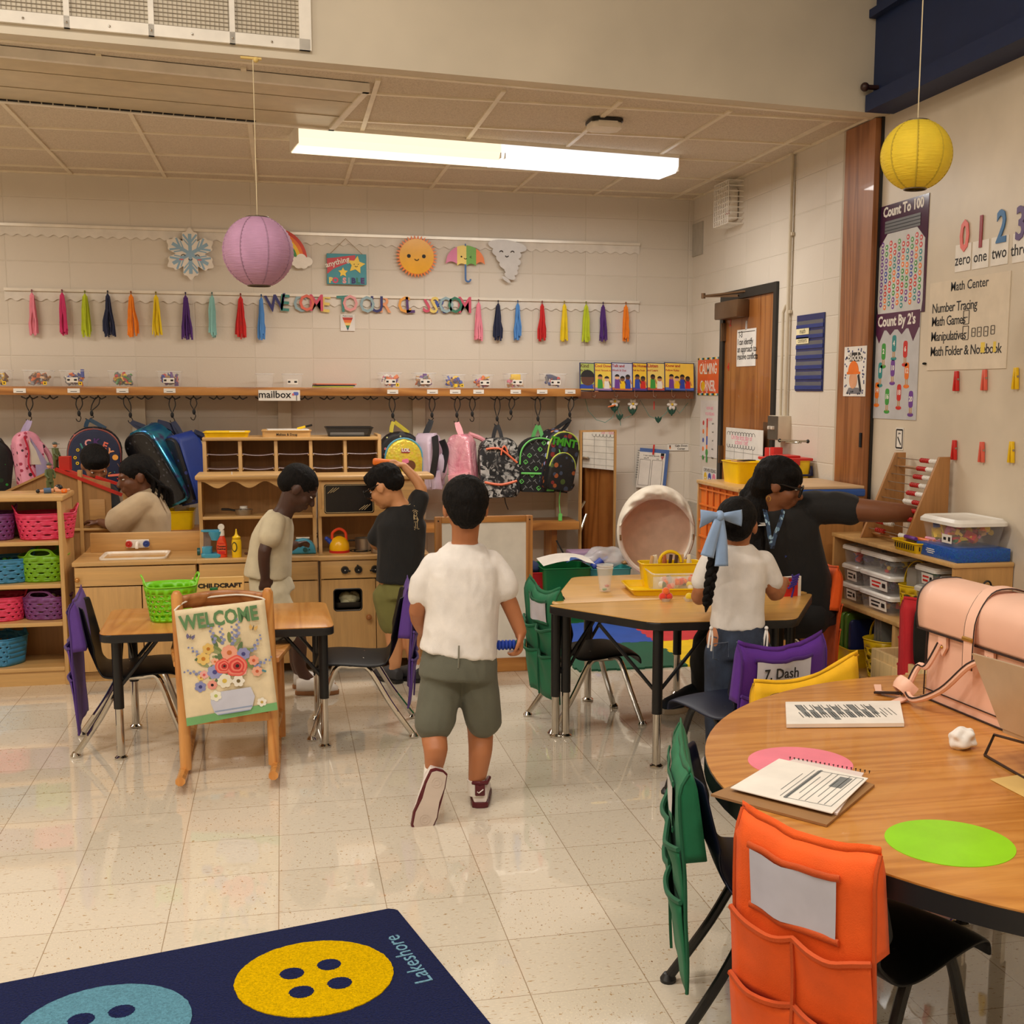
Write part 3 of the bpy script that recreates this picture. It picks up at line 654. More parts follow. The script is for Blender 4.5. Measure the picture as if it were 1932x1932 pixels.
for i,(px,top,w,d,h,cols,n,lb,st) in enumerate([
    (-2,700,.155,.16,.1,['yellow','blue','white','brown'],40,'clear bin of toys cut by the left edge of the shelf','y'),
    (74,700,.17,.2,.1,['tan','orange','brown','grey'],60,'clear bin of tan and orange figures, second on the shelf from the left','y'),
    (141,700,.16,.2,.1,['white','grey','orange','blue'],50,'clear bin with white label and a blue stick poking out on the shelf','wy'),
    (232,700,.165,.2,.1,['yellow','red','green','grey'],60,'clear bin of yellow, red and green toys on the shelf above the shiny blue backpack',''),
    (321,700,.15,.2,.1,['red','tan','blue','grey','purple'],50,'clear bin with white label above the plain blue backpack','w'),
    (500,702,.12,.16,.088,[],0,'empty clear bin above the mailbox sign, left of two',''),
    (552,702,.14,.16,.088,[],0,'empty clear bin with white label above the mailbox sign, right of two','w'),
    (735,703,.155,.2,.1,['pink','grey','orange','white','purple'],45,'clear bin with white label and pink toys above the yellow sequin backpack','wy'),
    (800,703,.15,.2,.1,['white','tan','orange','grey','purple'],50,'clear bin with white papers and black pens on top, above the lilac backpack','w'),
    (857,703,.14,.2,.09,['blue','purple','yellow','tan'],50,'clear bin of blue figures with two yellow stickers','yy'),
    (911,703,.13,.2,.09,['yellow','brown','purple','orange','pink'],50,'clear bin of yellow and purple figures above the unused strap','w'),
    (972,703,.145,.2,.1,['yellow','white','pink','tan'],45,'clear bin with a yellow pack on top right of the camouflage backpack','w'),
    (1043,703,.165,.2,.1,['white','grey','red','blue'],30,'clear bin with a blue pack and yellow rollers, nearest the row of books','w')]):
    p = PY(px,727,YS+.12); r = thing('clear_bin',lb,'bin',(p.x,YS+.125,SZ),0,'clear bins on the long shelf')
    tub(r,w*.86,d*.86,h)
    if st:
        b = MB(TAGM)
        if 'w' in st: b.box((.0,-d*.47,h*.42),(.07,.002,.032)).m(INK).box((-.022,-d*.47-.0012,h*.42),(.016,.001,.012)).box((.02,-d*.47-.0012,h*.42),(.018,.001,.012))
        if 'y' in st: b.m(mat('yellow sticker',(240,200,40),.5)).box((w*.3,-d*.465,h*.2),(.022,.002,.022)).m(INK).box((w*.3,-d*.465-.0012,h*.2),(.008,.001,.009))
        if 'yy' in st: b.m(MATS['yellow sticker']).box((0,-d*.465,h*.2),(.022,.002,.022))
        b.build('label',r,smooth=0)
    if n:
        b = junk(MB(),w*.86,d*.84,h*.78,n,cols,i); b.bm.transform(T(0,0,.003))
        if i == 2: b.m(JUNK['blue']).box((w*.33,-.02,h*.85),(.02,.02,.05))
        if i == 11: b.m(JUNK['yellow']).box((0,-.02,h*.75),(.07,.03,.05),.008)
        if i == 12: b.m(mat('navy pack',(46,52,92),.4)).box((.0,0,h*.75),(.1,.05,.035),.01,x=RY(20))
        o = b.build('assorted_toys',None); o.location = (p.x,YS+.125,SZ); tag(o,'jumble of small toys inside the '+lb.replace('clear bin','clear bin',1),'toys','toys in the bins on the long shelf'); o['kind'] = 'stuff'
p = PY(628,728,YS+.1)
for k,(c,lb) in enumerate([((190,200,60),'lime green paper folder, bottom of the small pile on the shelf'),((40,34,34),'black folder in the middle of the small pile on the shelf'),((230,120,90),'salmon folder on top of the small pile on the shelf')]):
    b = MB(mat('folder %d' % k,c,.6)).box((p.x+.006*k,YS+.13,SZ+.005+.009*k),(.27,.2,.008),.002,x=RZ(3*k)); solo(b,'paper_folder',lb,'folder','folders piled on the shelf',base=(p.x,YS+.13,SZ+.009*k))
# bungee straps with S-hooks
STRM = mat('black bungee cord',(20,19,19),.7,'cloth')
def strap_hook(px,kx,ky,hx,hy,label):
    """doubled cord from the coat hook at px to the knot (kx,ky), S-hook ending at (hx,hy)"""
    h = hooks[px]; r = thing('bungee_strap',label,'strap',tuple(h),0,'bungee straps on the coat hooks'); Y = h.y-.01
    k = PY(kx,ky,Y); e = PY(hx,hy,Y)
    b = MB(STRM)
    for s_ in (-1,1): b.tube(bez([(h.x+s_*.012,Y,h.z+.006),(h.x*.6+k.x*.4+s_*.02,Y,h.z*.6+k.z*.4),(k.x+s_*.004,Y,k.z+.02)],5),.0035,6)
    b.sph((k.x,Y,k.z),(.011,.009,.02),8); b.build('cord',r,world=True)
    b = MB(HKM); d = V((e.x-k.x,0,e.z-k.z)); L = max(d.length,.05)
    b.tube(bez([k+V((.002,0,-.01)),k+V((.01,0,-L*.5)),k.lerp(e,1)+V((.008,0,.012)),e+V((.0,0,-.004)),e+V((-.014,0,.0)),e+V((-.02,0,.014))],5),.0028,6); b.build('hook',r,world=True)
    return V((e.x,Y,e.z))
HK = {}
for args in [(56,56,781,56,795,'black strap and hook on the far left with the pink bow backpack'),(150,149,780,150,794,'black strap with an empty hook left of the black lettered backpack'),(185,173,780,168,793,'slanted black strap holding the black lettered backpack'),
    (237,246,783,248,797,'black strap holding the shiny blue backpack'),(325,325,783,327,797,'black strap holding the plain blue backpack'),(365,366,777,366,791,'black strap with an empty hook right of the plain blue backpack'),
    (739,741,784,743,797,'black strap holding the yellow sequin backpack'),(815,815,783,814,794,'black strap holding the lilac backpack'),(863,862,783,862,798,'black strap holding the shiny pink backpack'),
    (891,891,781,892,794,'black strap with an empty hook between the pink and camouflage backpacks'),(938,938,790,938,803,'black strap holding the camouflage backpack'),(966,964,778,963,791,'black strap with an empty hook right of the camouflage backpack'),
    (1014,1015,790,1015,804,'black strap holding the pickaxe print backpack'),(1078,1075,782,1075,792,'black strap holding the printed backpack at the right end')]:
    HK[args[0]] = strap_hook(*args)
# bench board, floor brackets
r = thing('low_bench','low oak bench board fixed along the block wall under the backpacks','bench',(1.2,8.1,.45))
MB(OAK).b2((-3.4,8.1,.51),(2.03,YB-.05,.565),.003).build('seat_board',r,world=True)
for px in (262,790,1040):
    p = PY(px,1000,8.3); MB(OAKZ).b2((p.x-.02,8.2,0),(p.x+.02,YB-.02,.51)).build('bracket',r,world=True)
# book ledge with six books
p0,p1 = PY(1095,740,8.33),PY(1306,748,8.33)
r = thing('book_ledge','dark narrow ledge with wire stops holding six picture books','ledge',(p0.x,8.33,p0.z-.04))
LEDG = mat('brown ledge wood',(112,66,38),.5,'woodx')
MB(LEDG).b2((p0.x-.02,8.33,p0.z-.045),(p1.x+.01,YB,p0.z-.012)).b2((p0.x-.02,8.33,p0.z-.045),(p1.x+.01,8.345,p0.z+.004)).build('shelf_board',r,world=True)
NAVY2 = mat('dark blue cover',(34,44,96),.4)
for px in (1120,1162,1200,1235,1270,1297):
    p = PY(px,742,8.325); b = MB(ALU).tube([(p.x-.012,p.y,p.z+.03),(p.x-.01,p.y-.004,p.z-.02),(p.x+.006,p.y-.006,p.z-.03),(p.x+.014,p.y-.004,p.z-.01)],.002,5); b.build('wire_stop',r,world=True)
BK = [(1092,1119,'Kind','Be Polite',(176,190,96),(110,90,40),[('hair',0,.0,.05)]),(1119,1151,'Cool Down','Work Through Anger',(240,206,80),(190,90,50),2),(1151,1190,'Talk and','Work It Out',(200,200,214),(170,60,70),3),(1190,1217,'Be Honest','Tell the Truth',(240,196,60),(160,60,40),2),(1217,1250,'Listen','and Learn',(238,208,110),(180,60,40),2),(1250,1304,'Know and','Follow Rules',(246,206,80),(180,70,40),4)]
BKL = ['green picture book with one large dark haired child, first on the ledge','yellow picture book titled Cool Down on the ledge','lilac picture book titled Talk on the ledge','yellow picture book with two figures between the Talk and Listen books','yellow picture book titled Listen on the ledge','wide yellow picture book titled Know at the right end of the ledge']
SK = [(92,56,38),(190,130,92),(226,176,140),(128,82,54)]
for i,(x0,x1,t1,t2,c,tc,fig) in enumerate(BK):
    a,b_ = PY(x0,684,8.4),PY(x1,738,8.36); w = b_.x-a.x+.02; h = a.z-b_.z; zc_ = (a.z+b_.z)/2
    x_ = frame((a.x+w/2,8.372-.004*i,zc_),(1,0,0),(0,-1,0)) @ RX(-9) @ RZ(-1.2)
    r = thing('picture_book',BKL[i],'book',(a.x+w/2,8.36,b_.z),0,'picture books on the ledge');
    MB(NAVY2).at(x_).box((0,0,-.003),(w,h,.007)).build('cover',r,world=True)
    b = MB(mat('book art %d' % i,c,.35)).at(x_).box((0,.006,.0012),(w-.014,h-.024,.0024))
    b.m(mat('book title %d' % i,tc,.5)).text(t1,.034 if len(t1) < 7 else .027,T(-w*.46,h*.38,.0025),.0006,.001,'LEFT').text(t2,.02 if len(t2) < 13 else .016,T(-w*.46,h*.22,.0025),.0006,.0005,'LEFT')
    nf = fig if isinstance(fig,int) else 1
    for k in range(nf):
        xx = (-w*.36+w*.72*(k+.5)/nf); hs = (.05 if nf == 1 else .017); yy = -h*.02-.012*(k % 2) - (.01 if nf == 1 else 0)
        b.m(mat('skin print %d' % ((i+k) % 4),SK[(i+k) % 4],.5)).prism(arc(xx,yy,hs,0,340,17),.0024,.0034)
        b.m(INK).prism(arc(xx,yy+hs*.25,hs*1.04,0,180,10),.0026,.0038)
        b.m(JUNK[['blue','red','green','white','purple','yellow'][(i*2+k) % 6]]).prism([(xx-hs*1.2,-h*.42),(xx+hs*1.2,-h*.42),(xx+hs*1.0,yy-hs*.8),(xx-hs*1.0,yy-hs*.8)],.0022,.0032)
        b.m(mat('skin print %d' % ((i+k+1) % 4),SK[(i+k+1) % 4],.5)).box((xx+hs*1.3,yy-hs*1.8,.003),(hs*.5,hs*2,.001),x=RZ(20))
    b.m(mat('book floor %d' % i,[(200,170,60),(170,130,180),(200,110,60),(100,60,140),(190,80,60),(80,110,190)][i],.5)).box((0,-h*.43,.0022),(w-.014,h*.09,.0018))
    b.build('cover_art',r,world=True,smooth=0)
# flower garland under the ledge
r = thing('ribbon_garland','thin teal ribbon garland with small flowers looping under the book ledge','garland',tuple(PY(1200,770,8.38)))
RIB = mat('teal ribbon',(96,150,136),.6)
b = MB(RIB).tube([PY(x,y,8.4) for x,y in [(1102,745),(1110,775),(1125,792),(1142,797),(1155,788),(1168,765),(1176,790),(1196,782),(1208,755),(1225,785),(1242,792),(1256,780),(1268,762),(1282,780),(1298,760)]],.0022,5)
b.tube([PY(x,y,8.39) for x,y in [(1165,770),(1170,790),(1171,803)]],.0025,5); b.build('ribbon',r,world=True)
GRN = mat('dark green leaf',(28,74,58),.6); PET = mat('white petal',(236,230,220),.6)
for px,py in [(1160,757),(1194,762),(1268,763)]:
    b = MB(PET); c = PY(px,py,8.37)
    for k in range(6): a = 2*pi*k/6; b.sph((c.x+.022*cos(a),c.y,c.z+.026*sin(a)),(.018,.006,.012),8,RY(-math.degrees(a)))
    b.m(JUNK['yellow']).sph((c.x,c.y-.006,c.z),.009,8).m(GRN)
    for k in range(3): b.sph((c.x+.02*(k-1),c.y+.006,c.z-.045-.01*(k == 1)),(.01,.004,.03),8,RY(25*(k-1)))
    b.build('flower',r,world=True)
for px,py in [(1169,787),(1242,792)]:
    b = MB(GRN); c = PY(px,py,8.38)
    for k in range(3): b.sph((c.x+.012*(k-1),c.y,c.z),(.009,.004,.026),8,RY(30*(k-1)))
    b.build('leaf',r,world=True)
for px,py,a,lb in [(1154,766,75,'orange carrot shaped clip on the ribbon garland left of the white flower'),(1234,765,0,'red clothespin on the ribbon garland')]:
    c = PY(px,py,8.365); b = MB(JUNK['orange'] if a else JUNK['red']).tube([c+V((0,0,-.03)),c,c+V((0,0,.03))],[.003,.007,.005] if a else .004,6)
    b.bm.transform(T(*c) @ RY(a) @ T(*c).inverted()); solo(b,'clothespin' if not a else 'carrot_clip',lb,'clip',base=c)
# ------------------------------------------------------------------ backpacks on the hooks
def print_mat(name,bg,cols,sc=30,th=.42,rough=.6,kind='v'):
    t = NT(name); v = t.co()
    if kind == 'v':
        vo = t.n('ShaderNodeTexVoronoi',{'Vector': v,'Scale': sc,'Randomness': .9}); d = vo.outputs['Distance']; cr = t.n('ShaderNodeSeparateColor',{0: vo.outputs['Color']}).outputs[0]
        pc = t.ramp(cr,[(i/len(cols),c) for i,c in enumerate(cols)],'CONSTANT'); m_ = t.math('LESS_THAN',d,th)
        t.set(Base_Color=t.mix(m_,bg,pc))
    elif kind == 'camo':
        f = t.noise(v,sc,2,.5,1.2); g = t.noise(t.co(loc=(3,1,2)),sc*1.3,2,.5,1.5)
        t.set(Base_Color=t.mix(t.math('GREATER_THAN',g,.53),t.ramp(f,[(0,cols[0]),(.42,cols[1]),(.5,cols[2]),(.58,cols[3])],'CONSTANT'),bg))
    t.set(Roughness=rough); t.bump(t.noise(v,60,3),.25,.006); MATS[name] = t.mat; return t.mat
BKP = mat('black pack fabric',(24,24,28),.65,'cloth')
NVP = mat('navy pack fabric',(26,34,66),.6,'cloth')
def outline(w,h,tr=.48,br=.12,n=8):
    """a pack outline: arched top, rounded bottom; z up, top at 0"""
    R = w*tr; rb = w*br
    return arc(w/2-R,-R,R,0,90,n)+arc(-w/2+R,-R,R,90,180,n)+arc(-w/2+rb,-h+rb,rb,180,270,5)+arc(w/2-rb,-h+rb,rb,270,360,5)
def off(poly,k,cx=0,cz=0): return [(cx+(x-cx)*k,cz+(z-cz)*k) for x,z in poly]
def pack(label,hook,cx,top,w,h,yaw=0,tilt=0,d=.14,body=None,front=None,trim=None,hand=None,strap=None,pocket=None,hw=.05,Y=8.12,tr=.46,strapside=0,name='backpack',fcover=.94):
    k = Y/F; p = PY(cx,top,Y); w,h = w*k,h*k
    r = thing(name,label,'backpack',tuple(p),0,'backpacks on the coat hooks')
    X = T(*p) @ RY(tilt) @ RZ(yaw) @ RX(90)          # local x right, y up (top at 0), z toward the viewer
    body = body or BKP; hand = hand or body
    o = outline(w,h,tr)
    MB(body).at(X).prism(o,-d,0,bev=.028,seg=4).build('body',r,world=True,smooth=60)
    if front:
        f = off(o,fcover,0,-h*.52); MB(front).at(X).prism(f,-.004,.022,bev=.014,seg=3).build('front_panel',r,world=True,smooth=60)
    if pocket:
        pm,ph = pocket; q = [(x*.9,z*ph-h*(1-ph)+.01) for x,z in o]; MB(pm).at(X).prism(q,.01,.05,bev=.018,seg=3).build('front_pocket',r,world=True,smooth=60)
        if trim:
            m_ = len(arc(0,0,1,0,1,8))*2; MB(trim).at(X).tube([(x*.9,z*ph-h*(1-ph)+.01,.045) for x,z in o[:m_]],.0055,6).build('pocket_zip',r,world=True)
    if trim:
        m_ = 18; f = off(o,fcover if front else .97,0,-h*.52)
        MB(trim).at(X).tube([(f[-1][0],-h*.5,.012)]+[(x,z,.014) for x,z in f[:m_]]+[(f[m_][0],-h*.5,.012)],.006,6).build('zip',r,world=True)
    hk = hook; b = MB(hand)
    for s_ in (-1,1):
        e = X @ V((s_*hw,-.008,-d*.6)); b.strap(bez([tuple(hk+V((s_*.003,0,.004))),tuple(hk.lerp(e,.5)+V((s_*.006,0,0))),tuple(e)],4),.026,.004,(0,1,0))
    b.build('handle_loop',r,world=True)
    if strap:
        b = MB(strap)
        for s_ in ((-1,1) if not strapside else (strapside,)):
            b.at(X).strap(bez([(s_*w*.25,-.02,-d),(s_*w*.4,-h*.2,-d-.06),(s_*w*.45,-h*.55,-d-.055),(s_*w*.35,-h*.9,-d-.005)],6),.05,.012,(1,0,0))
        b.at(I4).build('shoulder_strap',r,world=True)
    return r,X,w,h
H = HK
# far left, cut by the frame
pack('black backpack with green print cut by the left edge of the picture',PY(-28,795,8.12),-16,828,78,105,20,8,body=print_mat('green print black',(18,20,20),[(40,150,60),(20,60,30)],16,.3),strap=BKP)
# pink with bows
BOW = print_mat('pink bow print',(226,150,172),[(60,26,36),(226,150,172),(160,40,70)],26,.3)
r,X,w,h = pack('pink backpack with small bow print and lilac side, far left',H[56],52,813,44,118,30,-6,.12,body=BOW,hand=mat('lilac nylon',(168,152,186),.5,'cloth'),tr=.5,hw=.008)
MB(MATS['lilac nylon']).at(X).prism([(w*.05,-.04),(w*.62,-h*.55),(w*.72,-h*.98),(-w*.1,-h*.98),(w*.1,-h*.6)],-.02,.012,bev=.008).build('side_pocket',r,world=True)
MB(mat('ivory bow print',(220,206,190),.6)).at(X).prism([(-w*.02,-h*.12),(w*.18,-h*.3),(w*.3,-h*.52),(-w*.1,-h*.5)],.0,.014,bev=.004).build('ivory_panel',r,world=True)
MB(mat('crimson zip',(190,24,56),.5)).at(X).tube(bez([(-w*.2,-h*.08,.016),(-w*.12,-h*.3,.018),(-w*.2,-h*.5,.018),(0,-h*.75,.018),(w*.02,-h*.95,.016)],5),.006,6).build('zip',r,world=True)
MB(BOW).at(X).tube(bez([(w*.2,-.02,-.05),(w*.75,-h*.4,-.03),(w*.85,-h*.9,-.02)],6),.016,8).build('shoulder_strap',r,world=True)
# black lettered
r,X,w,h = pack('black backpack with colourful letters and patches',H[185],180,806,92,118,6,4,.12,body=print_mat('black patch print',(22,22,30),[(22,22,30),(206,90,90),(22,22,30),(40,90,100),(22,22,30),(200,180,120)],44,.26),front=NVP,hand=mat('teal webbing',(30,60,84),.6,'cloth'),trim=mat('rust piping',(150,76,66),.5),hw=.06)
b = MB()
for ch,x,z,c_,a in [('I',-.075,-.13,'teal',25),('C',-.04,-.105,'pinkl',12),('K',.01,-.095,'plum',0),('E',.06,-.115,'coral',-18),('Y',.088,-.155,'peach',-35)]:
    b.m(MATS['card letter '+c_]).at(X).text(ch,.06,T(x,z,.023) @ RZ(a),.002,.002)
b.m(MATS['card letter amber']).prism(arc(.125,-.185,.018,0,340,17),.022,.025)
for x,z in ((-.1,-.15),(-.115,-.2),(-.1,-.235)): b.m(JUNK['yellow']).prism(arc(x,z,.011,0,300,5),.022,.025).m(NVP).prism(arc(x,z,.005,0,300,5),.0225,.0255)
b.m(TAGM).prism(arc(.02,-.16,.016,0,340,12,.009),.022,.025).prism(arc(.05,-.165,.011,0,340,12,.012),.022,.025)
b.m(mat('card letter coral',LC['coral'],.5)).at(X).box((.12,-.3,.02),(.07,.014,.012),x=RZ(8)); b.build('patches',r,world=True)
b = junk(MB(),.2,.01,.2,26,['pink','white','yellow','red','teal'],5,s=.009); b.bm.transform(X @ T(.09,-.42,.03) @ RX(-90) @ T(0,0,0)); b.build('printed_charms',r,world=True)
# holographic blue
HOLO = NT('iridescent blue'); HOLO.set(Base_Color=HOLO.ramp(HOLO.noise(HOLO.co(),6,2,.5,1.),[(.3,(30,70,150)),(.5,(60,150,180)),(.62,(90,60,120)),(.75,(50,120,190))]),Roughness=.18,Metallic=.6); HOLO = HOLO.mat
r,X,w,h = pack('shiny blue backpack with a black front, tilted',H[237],250,815,72,150,-38,-28,.17,body=HOLO,front=print_mat('black sequin',(22,22,26),[(22,22,26),(70,72,80),(16,16,18)],40,.3,.3),hand=NVP,trim=BKP,strap=NVP,strapside=1,hw=.02,tr=.4)
# plain blue
BLUP = mat('royal blue nylon',(28,56,140),.5,'cloth')
r,X,w,h = pack('plain blue backpack with black front, right of the shiny one',H[325],316,824,54,128,-48,-15,.17,body=BLUP,front=print_mat('black front print',(24,22,28),[(24,22,28),(90,70,110),(50,60,120)],24,.28,.4),hand=NVP,trim=BKP,strap=NVP,strapside=1,hw=.012,tr=.3)
MB(NVP).at(X).tube(bez([(w*.4,-.02,-.16),(w*.8,-h*.3,-.24),(w*.72,-h*.7,-.25),(w*.4,-h*.98,-.18)],6),.02,8).build('shoulder_strap',r,world=True)
MB(BKP).at(X).strap(bez([(w*.3,-h*.9,-.1),(w*.45,-h*1.05,-.1),(w*.3,-h*1.22,-.06)],6),.03,.005,(1,0,0)).build('loose_strap',r,world=True)
# yellow sequin
GLIT = mat('yellow sequin',(232,206,76),.25,'glitter',metal=.3)
r,X,w,h = pack('yellow sequin backpack with teal piping and a black print top',H[739],758,815,82,96,4,2,.12,body=print_mat('black floral',(26,22,26),[(200,110,110),(26,22,26),(26,22,26),(190,190,130)],34,.3),hand=mat('olive yellow webbing',(190,174,40),.6,'cloth'),hw=.06)
o = outline(w*.84,h*.88,.5)
MB(GLIT).at(X).prism([(x+.012,z-h*.13) for x,z in o],0,.05,bev=.02,seg=3).build('front_pocket',r,world=True,smooth=60)
MB(mat('teal piping',(90,164,190),.5)).at(X).tube([(o[-1][0]+.012,-h*.8,.035)]+[(x+.012,z-h*.13+.003,.036) for x,z in o[:18]]+[(o[18][0]+.012,-h*.8,.035)],.0075,6).build('piping',r,world=True)
b = MB(mat('rose badge',(176,60,76),.4)).at(X).prism(rrect(.06,.026,.008),.05,.054,T(.02,-h*.36,0)).m(TAGM).text('LOL',.03,T(.02,-h*.345,.054),.002,.002)
b.m(JUNK['brown']).prism(arc(.055,-h*.64,.035,0,340,17),.05,.056).prism(arc(.02,-h*.7,.022,0,340,17),.05,.056).m(JUNK['pink']).prism(rrect(.045,.03,.01),.05,.058,T(.02,-h*.56,0) @ RZ(15)); b.build('badge',r,world=True)
MB(mat('lime trim',(196,206,60),.5)).at(X).box((.02,-h*.95,.03),(w*.8,.03,.03),.005).build('bottom_trim',r,world=True)
# lilac and black
LILP = mat('pale lilac nylon',(206,186,204),.4,'cloth')
r,X,w,h = pack('lilac and black backpack seen from its strap side',H[815],822,817,48,106,50,-2,.14,body=LILP,hand=BKP,hw=.012,tr=.42)
b = MB(BKP).at(X).strap(bez([(-w*.25,-.02,.02),(-w*.5,-h*.35,.05),(-w*.55,-h*.75,.02)],6),.045,.014,(1,0,0)).strap(bez([(w*.15,-.05,.03),(w*.22,-h*.35,.05),(w*.05,-h*.7,.03)],6),.045,.014,(1,0,0)); b.build('shoulder_strap',r,world=True)
b = MB(LILP).at(X).prism([(-w*.55,-h*.72),(-w*.1,-h*.66),(0,-h*1.02),(-w*.5,-h*.98)],0,.04,bev=.012).sph((.03,-h*.6,.02),(.05,.09,.03),12); b.build('side_pocket',r,world=True)
# pink shiny
PKS = NT('shiny pink vinyl'); PKS.set(Base_Color=PKS.ramp(PKS.noise(PKS.co(scale=(1,1,.5)),12,3,.5,.8),[(.35,(224,136,156)),(.7,(246,186,196))]),Roughness=.15); PKS.p.inputs['Coat Weight'].default_value = .6; PKS.bump(PKS.noise(PKS.co(),14,3,.5,1),.5,.02); PKS = PKS.mat
PKM = mat('matt pink nylon',(238,164,172),.5,'cloth')
r,X,w,h = pack('shiny pink backpack turned sideways with a bowed strap',H[863],862,820,46,118,-30,-4,.13,body=PKS,hand=PKM,hw=.006,tr=.35)
MB(PKM).at(X).tube(bez([(w*.25,-.005,-.12),(w*.75,-h*.16,-.2),(w*.85,-h*.45,-.2),(w*.45,-h*.9,-.14)],8),.016,8).build('shoulder_strap',r,world=True)
MB(PKM).at(X).prism([(-w*.48,-h*.64),(w*.46,-h*.6),(w*.46,-h*.98),(-w*.44,-h*.98)],0,.035,bev=.012).build('front_pocket',r,world=True)
# camouflage
CAMO = print_mat('grey camouflage',(22,22,24),[(40,40,42),(90,88,86),(150,148,144),(180,178,174)],15,rough=.7,kind='camo')
ORG = mat('neon orange zip',(240,122,84),.5)
r,X,w,h = pack('grey camouflage backpack with orange zips',H[938],941,827,74,114,-4,-2,.15,body=CAMO,hand=BKP,hw=.03,tr=.32,strap=BKP,strapside=-1)
b = MB(ORG).at(X).tube(bez([(-w*.34,-h*.17,.006),(-w*.1,-h*.16,.01),(w*.08,-h*.2,.01),(w*.46,-h*.42,.0)],6),.0075,6).tube([(w*.06,-h*.2,.012),(w*.04,-h*.28,.016)],.005,6).tube(bez([(w*.05,-h*.2,.01),(w*.14,-h*.13,.012),(w*.22,-h*.24,.008)],5),.006,6); b.build('zip',r,world=True)
MB(CAMO).at(X).prism(rrect(w*.86,h*.36,.03),0,.03,T(-.005,-h*.8,0),bev=.02,seg=3).build('front_pocket',r,world=True)
MB(ORG).at(X).tube(bez([(-w*.42,-h*.72,.026),(0,-h*.77,.034),(w*.42,-h*.72,.026)],6),.009,6).build('pocket_zip',r,world=True)
p = X @ V((w*.52,-h*.55,-.05)); b = MB(mat('teal bottle',(50,120,120),.3)).at(T(*p)); b.lathe([(.001,-.07),(.032,-.07),(.034,-.05),(.034,.03),(.028,.05),(.026,.07),(.001,.072)],16).m(mat('bottle cap mint',(120,180,170),.4)).cyl((0,0,.07),(0,0,.09),.022); b.build('side_bottle',r,world=True)
MB(BKP).at(X).strap(bez([(w*.12,-h*.98,-.06),(w*.14,-h*1.1,-.06),(w*.2,-h*1.22,-.05)],5),.03,.004,(1,0,0)).build('loose_strap',r,world=True)
# pickaxe print
PICK = mat('matt black pack',(20,21,22),.7,'cloth'); NGR = mat('neon green',(110,204,100),.5); SIL = mat('grey print',(120,124,124),.5)
r,X,w,h = pack('black backpack with small green and grey tool print and green zip',H[1014],1020,825,82,106,2,2,.14,body=PICK,hand=mat('green webbing',(80,160,80),.6,'cloth'),trim=NGR,hw=.035,tr=.46)
b = MB(); rr = random.Random(4)
for i in range(6):
    for j in range(8):
        x,z = (-.42+.168*i+(.08 if j % 2 else 0))*w,-h*(.1+.118*j);
        if abs(x) > w*.42 or (z > -w*.3 and abs(x) > w*.3): continue
        a = rr.choice([45,-45,40,-50]); q = X @ T(x,z,.001) @ RZ(a)
        if (i+j) % 3 == 0: b.m(NGR).at(q); [b.box((dx,dy,0),(.022 if dy else .004,.004 if dy else .022,.002)) for dx,dy in ((-.011,0),(.011,0),(0,.011),(0,-.011))]; b.box((-.003,-.003,0),(.006,.006,.002))
        else: b.m(SIL).at(q).box((0,-.004,0),(.004,.03,.002)).box((0,.012,0),(.024,.0045,.002))
b.m(NGR).at(X).box((-.03,-h*.66,.004),(w*.68,.014,.012),.004).box((w*.28,-h*.94,.002),(.052,.026,.004)); b.build('printed_tools',r,world=True,smooth=0)
MB(NGR).at(X).tube(bez([(w*.5,-h*.76,-.03),(w*.56,-h*.9,-.03),(w*.54,-h*1.15,-.03),(w*.58,-h*1.42,-.03)],6),.004,5).box((w*.58,-h*1.46,-.03),(.025,.05,.01)).build('loose_strap',r,world=True)
# printed, lime piping
LIME = mat('lime piping',(196,214,90),.5)
PRN = print_mat('dark cartoon print',(26,26,26),[(160,84,40),(26,26,26),(70,90,40),(26,26,26),(130,40,36),(60,70,90)],22,.42)
r,X,w,h = pack('large dark printed backpack with lime piping, nearest the mirror',H[1078],1068,812,72,120,18,10,.17,body=print_mat('bright dark print',(34,32,40),[(140,150,190),(34,32,40),(190,120,80),(220,220,220)],26,.4),front=PRN,trim=LIME,hand=BKP,hw=.03,Y=8.14)
b = MB(mat('slime green letters',(70,160,40),.5)).at(X).text('TMNT',.075,T(-.015,-h*.2,.024),.003,.003); b.build('lettering',r,world=True)
o = outline(w*.8,h*.6,.5); MB(PRN).at(X).prism([(x,z-h*.36) for x,z in o],.01,.05,bev=.015,seg=3).build('front_pocket',r,world=True,smooth=60)
MB(LIME).at(X).tube([(x,z-h*.36,.04) for x,z in o[:18]],.005,6).build('pocket_zip',r,world=True)
MB(mat('lime mesh',(150,196,60),.5)).at(X).prism(rrect(.1,.14,.03),-.03,.03,T(w*.5,-h*.72,-.08) @ RY(70),bev=.01).build('side_pocket',r,world=True)
MB(BKP).at(X).strap(bez([(w*.5,-h*.95,-.1),(w*.75,-h*.95,-.12),(w*.8,-h*.85,-.1)],5),.03,.004,(0,1,0)).build('loose_strap',r,world=True)
# ------------------------------------------------------------------ play kitchen, cubbies and shelf along the middle of the room
BIR = mat('birch ply',(212,168,106),.38,'woodx',lo=.9,coat=.25)
BIRZ = mat('birch ply upright',(208,164,104),.38,'wood',lo=.9,coat=.25)
BIRE = mat('birch ply edge',(196,150,92),.5,'woodx')
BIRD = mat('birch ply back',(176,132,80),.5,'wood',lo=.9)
YK = 6.27
def knob(b,p,r=.013,ax=(0,-1,0)):
    q = V(p)+V(ax)*.014; b.cyl(p,q,r*.45,n=10).sph(q+V(ax)*.006,r,10)
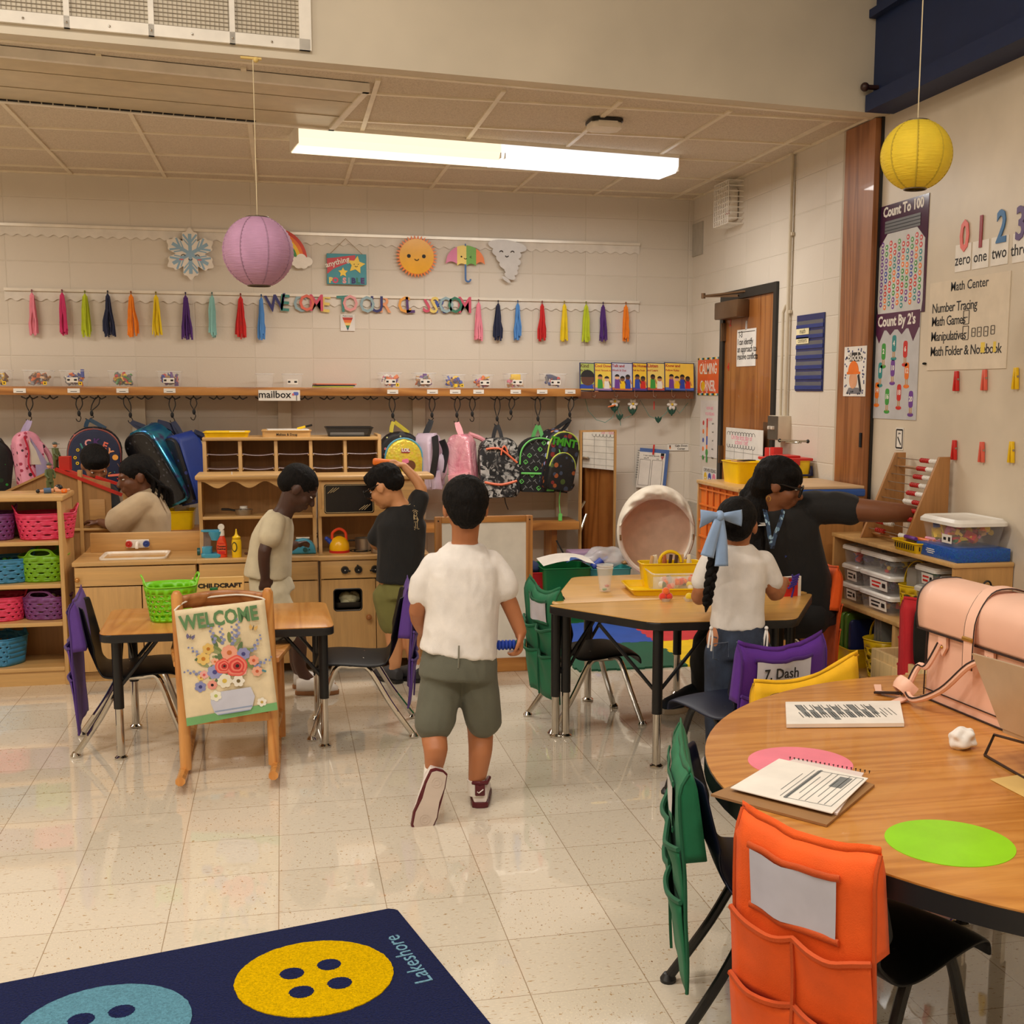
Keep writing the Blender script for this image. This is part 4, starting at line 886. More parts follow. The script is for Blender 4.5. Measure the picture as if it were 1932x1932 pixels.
# sink unit
r = thing('play_sink_unit','low birch play sink unit with white basin and red and blue taps','play kitchen',(-.735,6.46,0))
x0,x1 = -1.032,-.442
MB(BIRZ).b2((x0,YK+.02,.0),(x0+.018,6.65,.6)).b2((x1-.018,YK+.02,.0),(x1,6.65,.6)).b2((x0,6.635,.0),(x1,6.65,.6)).b2((x0,YK+.04,.0),(x1,YK+.06,.05)).build('carcass',r,world=True)
MB(BIR).b2((x0-.006,YK-.01,.6),(x1+.004,6.65,.622),.004).build('counter',r,world=True)
MB(BIR).b2((x0+.03,6.63,.62),(x1,6.65,.725),.004).prism([(x0,.622),(x0+.03,.622),(x0+.03,.66),(x0+.012,.635)],6.64,6.65,Mx(((1,0,0,0),(0,0,1,0),(0,1,0,0),(0,0,0,1)))).build('splashback',r,world=True)
d = MB(BIR).b2((x0+.004,YK,.498),(x1-.004,YK+.018,.594),.002).build('drawer_front',r,world=True)
b = MB(mat('brass knob',(206,150,84),.3,metal=.5)); knob(b,(x0+.018,YK,.535)); b.build('knob',d,world=True)
for a,c in ((x0+.004,x0+.318),(x0+.323,x1-.004)): MB(BIRZ).b2((a,YK,.06),(c,YK+.018,.492),.002).build('door',r,world=True)
bs = MB(mat('white plastic basin',(240,234,222),.25)); zr = .632
bx = [rrect(.33,.27,.03),rrect(.31,.25,.03),rrect(.27,.21,.03)]
bs.loft([[(x-.755,y+6.45,z) for x,y in q] for q,z in ((bx[0],.623),(bx[0],zr),(bx[1],zr),(bx[2],.58))],(0,1)); bs.build('basin',r,world=True)
fp = MB(mat('white tap plate',(238,232,222),.3)).box((-.762,6.622,.665),(.115,.014,.044),.003).build('tap_plate',r,world=True)
for x,c,nm in ((-.806,(190,36,30),'red'),(-.718,(40,64,140),'blue')): MB(mat('tap '+nm,c,.35)).cyl((x,6.615,.665),(x,6.6,.665),.018,.016,18).sph((x,6.599,.665),.006,8).build('tap_knob',fp,world=True)['label'] = nm+' tap knob'
MB(MATS['white tap plate']).tube(bez([(-.762,6.615,.67),(-.762,6.59,.672),(-.762,6.575,.66),(-.762,6.572,.645)],4),.008,8).build('spout',fp,world=True)
# hutch unit
r = thing('play_kitchen_hutch','birch play hutch with scalloped valance and one shelf above a low counter','play kitchen',(-.13,6.46,0))
x0,x1 = -.432,.168
def side_panels(x0,x1,zt):
    b = MB(BIRZ)
    for x in (x0,x1-.018):
        b.b2((x,YK+.02,.0),(x+.018,6.65,.6));
        prof = [(6.65,.62),(6.65,zt),(6.42,zt),(6.415,.86),(6.44,.82),(6.445,.72),(6.42,.66),(6.415,.62)]
        b.prism(prof,x,x+.018,Mx(((0,0,1,0),(1,0,0,0),(0,1,0,0),(0,0,0,1))))
    return b
side_panels(x0,x1,1.015).build('side_panel',r,world=True)
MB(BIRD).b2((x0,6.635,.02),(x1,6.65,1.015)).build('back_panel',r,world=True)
MB(BIR).b2((x0-.008,YK-.01,.6),(x1+.006,6.65,.622),.004).build('counter',r,world=True)
MB(BIR).b2((x0-.012,6.395,1.015),(x1+.008,6.66,1.042),.01,3).build('top_shelf',r,world=True)
MB(BIR).b2((x0+.018,6.43,.805),(x1-.018,6.64,.822),.004).build('shelf',r,world=True)
n = 48; pts = [(x1-.018,1.015),(x0+.018,1.015)]+[(x0+.018+(x1-x0-.036)*i/n,.988-.0+.017*cos(2*pi*(i/n)*3.5)) for i in range(n+1)]
MB(BIR).prism(pts,6.425,6.437,Mx(((1,0,0,0),(0,0,1,0),(0,1,0,0),(0,0,0,1)))).build('valance',r,world=True,smooth=30)
MB(BIR).b2((x0+.004,YK,.498),(x1-.004,YK+.018,.594),.002).build('drawer_front',r,world=True)
MB(BIRZ).b2((x0+.004,YK,.06),(x0+.3,YK+.018,.492),.002).build('door',r,world=True)
MB(BIRZ).b2((x0+.305,YK,.06),(x1-.004,YK+.018,.492),.002).build('door',r,world=True)
MB(TAGM).b2((x0+.17,6.41,1.042),(x0+.176,6.42,1.056)).build('peg',r,world=True)
# stove and microwave unit
r = thing('play_stove_unit','birch play stove with microwave, three black dials and an oven door','play kitchen',(.46,6.46,0))
x0,x1 = .178,.745
side_panels(x0,x1,1.005).build('side_panel',r,world=True)
MB(BIRD).b2((x0,6.635,.02),(x1,6.65,1.005)).build('back_panel',r,world=True)
MB(BIR).b2((x0-.008,YK-.01,.598),(x1+.006,6.65,.62),.004).build('counter',r,world=True)
MB(BIR).b2((x0-.01,6.395,1.005),(x1+.05,6.66,1.032),.01,3).build('top_shelf',r,world=True)
mw = MB(BIR).b2((x0+.005,6.42,.812),(x1-.02,6.445,1.002),.003).b2((x0+.018,6.445,.812),(x1-.018,6.64,.83)).build('microwave',r,world=True)
xm = frame((.3415,6.419,.906),(1,0,0),FW); BPL = mat('black glossy panel',(16,15,16),.18)
b = MB(BPL).at(xm).prism(rrect(.262,.155,.012),-.001,.002).m(mat('cream print',(214,190,142),.5))
b.tube([(x,y,.0025) for x,y in rrect(.252,.145,.011)],.0012,5,closed=True)
for s_ in (-1,1):
    for k in range(3): b.tube([(s_*(.113-.012*k)-s_*.0,s_*-.02-.0,.0025) if 0 else (s_*(-.112+.014*k),s_*(.03+.003*k),.0025),(s_*(-.08+.014*k),s_*(.06),.0025)],.0013,5)
b.build('door_panel',mw,world=True)
b = MB(GRIL)
for i in range(4): b.box((.55+.018*i,6.418,.855),(.0025,.003,.05)).box((.577,6.418,.833+.015*i),(.06,.003,.0025))
b.build('keypad_grid',mw,world=True)
p_ = MB(BIR).b2((x0+.004,YK,.5),(x1-.004,YK+.018,.594),.002).build('control_panel',r,world=True)
for x,a in ((.305,100),(.375,-10),(.462,-100)):
    b = MB(BLACK).at(T(x,YK,.545)); b.cyl((0,0,0),(0,-.016,0),.021,.018,20).box((0,-.014,.012),(.009,.012,.034),.003,x=I4); b.bm.transform(T(x,YK,.545) @ RY(a) @ T(-x,-YK,-.545)); b.m(TAGM).at(I4).cyl((x,YK-.018,.545),(x,YK-.0215,.545),.0025); b.build('dial',p_,world=True)
xd = .462; fx = lambda x,z: (x,z)
# oven door with a real window hole
b = MB(BIRZ); X0,X1,Z0,Z1 = x0+.006,xd,.06,.494; wc = rrect(.142,.112,.016,4); cx,cz = .318,.386
outer = []
for px_,pz_ in wc:
    k = max(abs(px_)/.071,abs(pz_)/.056);
    outer.append((min(max(cx+px_/.071*.6,X0),X1),min(max(cz+pz_/.056*.6,Z0),Z1)))
for y in (YK,YK+.018):
    ri = [b.v((cx+a,y,cz+c)) for a,c in wc]; ro = [b.v((a,y,c)) for a,c in outer]; m_ = len(ri)
    for i in range(m_): b.face([ri[i],ri[(i+1) % m_],ro[(i+1) % m_],ro[i]])
    if y == YK: f0 = (ri,ro)
    else:
        for q0,q1 in zip(f0,(ri,ro)):
            for i in range(m_): b.face([q0[i],q0[(i+1) % m_],q1[(i+1) % m_],q1[i]])
dr = b.build('oven_door',r,world=True,smooth=20)
b = MB(BLACK).tube([(cx+a*1.02,YK+.002,cz+c*1.03) for a,c in wc],.004,6,closed=True); b.build('window_rim',dr,world=True)
b = MB(mat('wood knob',(170,110,60),.4)); knob(b,(.425,YK,.292),.016); b.build('knob',dr,world=True)
MB(DARK).b2((x0+.02,YK+.2,.2),(xd,YK+.21,.49)).build('oven_liner',r,world=True)
MB(BIRZ).b2((xd+.004,YK,.06),(x1-.004,YK+.018,.494),.002).build('door',r,world=True)
b = MB(DARK)
for x in (.4,.57): b.tube([(x+.055*cos(a*pi/10),6.45+.055*sin(a*pi/10),.6215) for a in range(20)],.003,4,closed=True).tube([(x+.035*cos(a*pi/10),6.45+.035*sin(a*pi/10),.6215) for a in range(20)],.003,4,closed=True)
b.build('burner_rings',r,world=True)
b = MB(mat('dark steel pan',(70,66,62),.35,metal=.6)).at(T(.325,YK+.1,.335)); b.loft([[(x*k,y*k,z) for x,y in rrect(.15,.12,.02)] for k,z in ((.9,.002),(1,.03),(.97,.03),(.88,.006))],(1,1)); solo(b,'baking_pan','grey baking pan inside the play oven behind the round cornered window','pan',base=(.325,YK+.1,.335))
b = MB(mat('pale toy cabbage',(206,200,160),.6)); rr = random.Random(3)
for k in range(12): a = rr.random()*6.28; b.sph((.33+.025*cos(a),YK+.1+.02*sin(a),.375+rr.uniform(-.012,.016)),(.032,.03,.03),10)
solo(b,'toy_cauliflower','pale toy cauliflower lying in the pan in the play oven','toy food',base=(.33,YK+.1,.345))
# things on the kitchen
CK = {'ketchup': (226,62,28),'mustard': (240,196,16)}
TBL = mat('sky blue plastic',(70,158,190),.3); DTEAL = mat('dark teal plastic',(30,90,90),.35)
c = PZ(400,1051,.622); r = thing('toy_mixer','blue toy drip coffee maker with a clear column on the hutch counter','toy appliance',tuple(c))
b = MB(TBL); b.prism(rrect(.105,.07,.02),0,.022,bev=.006).prism(rrect(.05,.06,.015),.02,.055,T(-.022,0,0),bev=.006).lathe([(.001,.088),(.022,.088),(.026,.1),(.036,.122),(.038,.135),(.034,.135),(.001,.12)],20,T(.022,0,0)); b.build('body',r)
MB(CLEAR).cyl((-.022,0,.055),(-.022,0,.14),.02,.02,14).build('clear_column',r); MB(TBL).prism(rrect(.1,.045,.014),.133,.142,T(.0,0,0),bev=.003).build('lid',r)
MB(DTEAL).cyl((-.058,0,.03),(-.072,0,.03),.02,n=14).build('side_knob',r)
def bottle(px,py,col,name,label,cap,prof,lab):
    c = PZ(px,py,.622); c.y = max(c.y,6.31); r = thing(name,label,'toy bottle',tuple(c)); m_ = mat(name+' plastic',col,.35)
    MB(m_).lathe(prof,22,S(1,.8,1)).build('bottle_body',r); b = MB(cap[0]); cap[1](b); b.build('cap',r); b = MB(lab[0]); lab[1](b); b.build('label',r,smooth=0); return r
def kcap(b): b.cyl((0,0,.112),(0,0,.14),.016,.015,16).at(T(0,0,.156) @ RX(90)).lathe([(.001,-.006),(.016,-.006),(.017,0),(.016,.005),(.011,.006),(.001,.003)],18)
def klab(b): b.prism([(-.02,.018),(.02,.018),(.02,.07),(0,.095),(-.02,.07)],.0205,.0225,RX(90) @ I4).m(JUNK['red']).prism(rrect(.034,.014,.004),.0225,.0235,RX(90) @ T(0,.026,0)).m(INK).text('Tomato',.013,RX(90) @ T(0,.058,.0226),.0005,.0006).text('Ketchup',.012,RX(90) @ T(0,.045,.0226),.0005,.0006).m(JUNK['red']).text('Yummy',.011,RX(90) @ T(0,.074,.0226),.0005,.0005)
bottle(419,1051,(226,66,30),'ketchup_bottle','orange red toy ketchup bottle with open white cap on the hutch counter',(WHITE,kcap),[(.001,0),(.026,0),(.0265,.06),(.022,.09),(.014,.112),(.001,.114)],(mat('orange label',(236,90,50),.4),klab))
def mcap(b): b.lathe([(.001,.098),(.021,.098),(.021,.106),(.011,.112),(.006,.122),(.003,.145),(.001,.147)],16)
def mlab(b): b.prism(arc(0,.055,.015,0,350,20,.026),.019,.0215,RX(90) @ RY(-30)).m(JUNK['yellow']).prism(arc(0,.055,.011,0,350,20,.02),.0215,.0222,RX(90) @ RY(-30))
bottle(447,1051,(240,196,14),'mustard_bottle','yellow toy mustard bottle with pointed cap on the hutch counter',(mat('mustard cap',(242,200,20),.35),mcap),[(.001,0),(.024,0),(.0245,.08),(.021,.094),(.001,.1)],(mat('dark olive label',(66,66,20),.5),mlab))
c = PZ(465,1046,.622); b = MB(JUNK['brown']).sph(c+V((0,0,.006)),(.012,.01,.006),8).sph(c+V((.014,0,.005)),(.008,.008,.005),8); solo(b,'toy_food_piece','tiny brown toy food piece beside the mustard bottle','toy food',base=c)
c = PY(460,967,6.5); c.z = .822; r = thing('toy_frying_pan','small steel frying pan with black handle on the hutch shelf','pan',tuple(c))
STEEL = mat('brushed steel',(176,164,148),.3,metal=.8)
MB(STEEL).lathe([(.001,0),(.04,0),(.047,.03),(.044,.03),(.037,.004),(.001,.004)],24).build('pan_body',r); MB(BLACK).tube(bez([(-.045,0,.024),(-.08,0,.03),(-.115,0,.031)],4),[.006]*4+[.007]*4+[.005],8).build('handle',r)
b = MB(TAGM).cyl(c+V((.0,0,.034)),c+V((0,0,.046)),.02,n=16).cyl(c+V((0,0,.005)),c+V((0,0,.034)),.012); solo(b,'toy_dish','small white cup shaped toy standing in the frying pan','toy dish',base=c+V((0,0,.004)))
c = PZ(572,1044,.622); r = thing('toy_toaster','rounded blue toy toaster under the hand of the boy in beige','toy appliance',tuple(c))
b = MB(TBL); prof = [(-.066,0),(.066,0)]+[(.066*cos(rad(a)),.012+.072*sin(rad(a))) for a in range(0,181,15)]
b.prism(prof,-.035,.035,RX(90),bev=.01,seg=3); b.build('body',r,smooth=50); MB(WHITE).box((0,0,.083),(.07,.03,.006),.002).build('slot_trim',r); MB(DTEAL).cyl((.01,-.035,.024),(.01,-.044,.024),.012,n=16).sph((.032,-.036,.024),.004,8).build('dial',r)
c = PZ(640,1040,.62); c.y = 6.42; r = thing('toy_kettle','yellow toy kettle with red handle and base and blue spout on the play stove','toy appliance',(c.x,6.42,.62))
MB(mat('kettle yellow',(246,188,20),.25)).lathe([(.001,.012),(.052,.012),(.054,.022),(.05,.05),(.034,.075),(.012,.086),(.001,.087)],28).build('kettle_body',r)
MB(JUNK['red']).lathe([(.001,0),(.054,0),(.055,.012),(.001,.013)],28).build('base',r); MB(mat('kettle handle red',(226,70,36),.3)).tube(bez([(-.036,0,.07),(-.034,0,.105),(-.0,0,.125),(.032,0,.105),(.036,0,.062)],6),.0075,8).build('handle',r); MB(JUNK['blue']).tube([(-.04,0,.05),(-.062,0,.07)],[.014,.011],10).sph((-.066,0,.074),.012,10).build('spout',r)
for px,w,h,lb in ((687,.05,.062,'tall steel toy pot behind on the play stove'),(712,.036,.048,'small steel toy pot in front on the play stove')):
    c = PZ(px,1040 if w > .04 else 1046,.62); yy = 6.5 if w > .04 else 6.36; c = V((PY(px,1000,yy).x,yy,.622)); r = thing('toy_pot',lb,'pot',tuple(c),0,'toy pots on the stove')
    MB(STEEL).lathe([(.001,0),(w,0),(w,h),(w+.003,h+.001),(w-.003,h),(w-.003,.004),(.001,.004)],24).build('pot_body',r); MB(BLACK).box((-w-.018 if w > .04 else w+.018,0,h*.8),(.036,.014,.008),.003).build('handle',r)
# stack panel with number 37 behind, white cabinet edge between hutch and stove
b = MB(mat('pale grey cabinet',(206,200,192),.5)).b2((.12,7.0,0),(.3,7.3,.9)).m(WHITE).b2((.118,6.995,.885),(.302,7.3,.94)); x_ = frame(PY(594,1012,6.994),(1,0,0),FW)
b.m(INK).at(x_).text('37',.05,T(0,0,0),.001,.001); solo(b,'storage_cart','grey cart marked 37 seen in the gap between hutch and stove','cart',base=(.21,7.15,0))
# mail cubbies
r = thing('mail_cubby_unit','birch mail cubby with two visible rows of five trays behind the play kitchen','cubby shelf',(.066,7.65,0))
xs = [-.459,-.251,-.038,.172,.381,.592]; Yc = 7.5; b = MB(BIRZ)
for i,x in enumerate(xs): b.b2((x-.011,Yc+(0 if i in (0,5) else .01),.5),(x+.011,Yc+.34,1.176 if i != 5 else 1.205),.002)
b.b2((-.47,Yc,0),(.603,Yc+.34,.5)); b.build('upright',r,world=True)
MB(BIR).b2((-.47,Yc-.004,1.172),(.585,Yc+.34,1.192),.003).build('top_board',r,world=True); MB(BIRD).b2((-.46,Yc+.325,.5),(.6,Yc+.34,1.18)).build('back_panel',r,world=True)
TRAY = mat('clear sagging tray',(216,200,206),.15,alpha=.35); b = MB(BIR)
for z in (1.086,1.0,.914,.83,.74,.65,.56):
    for i in range(5):
        for x in (xs[i]+.011,xs[i+1]-.019): b.b2((x,Yc+.01,z-.006),(x+.008,Yc+.32,z))
b.build('tray_runner',r,world=True)
rr = random.Random(8)
for z in (1.086,1.0,.914,.83):
    for i in range(5):
        sg = -.004-.006*rr.random(); xa,xb = xs[i]+.014,xs[i+1]-.014
        b = MB(TRAY).grid(lambda u,v: (xa+(xb-xa)*u,Yc+.012+.3*v,z+.004+sg*4*u*(1-u)*(1-.3*v)),10,3).tube([(xa+(xb-xa)*k/10,Yc+.01,z+.005+sg*4*(k/10)*(1-k/10)) for k in range(11)],.0028,5)
        b.build('tray',r,world=True)
def tray_box(px,py,Y,w,d,h,mt,name,label,cat,z,tw=1.1):
    c = PY(px,py,Y); c.z = z; c.y = Y+d/2; r = thing(name,label,cat,tuple(c)); tub(r,w,d,h,tw,mt,mt); return r,c
YEL = mat('yellow plastic',(242,200,8),.3)
r,c = tray_box(427,823,7.52,.25,.2,.03,YEL,'yellow_tray','yellow tray with papers on top of the mail cubbies','tray',1.192,1.06)
b = MB(mat('yellow folder',(236,196,30),.5)).box((c.x-.04,c.y,1.215),(.14,.17,.012)).m(TAGM).box((c.x+.06,c.y,1.217),(.09,.17,.014)); solo(b,'paper_stack','yellow and white papers lying in the yellow tray on the cubbies','papers',base=(c.x,c.y,1.205))
r,c = tray_box(541,823,7.52,.29,.22,.038,BIR,'wooden_box','open wooden box with a stack of white paper on the mail cubbies','box',1.192,1.0)
b = MB(INK).at(frame((c.x,7.517,1.207),(1,0,0),FW)).text('Melissa & Doug',.02,I4,.0006,.0004); b.build('printed_name',r,world=True)
b = MB(TAGM)
for k in range(4): b.box((c.x-.01+.006*k,c.y,1.2+.009*k+.006),(.25,.19,.008),x=RZ(2*k-3))
solo(b,'paper_stack','white paper stack filling the wooden box on the cubbies','papers',base=(c.x,c.y,1.198))
p = PY(580,814,7.6); b = MB(JUNK['yellow']).tube([(p.x-.06,7.64,1.238),(p.x-.01,7.63,1.252)],.008,8).m(BLACK).tube([(p.x-.01,7.63,1.252),(p.x+.03,7.62,1.262)],.007,8); solo(b,'marker_pen','yellow and black marker on the paper stack of the wooden box','pen',base=(p.x,7.63,1.24))
c = PY(660,823,7.52); c.z = 1.192; c.y = 7.64; r = thing('mesh_tray','black wire mesh letter tray with papers on the mail cubbies','tray',tuple(c))
MESH = mat('black wire mesh',(30,29,28),.5,alpha=.75); q = [[(x,y,z) for x,y in rrect(.25*k,.2*k,.01,2)] for k,z in ((1,.002),(1.16,.055))]
MB(MESH).loft(q,(1,0)).build('mesh_body',r); MB(BLACK).tube(q[1],.004,6,closed=True).tube(q[0],.004,6,closed=True).build('rim',r)
b = MB(TAGM).box((c.x-.01,c.y,1.205),(.21,.16,.012),x=RZ(-3)); solo(b,'paper_stack','white papers in the black mesh tray on the cubbies','papers',base=(c.x,c.y,1.199))
# shelf of baskets
r = thing('basket_shelf','birch shelving unit of four shelves holding coloured baskets, far left','shelf',(-1.63,6.45,0))
x0,x1 = -2.2,-1.075; Y1 = 6.6
MB(BIRZ).b2((x1-.02,YK,0),(x1,Y1,.955),.003).b2((x0,YK,0),(x0+.02,Y1,.955),.003).build('side_panel',r,world=True)
MB(BIR).b2((x0-.01,YK-.006,.93),(x1+.012,Y1+.005,.958),.008,3).build('top_board',r,world=True)
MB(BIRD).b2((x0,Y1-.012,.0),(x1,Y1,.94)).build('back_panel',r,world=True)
for z in (.72,.505,.312,.083): MB(BIR).b2((x0+.02,YK+.004,z-.011),(x1-.02,Y1-.01,z+.011),.004).build('shelf_board',r,world=True)
MB(BIR).b2((x0+.02,YK+.015,0),(x1-.02,YK+.03,.075)).build('plinth',r,world=True)
def basket(name,label,cat,loc,rz,w,d,h,col,ears=True,ear=.3,rows=4,hole=.17,taper=1.18,group=None,cols=18,skip=0):
    r = thing(name,label,cat,loc,rz,group); m_ = mat(name+' %d%d%d' % tuple(int(c) for c in col),col,.38)
    def hh(u):
        a = 2*pi*u; e = 0
        if ears:
            for a0 in (0,pi,2*pi): e += math.exp(-((a-a0)/.42)**4)
        return h*(1+ear*min(e,1))
    def pos(u,v,top=None):
        a = 2*pi*u; zz = v*h if v <= 1 else h+(hh(u)-h)*(v-1); k = 1+(taper-1)*min(zz/h,1.35); c_,s_ = cos(a),sin(a)
        e_ = .72; return (w/2*k*abs(c_)**e_*(1 if c_ > 0 else -1),d/2*k*abs(s_)**e_*(1 if s_ > 0 else -1),zz)
    b = MB(m_)
    def cell(u0,u1,v0,v1,hr,sub=1):
        if hr <= 0:
            n = 3
            for i in range(n):
                a,c_ = u0+(u1-u0)*i/n,u0+(u1-u0)*(i+1)/n; b.face([b.v(pos(a,v0)),b.v(pos(c_,v0)),b.v(pos(c_,v1)),b.v(pos(a,v1))])
            return
        N = 16; R,Q = [],[]
        for k in range(N):
            a = 2*pi*k/N; c_,s_ = cos(a),sin(a); m2 = max(abs(c_),abs(s_)); R.append(b.v(pos((u0+u1)/2+(u1-u0)/2*c_/m2,(v0+v1)/2+(v1-v0)/2*s_/m2))); Q.append(b.v(pos((u0+u1)/2+(u1-u0)*hr*c_,(v0+v1)/2+(v1-v0)*hr*s_)))
        for k in range(N): b.face([R[k],R[(k+1) % N],Q[(k+1) % N],Q[k]])
    vb,vt = .1,.8
    for i in range(cols):
        u0,u1 = i/cols,(i+1)/cols
        cell(u0,u1,0,vb,0); cell(u0,u1,vt,1,0)
        for j in range(rows):
            s_ = .5/cols if j % 2 else 0; sk = skip and (abs(((u0+u1)/2+s_) % 1-.75) < skip)
            cell(u0+s_,u1+s_,vb+(vt-vb)*j/rows,vb+(vt-vb)*(j+1)/rows,0 if sk else hole)
    if ears:
        for c0 in (0,.5):
            cell(c0-.06,c0+.06,1,2,.36)
            for s_ in (-1,1): cell(c0+s_*.06,c0+s_*.13,1,2,0)
    b.face([b.v(pos(i/40,0)) for i in range(40)][::-1])
    bmesh.ops.remove_doubles(b.bm,verts=b.bm.verts,dist=1e-5)
    b.build('basket_body',r,smooth=40,mods=[('shell','SOLIDIFY',dict(thickness=.004,offset=-1))])
    ring = [pos(i/60,1 if not ears else 1+(1 if hh(i/60) > h*1.0001 else 0)) for i in range(60)]
    MB(m_).tube(ring,.0035,6,closed=True).build('rim',r)
    return r
BP,BB,BG,BV = (226,60,100),(60,134,178),(116,172,20),(118,62,124)
G_ = 'coloured baskets in the shelving unit'
def bloc(px,py,z,y=6.42): p = PY(px,py,y); return (p.x,y,z)
basket('basket','purple basket cut by the left edge, top row of the shelving unit','basket',bloc(-14,1000,.732),15,.19,.2,.13,BV,group=G_)
basket('basket','pink basket with a big handle hole, top row of the shelving unit','basket',bloc(88,1000,.732),12,.25,.2,.13,BP,group=G_,skip=.0)
basket('basket','blue basket with dark contents, second row of the shelving unit','basket',bloc(15,1060,.517),20,.2,.2,.12,BB,group=G_)
basket('basket','green basket, second row of the shelving unit','basket',bloc(84,1060,.517),90,.18,.2,.13,BG,group=G_,skip=.1)
basket('basket','pink basket with orange contents, third row of the shelving unit','basket',bloc(4,1140,.324),12,.2,.2,.12,BP,group=G_)
basket('basket','purple basket with pale blocks, third row of the shelving unit','basket',bloc(90,1140,.324),80,.18,.2,.115,BV,group=G_)
basket('basket','blue basket alone on the bottom row of the shelving unit','basket',bloc(2,1225,.095),60,.2,.2,.14,BB,group=G_,skip=.06)
for px,z,cols,lb in ((4,.327,['orange','tan','red'],'orange and tan toys in the pink basket of the third row'),(90,.327,['white','tan','yellow','pink'],'pale toy blocks in the purple basket of the third row'),(15,.52,['brown','grey','green'],'dark toys in the blue basket of the second row')):
    p = V(bloc(px,1000,z)); o = junk(MB(),.16,.14,.1,40,cols,px,s=.022).build('assorted_toys',None); o.location = p+V((0,0,.004)); tag(o,lb,'toys','toys in the shelf baskets'); o['kind'] = 'stuff'
# dollhouse with red roof
r = thing('dollhouse','open birch dollhouse with a sloping red roof behind the shelving unit','dollhouse',(-1.25,7.05,0))
def Q(px,py,Y=7.0): return PY(px,py,Y)
def slab(b,a,c,Y0,Y1,th):
    """sloping board from a to c (x,z) between two depths"""
    a,c = V((a[0],0,a[1])),V((c[0],0,c[1])); d = (c-a).normalized(); n = V((-d.z,0,d.x));
    if n.z < 0: n = -n
    b.prism([(a.x,a.z),(c.x,c.z),(c.x+n.x*th,c.z+n.z*th),(a.x+n.x*th,a.z+n.z*th)],Y0,Y1,Mx(((1,0,0,0),(0,0,1,0),(0,1,0,0),(0,0,0,1))))
REDW = mat('red painted wood',(196,40,28),.4)
a,c = Q(103,888),Q(229,937); b = MB(REDW); slab(b,(a.x,a.z),(c.x,c.z),7.0,7.018,.018); a2,c2 = Q(180,902,7.2),Q(236,922,7.2); slab(b,(a2.x,a2.z),(c2.x+.02,c2.z),7.18,7.2,.016)
m1 = Q(175,914); slab(b,(a.x,a.z),(m1.x,m1.z),7.018,7.19,.012); b.b2((a.x+.02,7.02,a.z-.0),(a.x+.075,7.1,a.z+.075)); b.build('roof',r,world=True)
l0 = Q(0,935); b = MB(BIRE); slab(b,(l0.x,l0.z),(a.x,a.z),7.0,7.2,.012); b.build('left_roof',r,world=True)
MB(BIRD).prism([(l0.x,.5),(Q(167,0).x,.5),(Q(167,0).x,Q(167,912).z),(a.x,a.z),(l0.x,l0.z)],7.02,7.03,Mx(((1,0,0,0),(0,0,1,0),(0,1,0,0),(0,0,0,1)))).build('partition',r,world=True)
b = MB(BIRZ); x_ = Q(199,0).x; b.b2((x_-.02,7.0,0),(x_+.02,7.02,Q(195,922).z)); x_ = Q(107,0).x; b.b2((x_-.01,7.0,.5),(x_+.01,7.05,a.z)); x_ = Q(222,0,7.2).x; b.b2((x_-.02,7.19,0),(x_+.02,7.2,.86)); b.build('post',r,world=True)
z_ = Q(150,997).z; MB(BIR).b2((l0.x,7.0,z_-.014),(Q(196,0).x,7.25,z_),.003).b2((l0.x,7.0,.3),(Q(205,0).x,7.25,.314)).build('floor_board',r,world=True)
MB(BIRE).b2((Q(138,0).x-.04,7.01,z_),(Q(138,0).x+.045,7.02,Q(0,945).z),.004).build('door_panel',r,world=True)
p = Q(166,990); b = MB(mat('teal block',(40,104,124),.4)).box((p.x,7.1,z_+.03),(.055,.05,.055),.004,x=RZ(12)); solo(b,'toy_block','teal toy block on the dollhouse floor','toy',base=(p.x,7.1,z_))
p = Q(188,992); b = MB(BIRE).box((p.x,7.12,z_+.012),(.06,.04,.02),.003).box((p.x-.01,7.125,z_+.03),(.05,.04,.014),.003); solo(b,'toy_bed','small wooden toy bed on the dollhouse floor beside the teal block','toy',base=(p.x,7.12,z_))
# little figures
OLV = mat('olive uniform',(86,98,56),.55); FSK = mat('figure skin',(220,160,120),.5)
def figure(c,h,name,label,rz=0,lie=False):
    r = thing(name,label,'toy figure',tuple(c),rz); k = h/.12; X = S(k) if not lie else RX(0) @ S(k)
    b = MB(OLV).at(X); b.tube([(0,0,.04),(0,0,.06),(0,0,.092)],[.013,.012,.015],10).tube([(-.008,0,.045),(-.009,0,.004)],[.008,.006],8).tube([(.008,0,.045),(.009,0,.004)],[.008,.006],8).tube([(-.014,0,.088),(-.02,-.006,.068),(-.012,-.014,.056)],.005,6).tube([(.014,0,.088),(.02,-.006,.068),(.012,-.014,.056)],.005,6); b.build('body',r)
    b = MB(FSK).at(X); b.sph((0,0,.105),(.009,.01,.012),10); b.build('head',r); b = MB(mat('grey cap',(70,78,70),.5)).at(X); b.sph((0,.001,.112),(.0105,.011,.008),10).box((0,-.012,.11),(.014,.012,.002)); b.build('cap',r); b = MB(BLACK).at(X); b.box((0,-.004,.003),(.032,.022,.006),.002); b.build('boots',r)
p = Q(103,889,7.03); figure((p.x,7.08,p.z+.01),.15,'toy_soldier','green toy soldier figure standing on the ridge of the red roof',70)
p = PY(97,925,6.55); figure((p.x,6.52,.958),.15,'toy_soldier','green toy soldier figure standing on the shelving unit',40)
p = PY(95,927,6.4); r = thing('toy_doll','small doll in blue shorts lying on the shelving unit','toy figure',(p.x,6.42,.958),12)
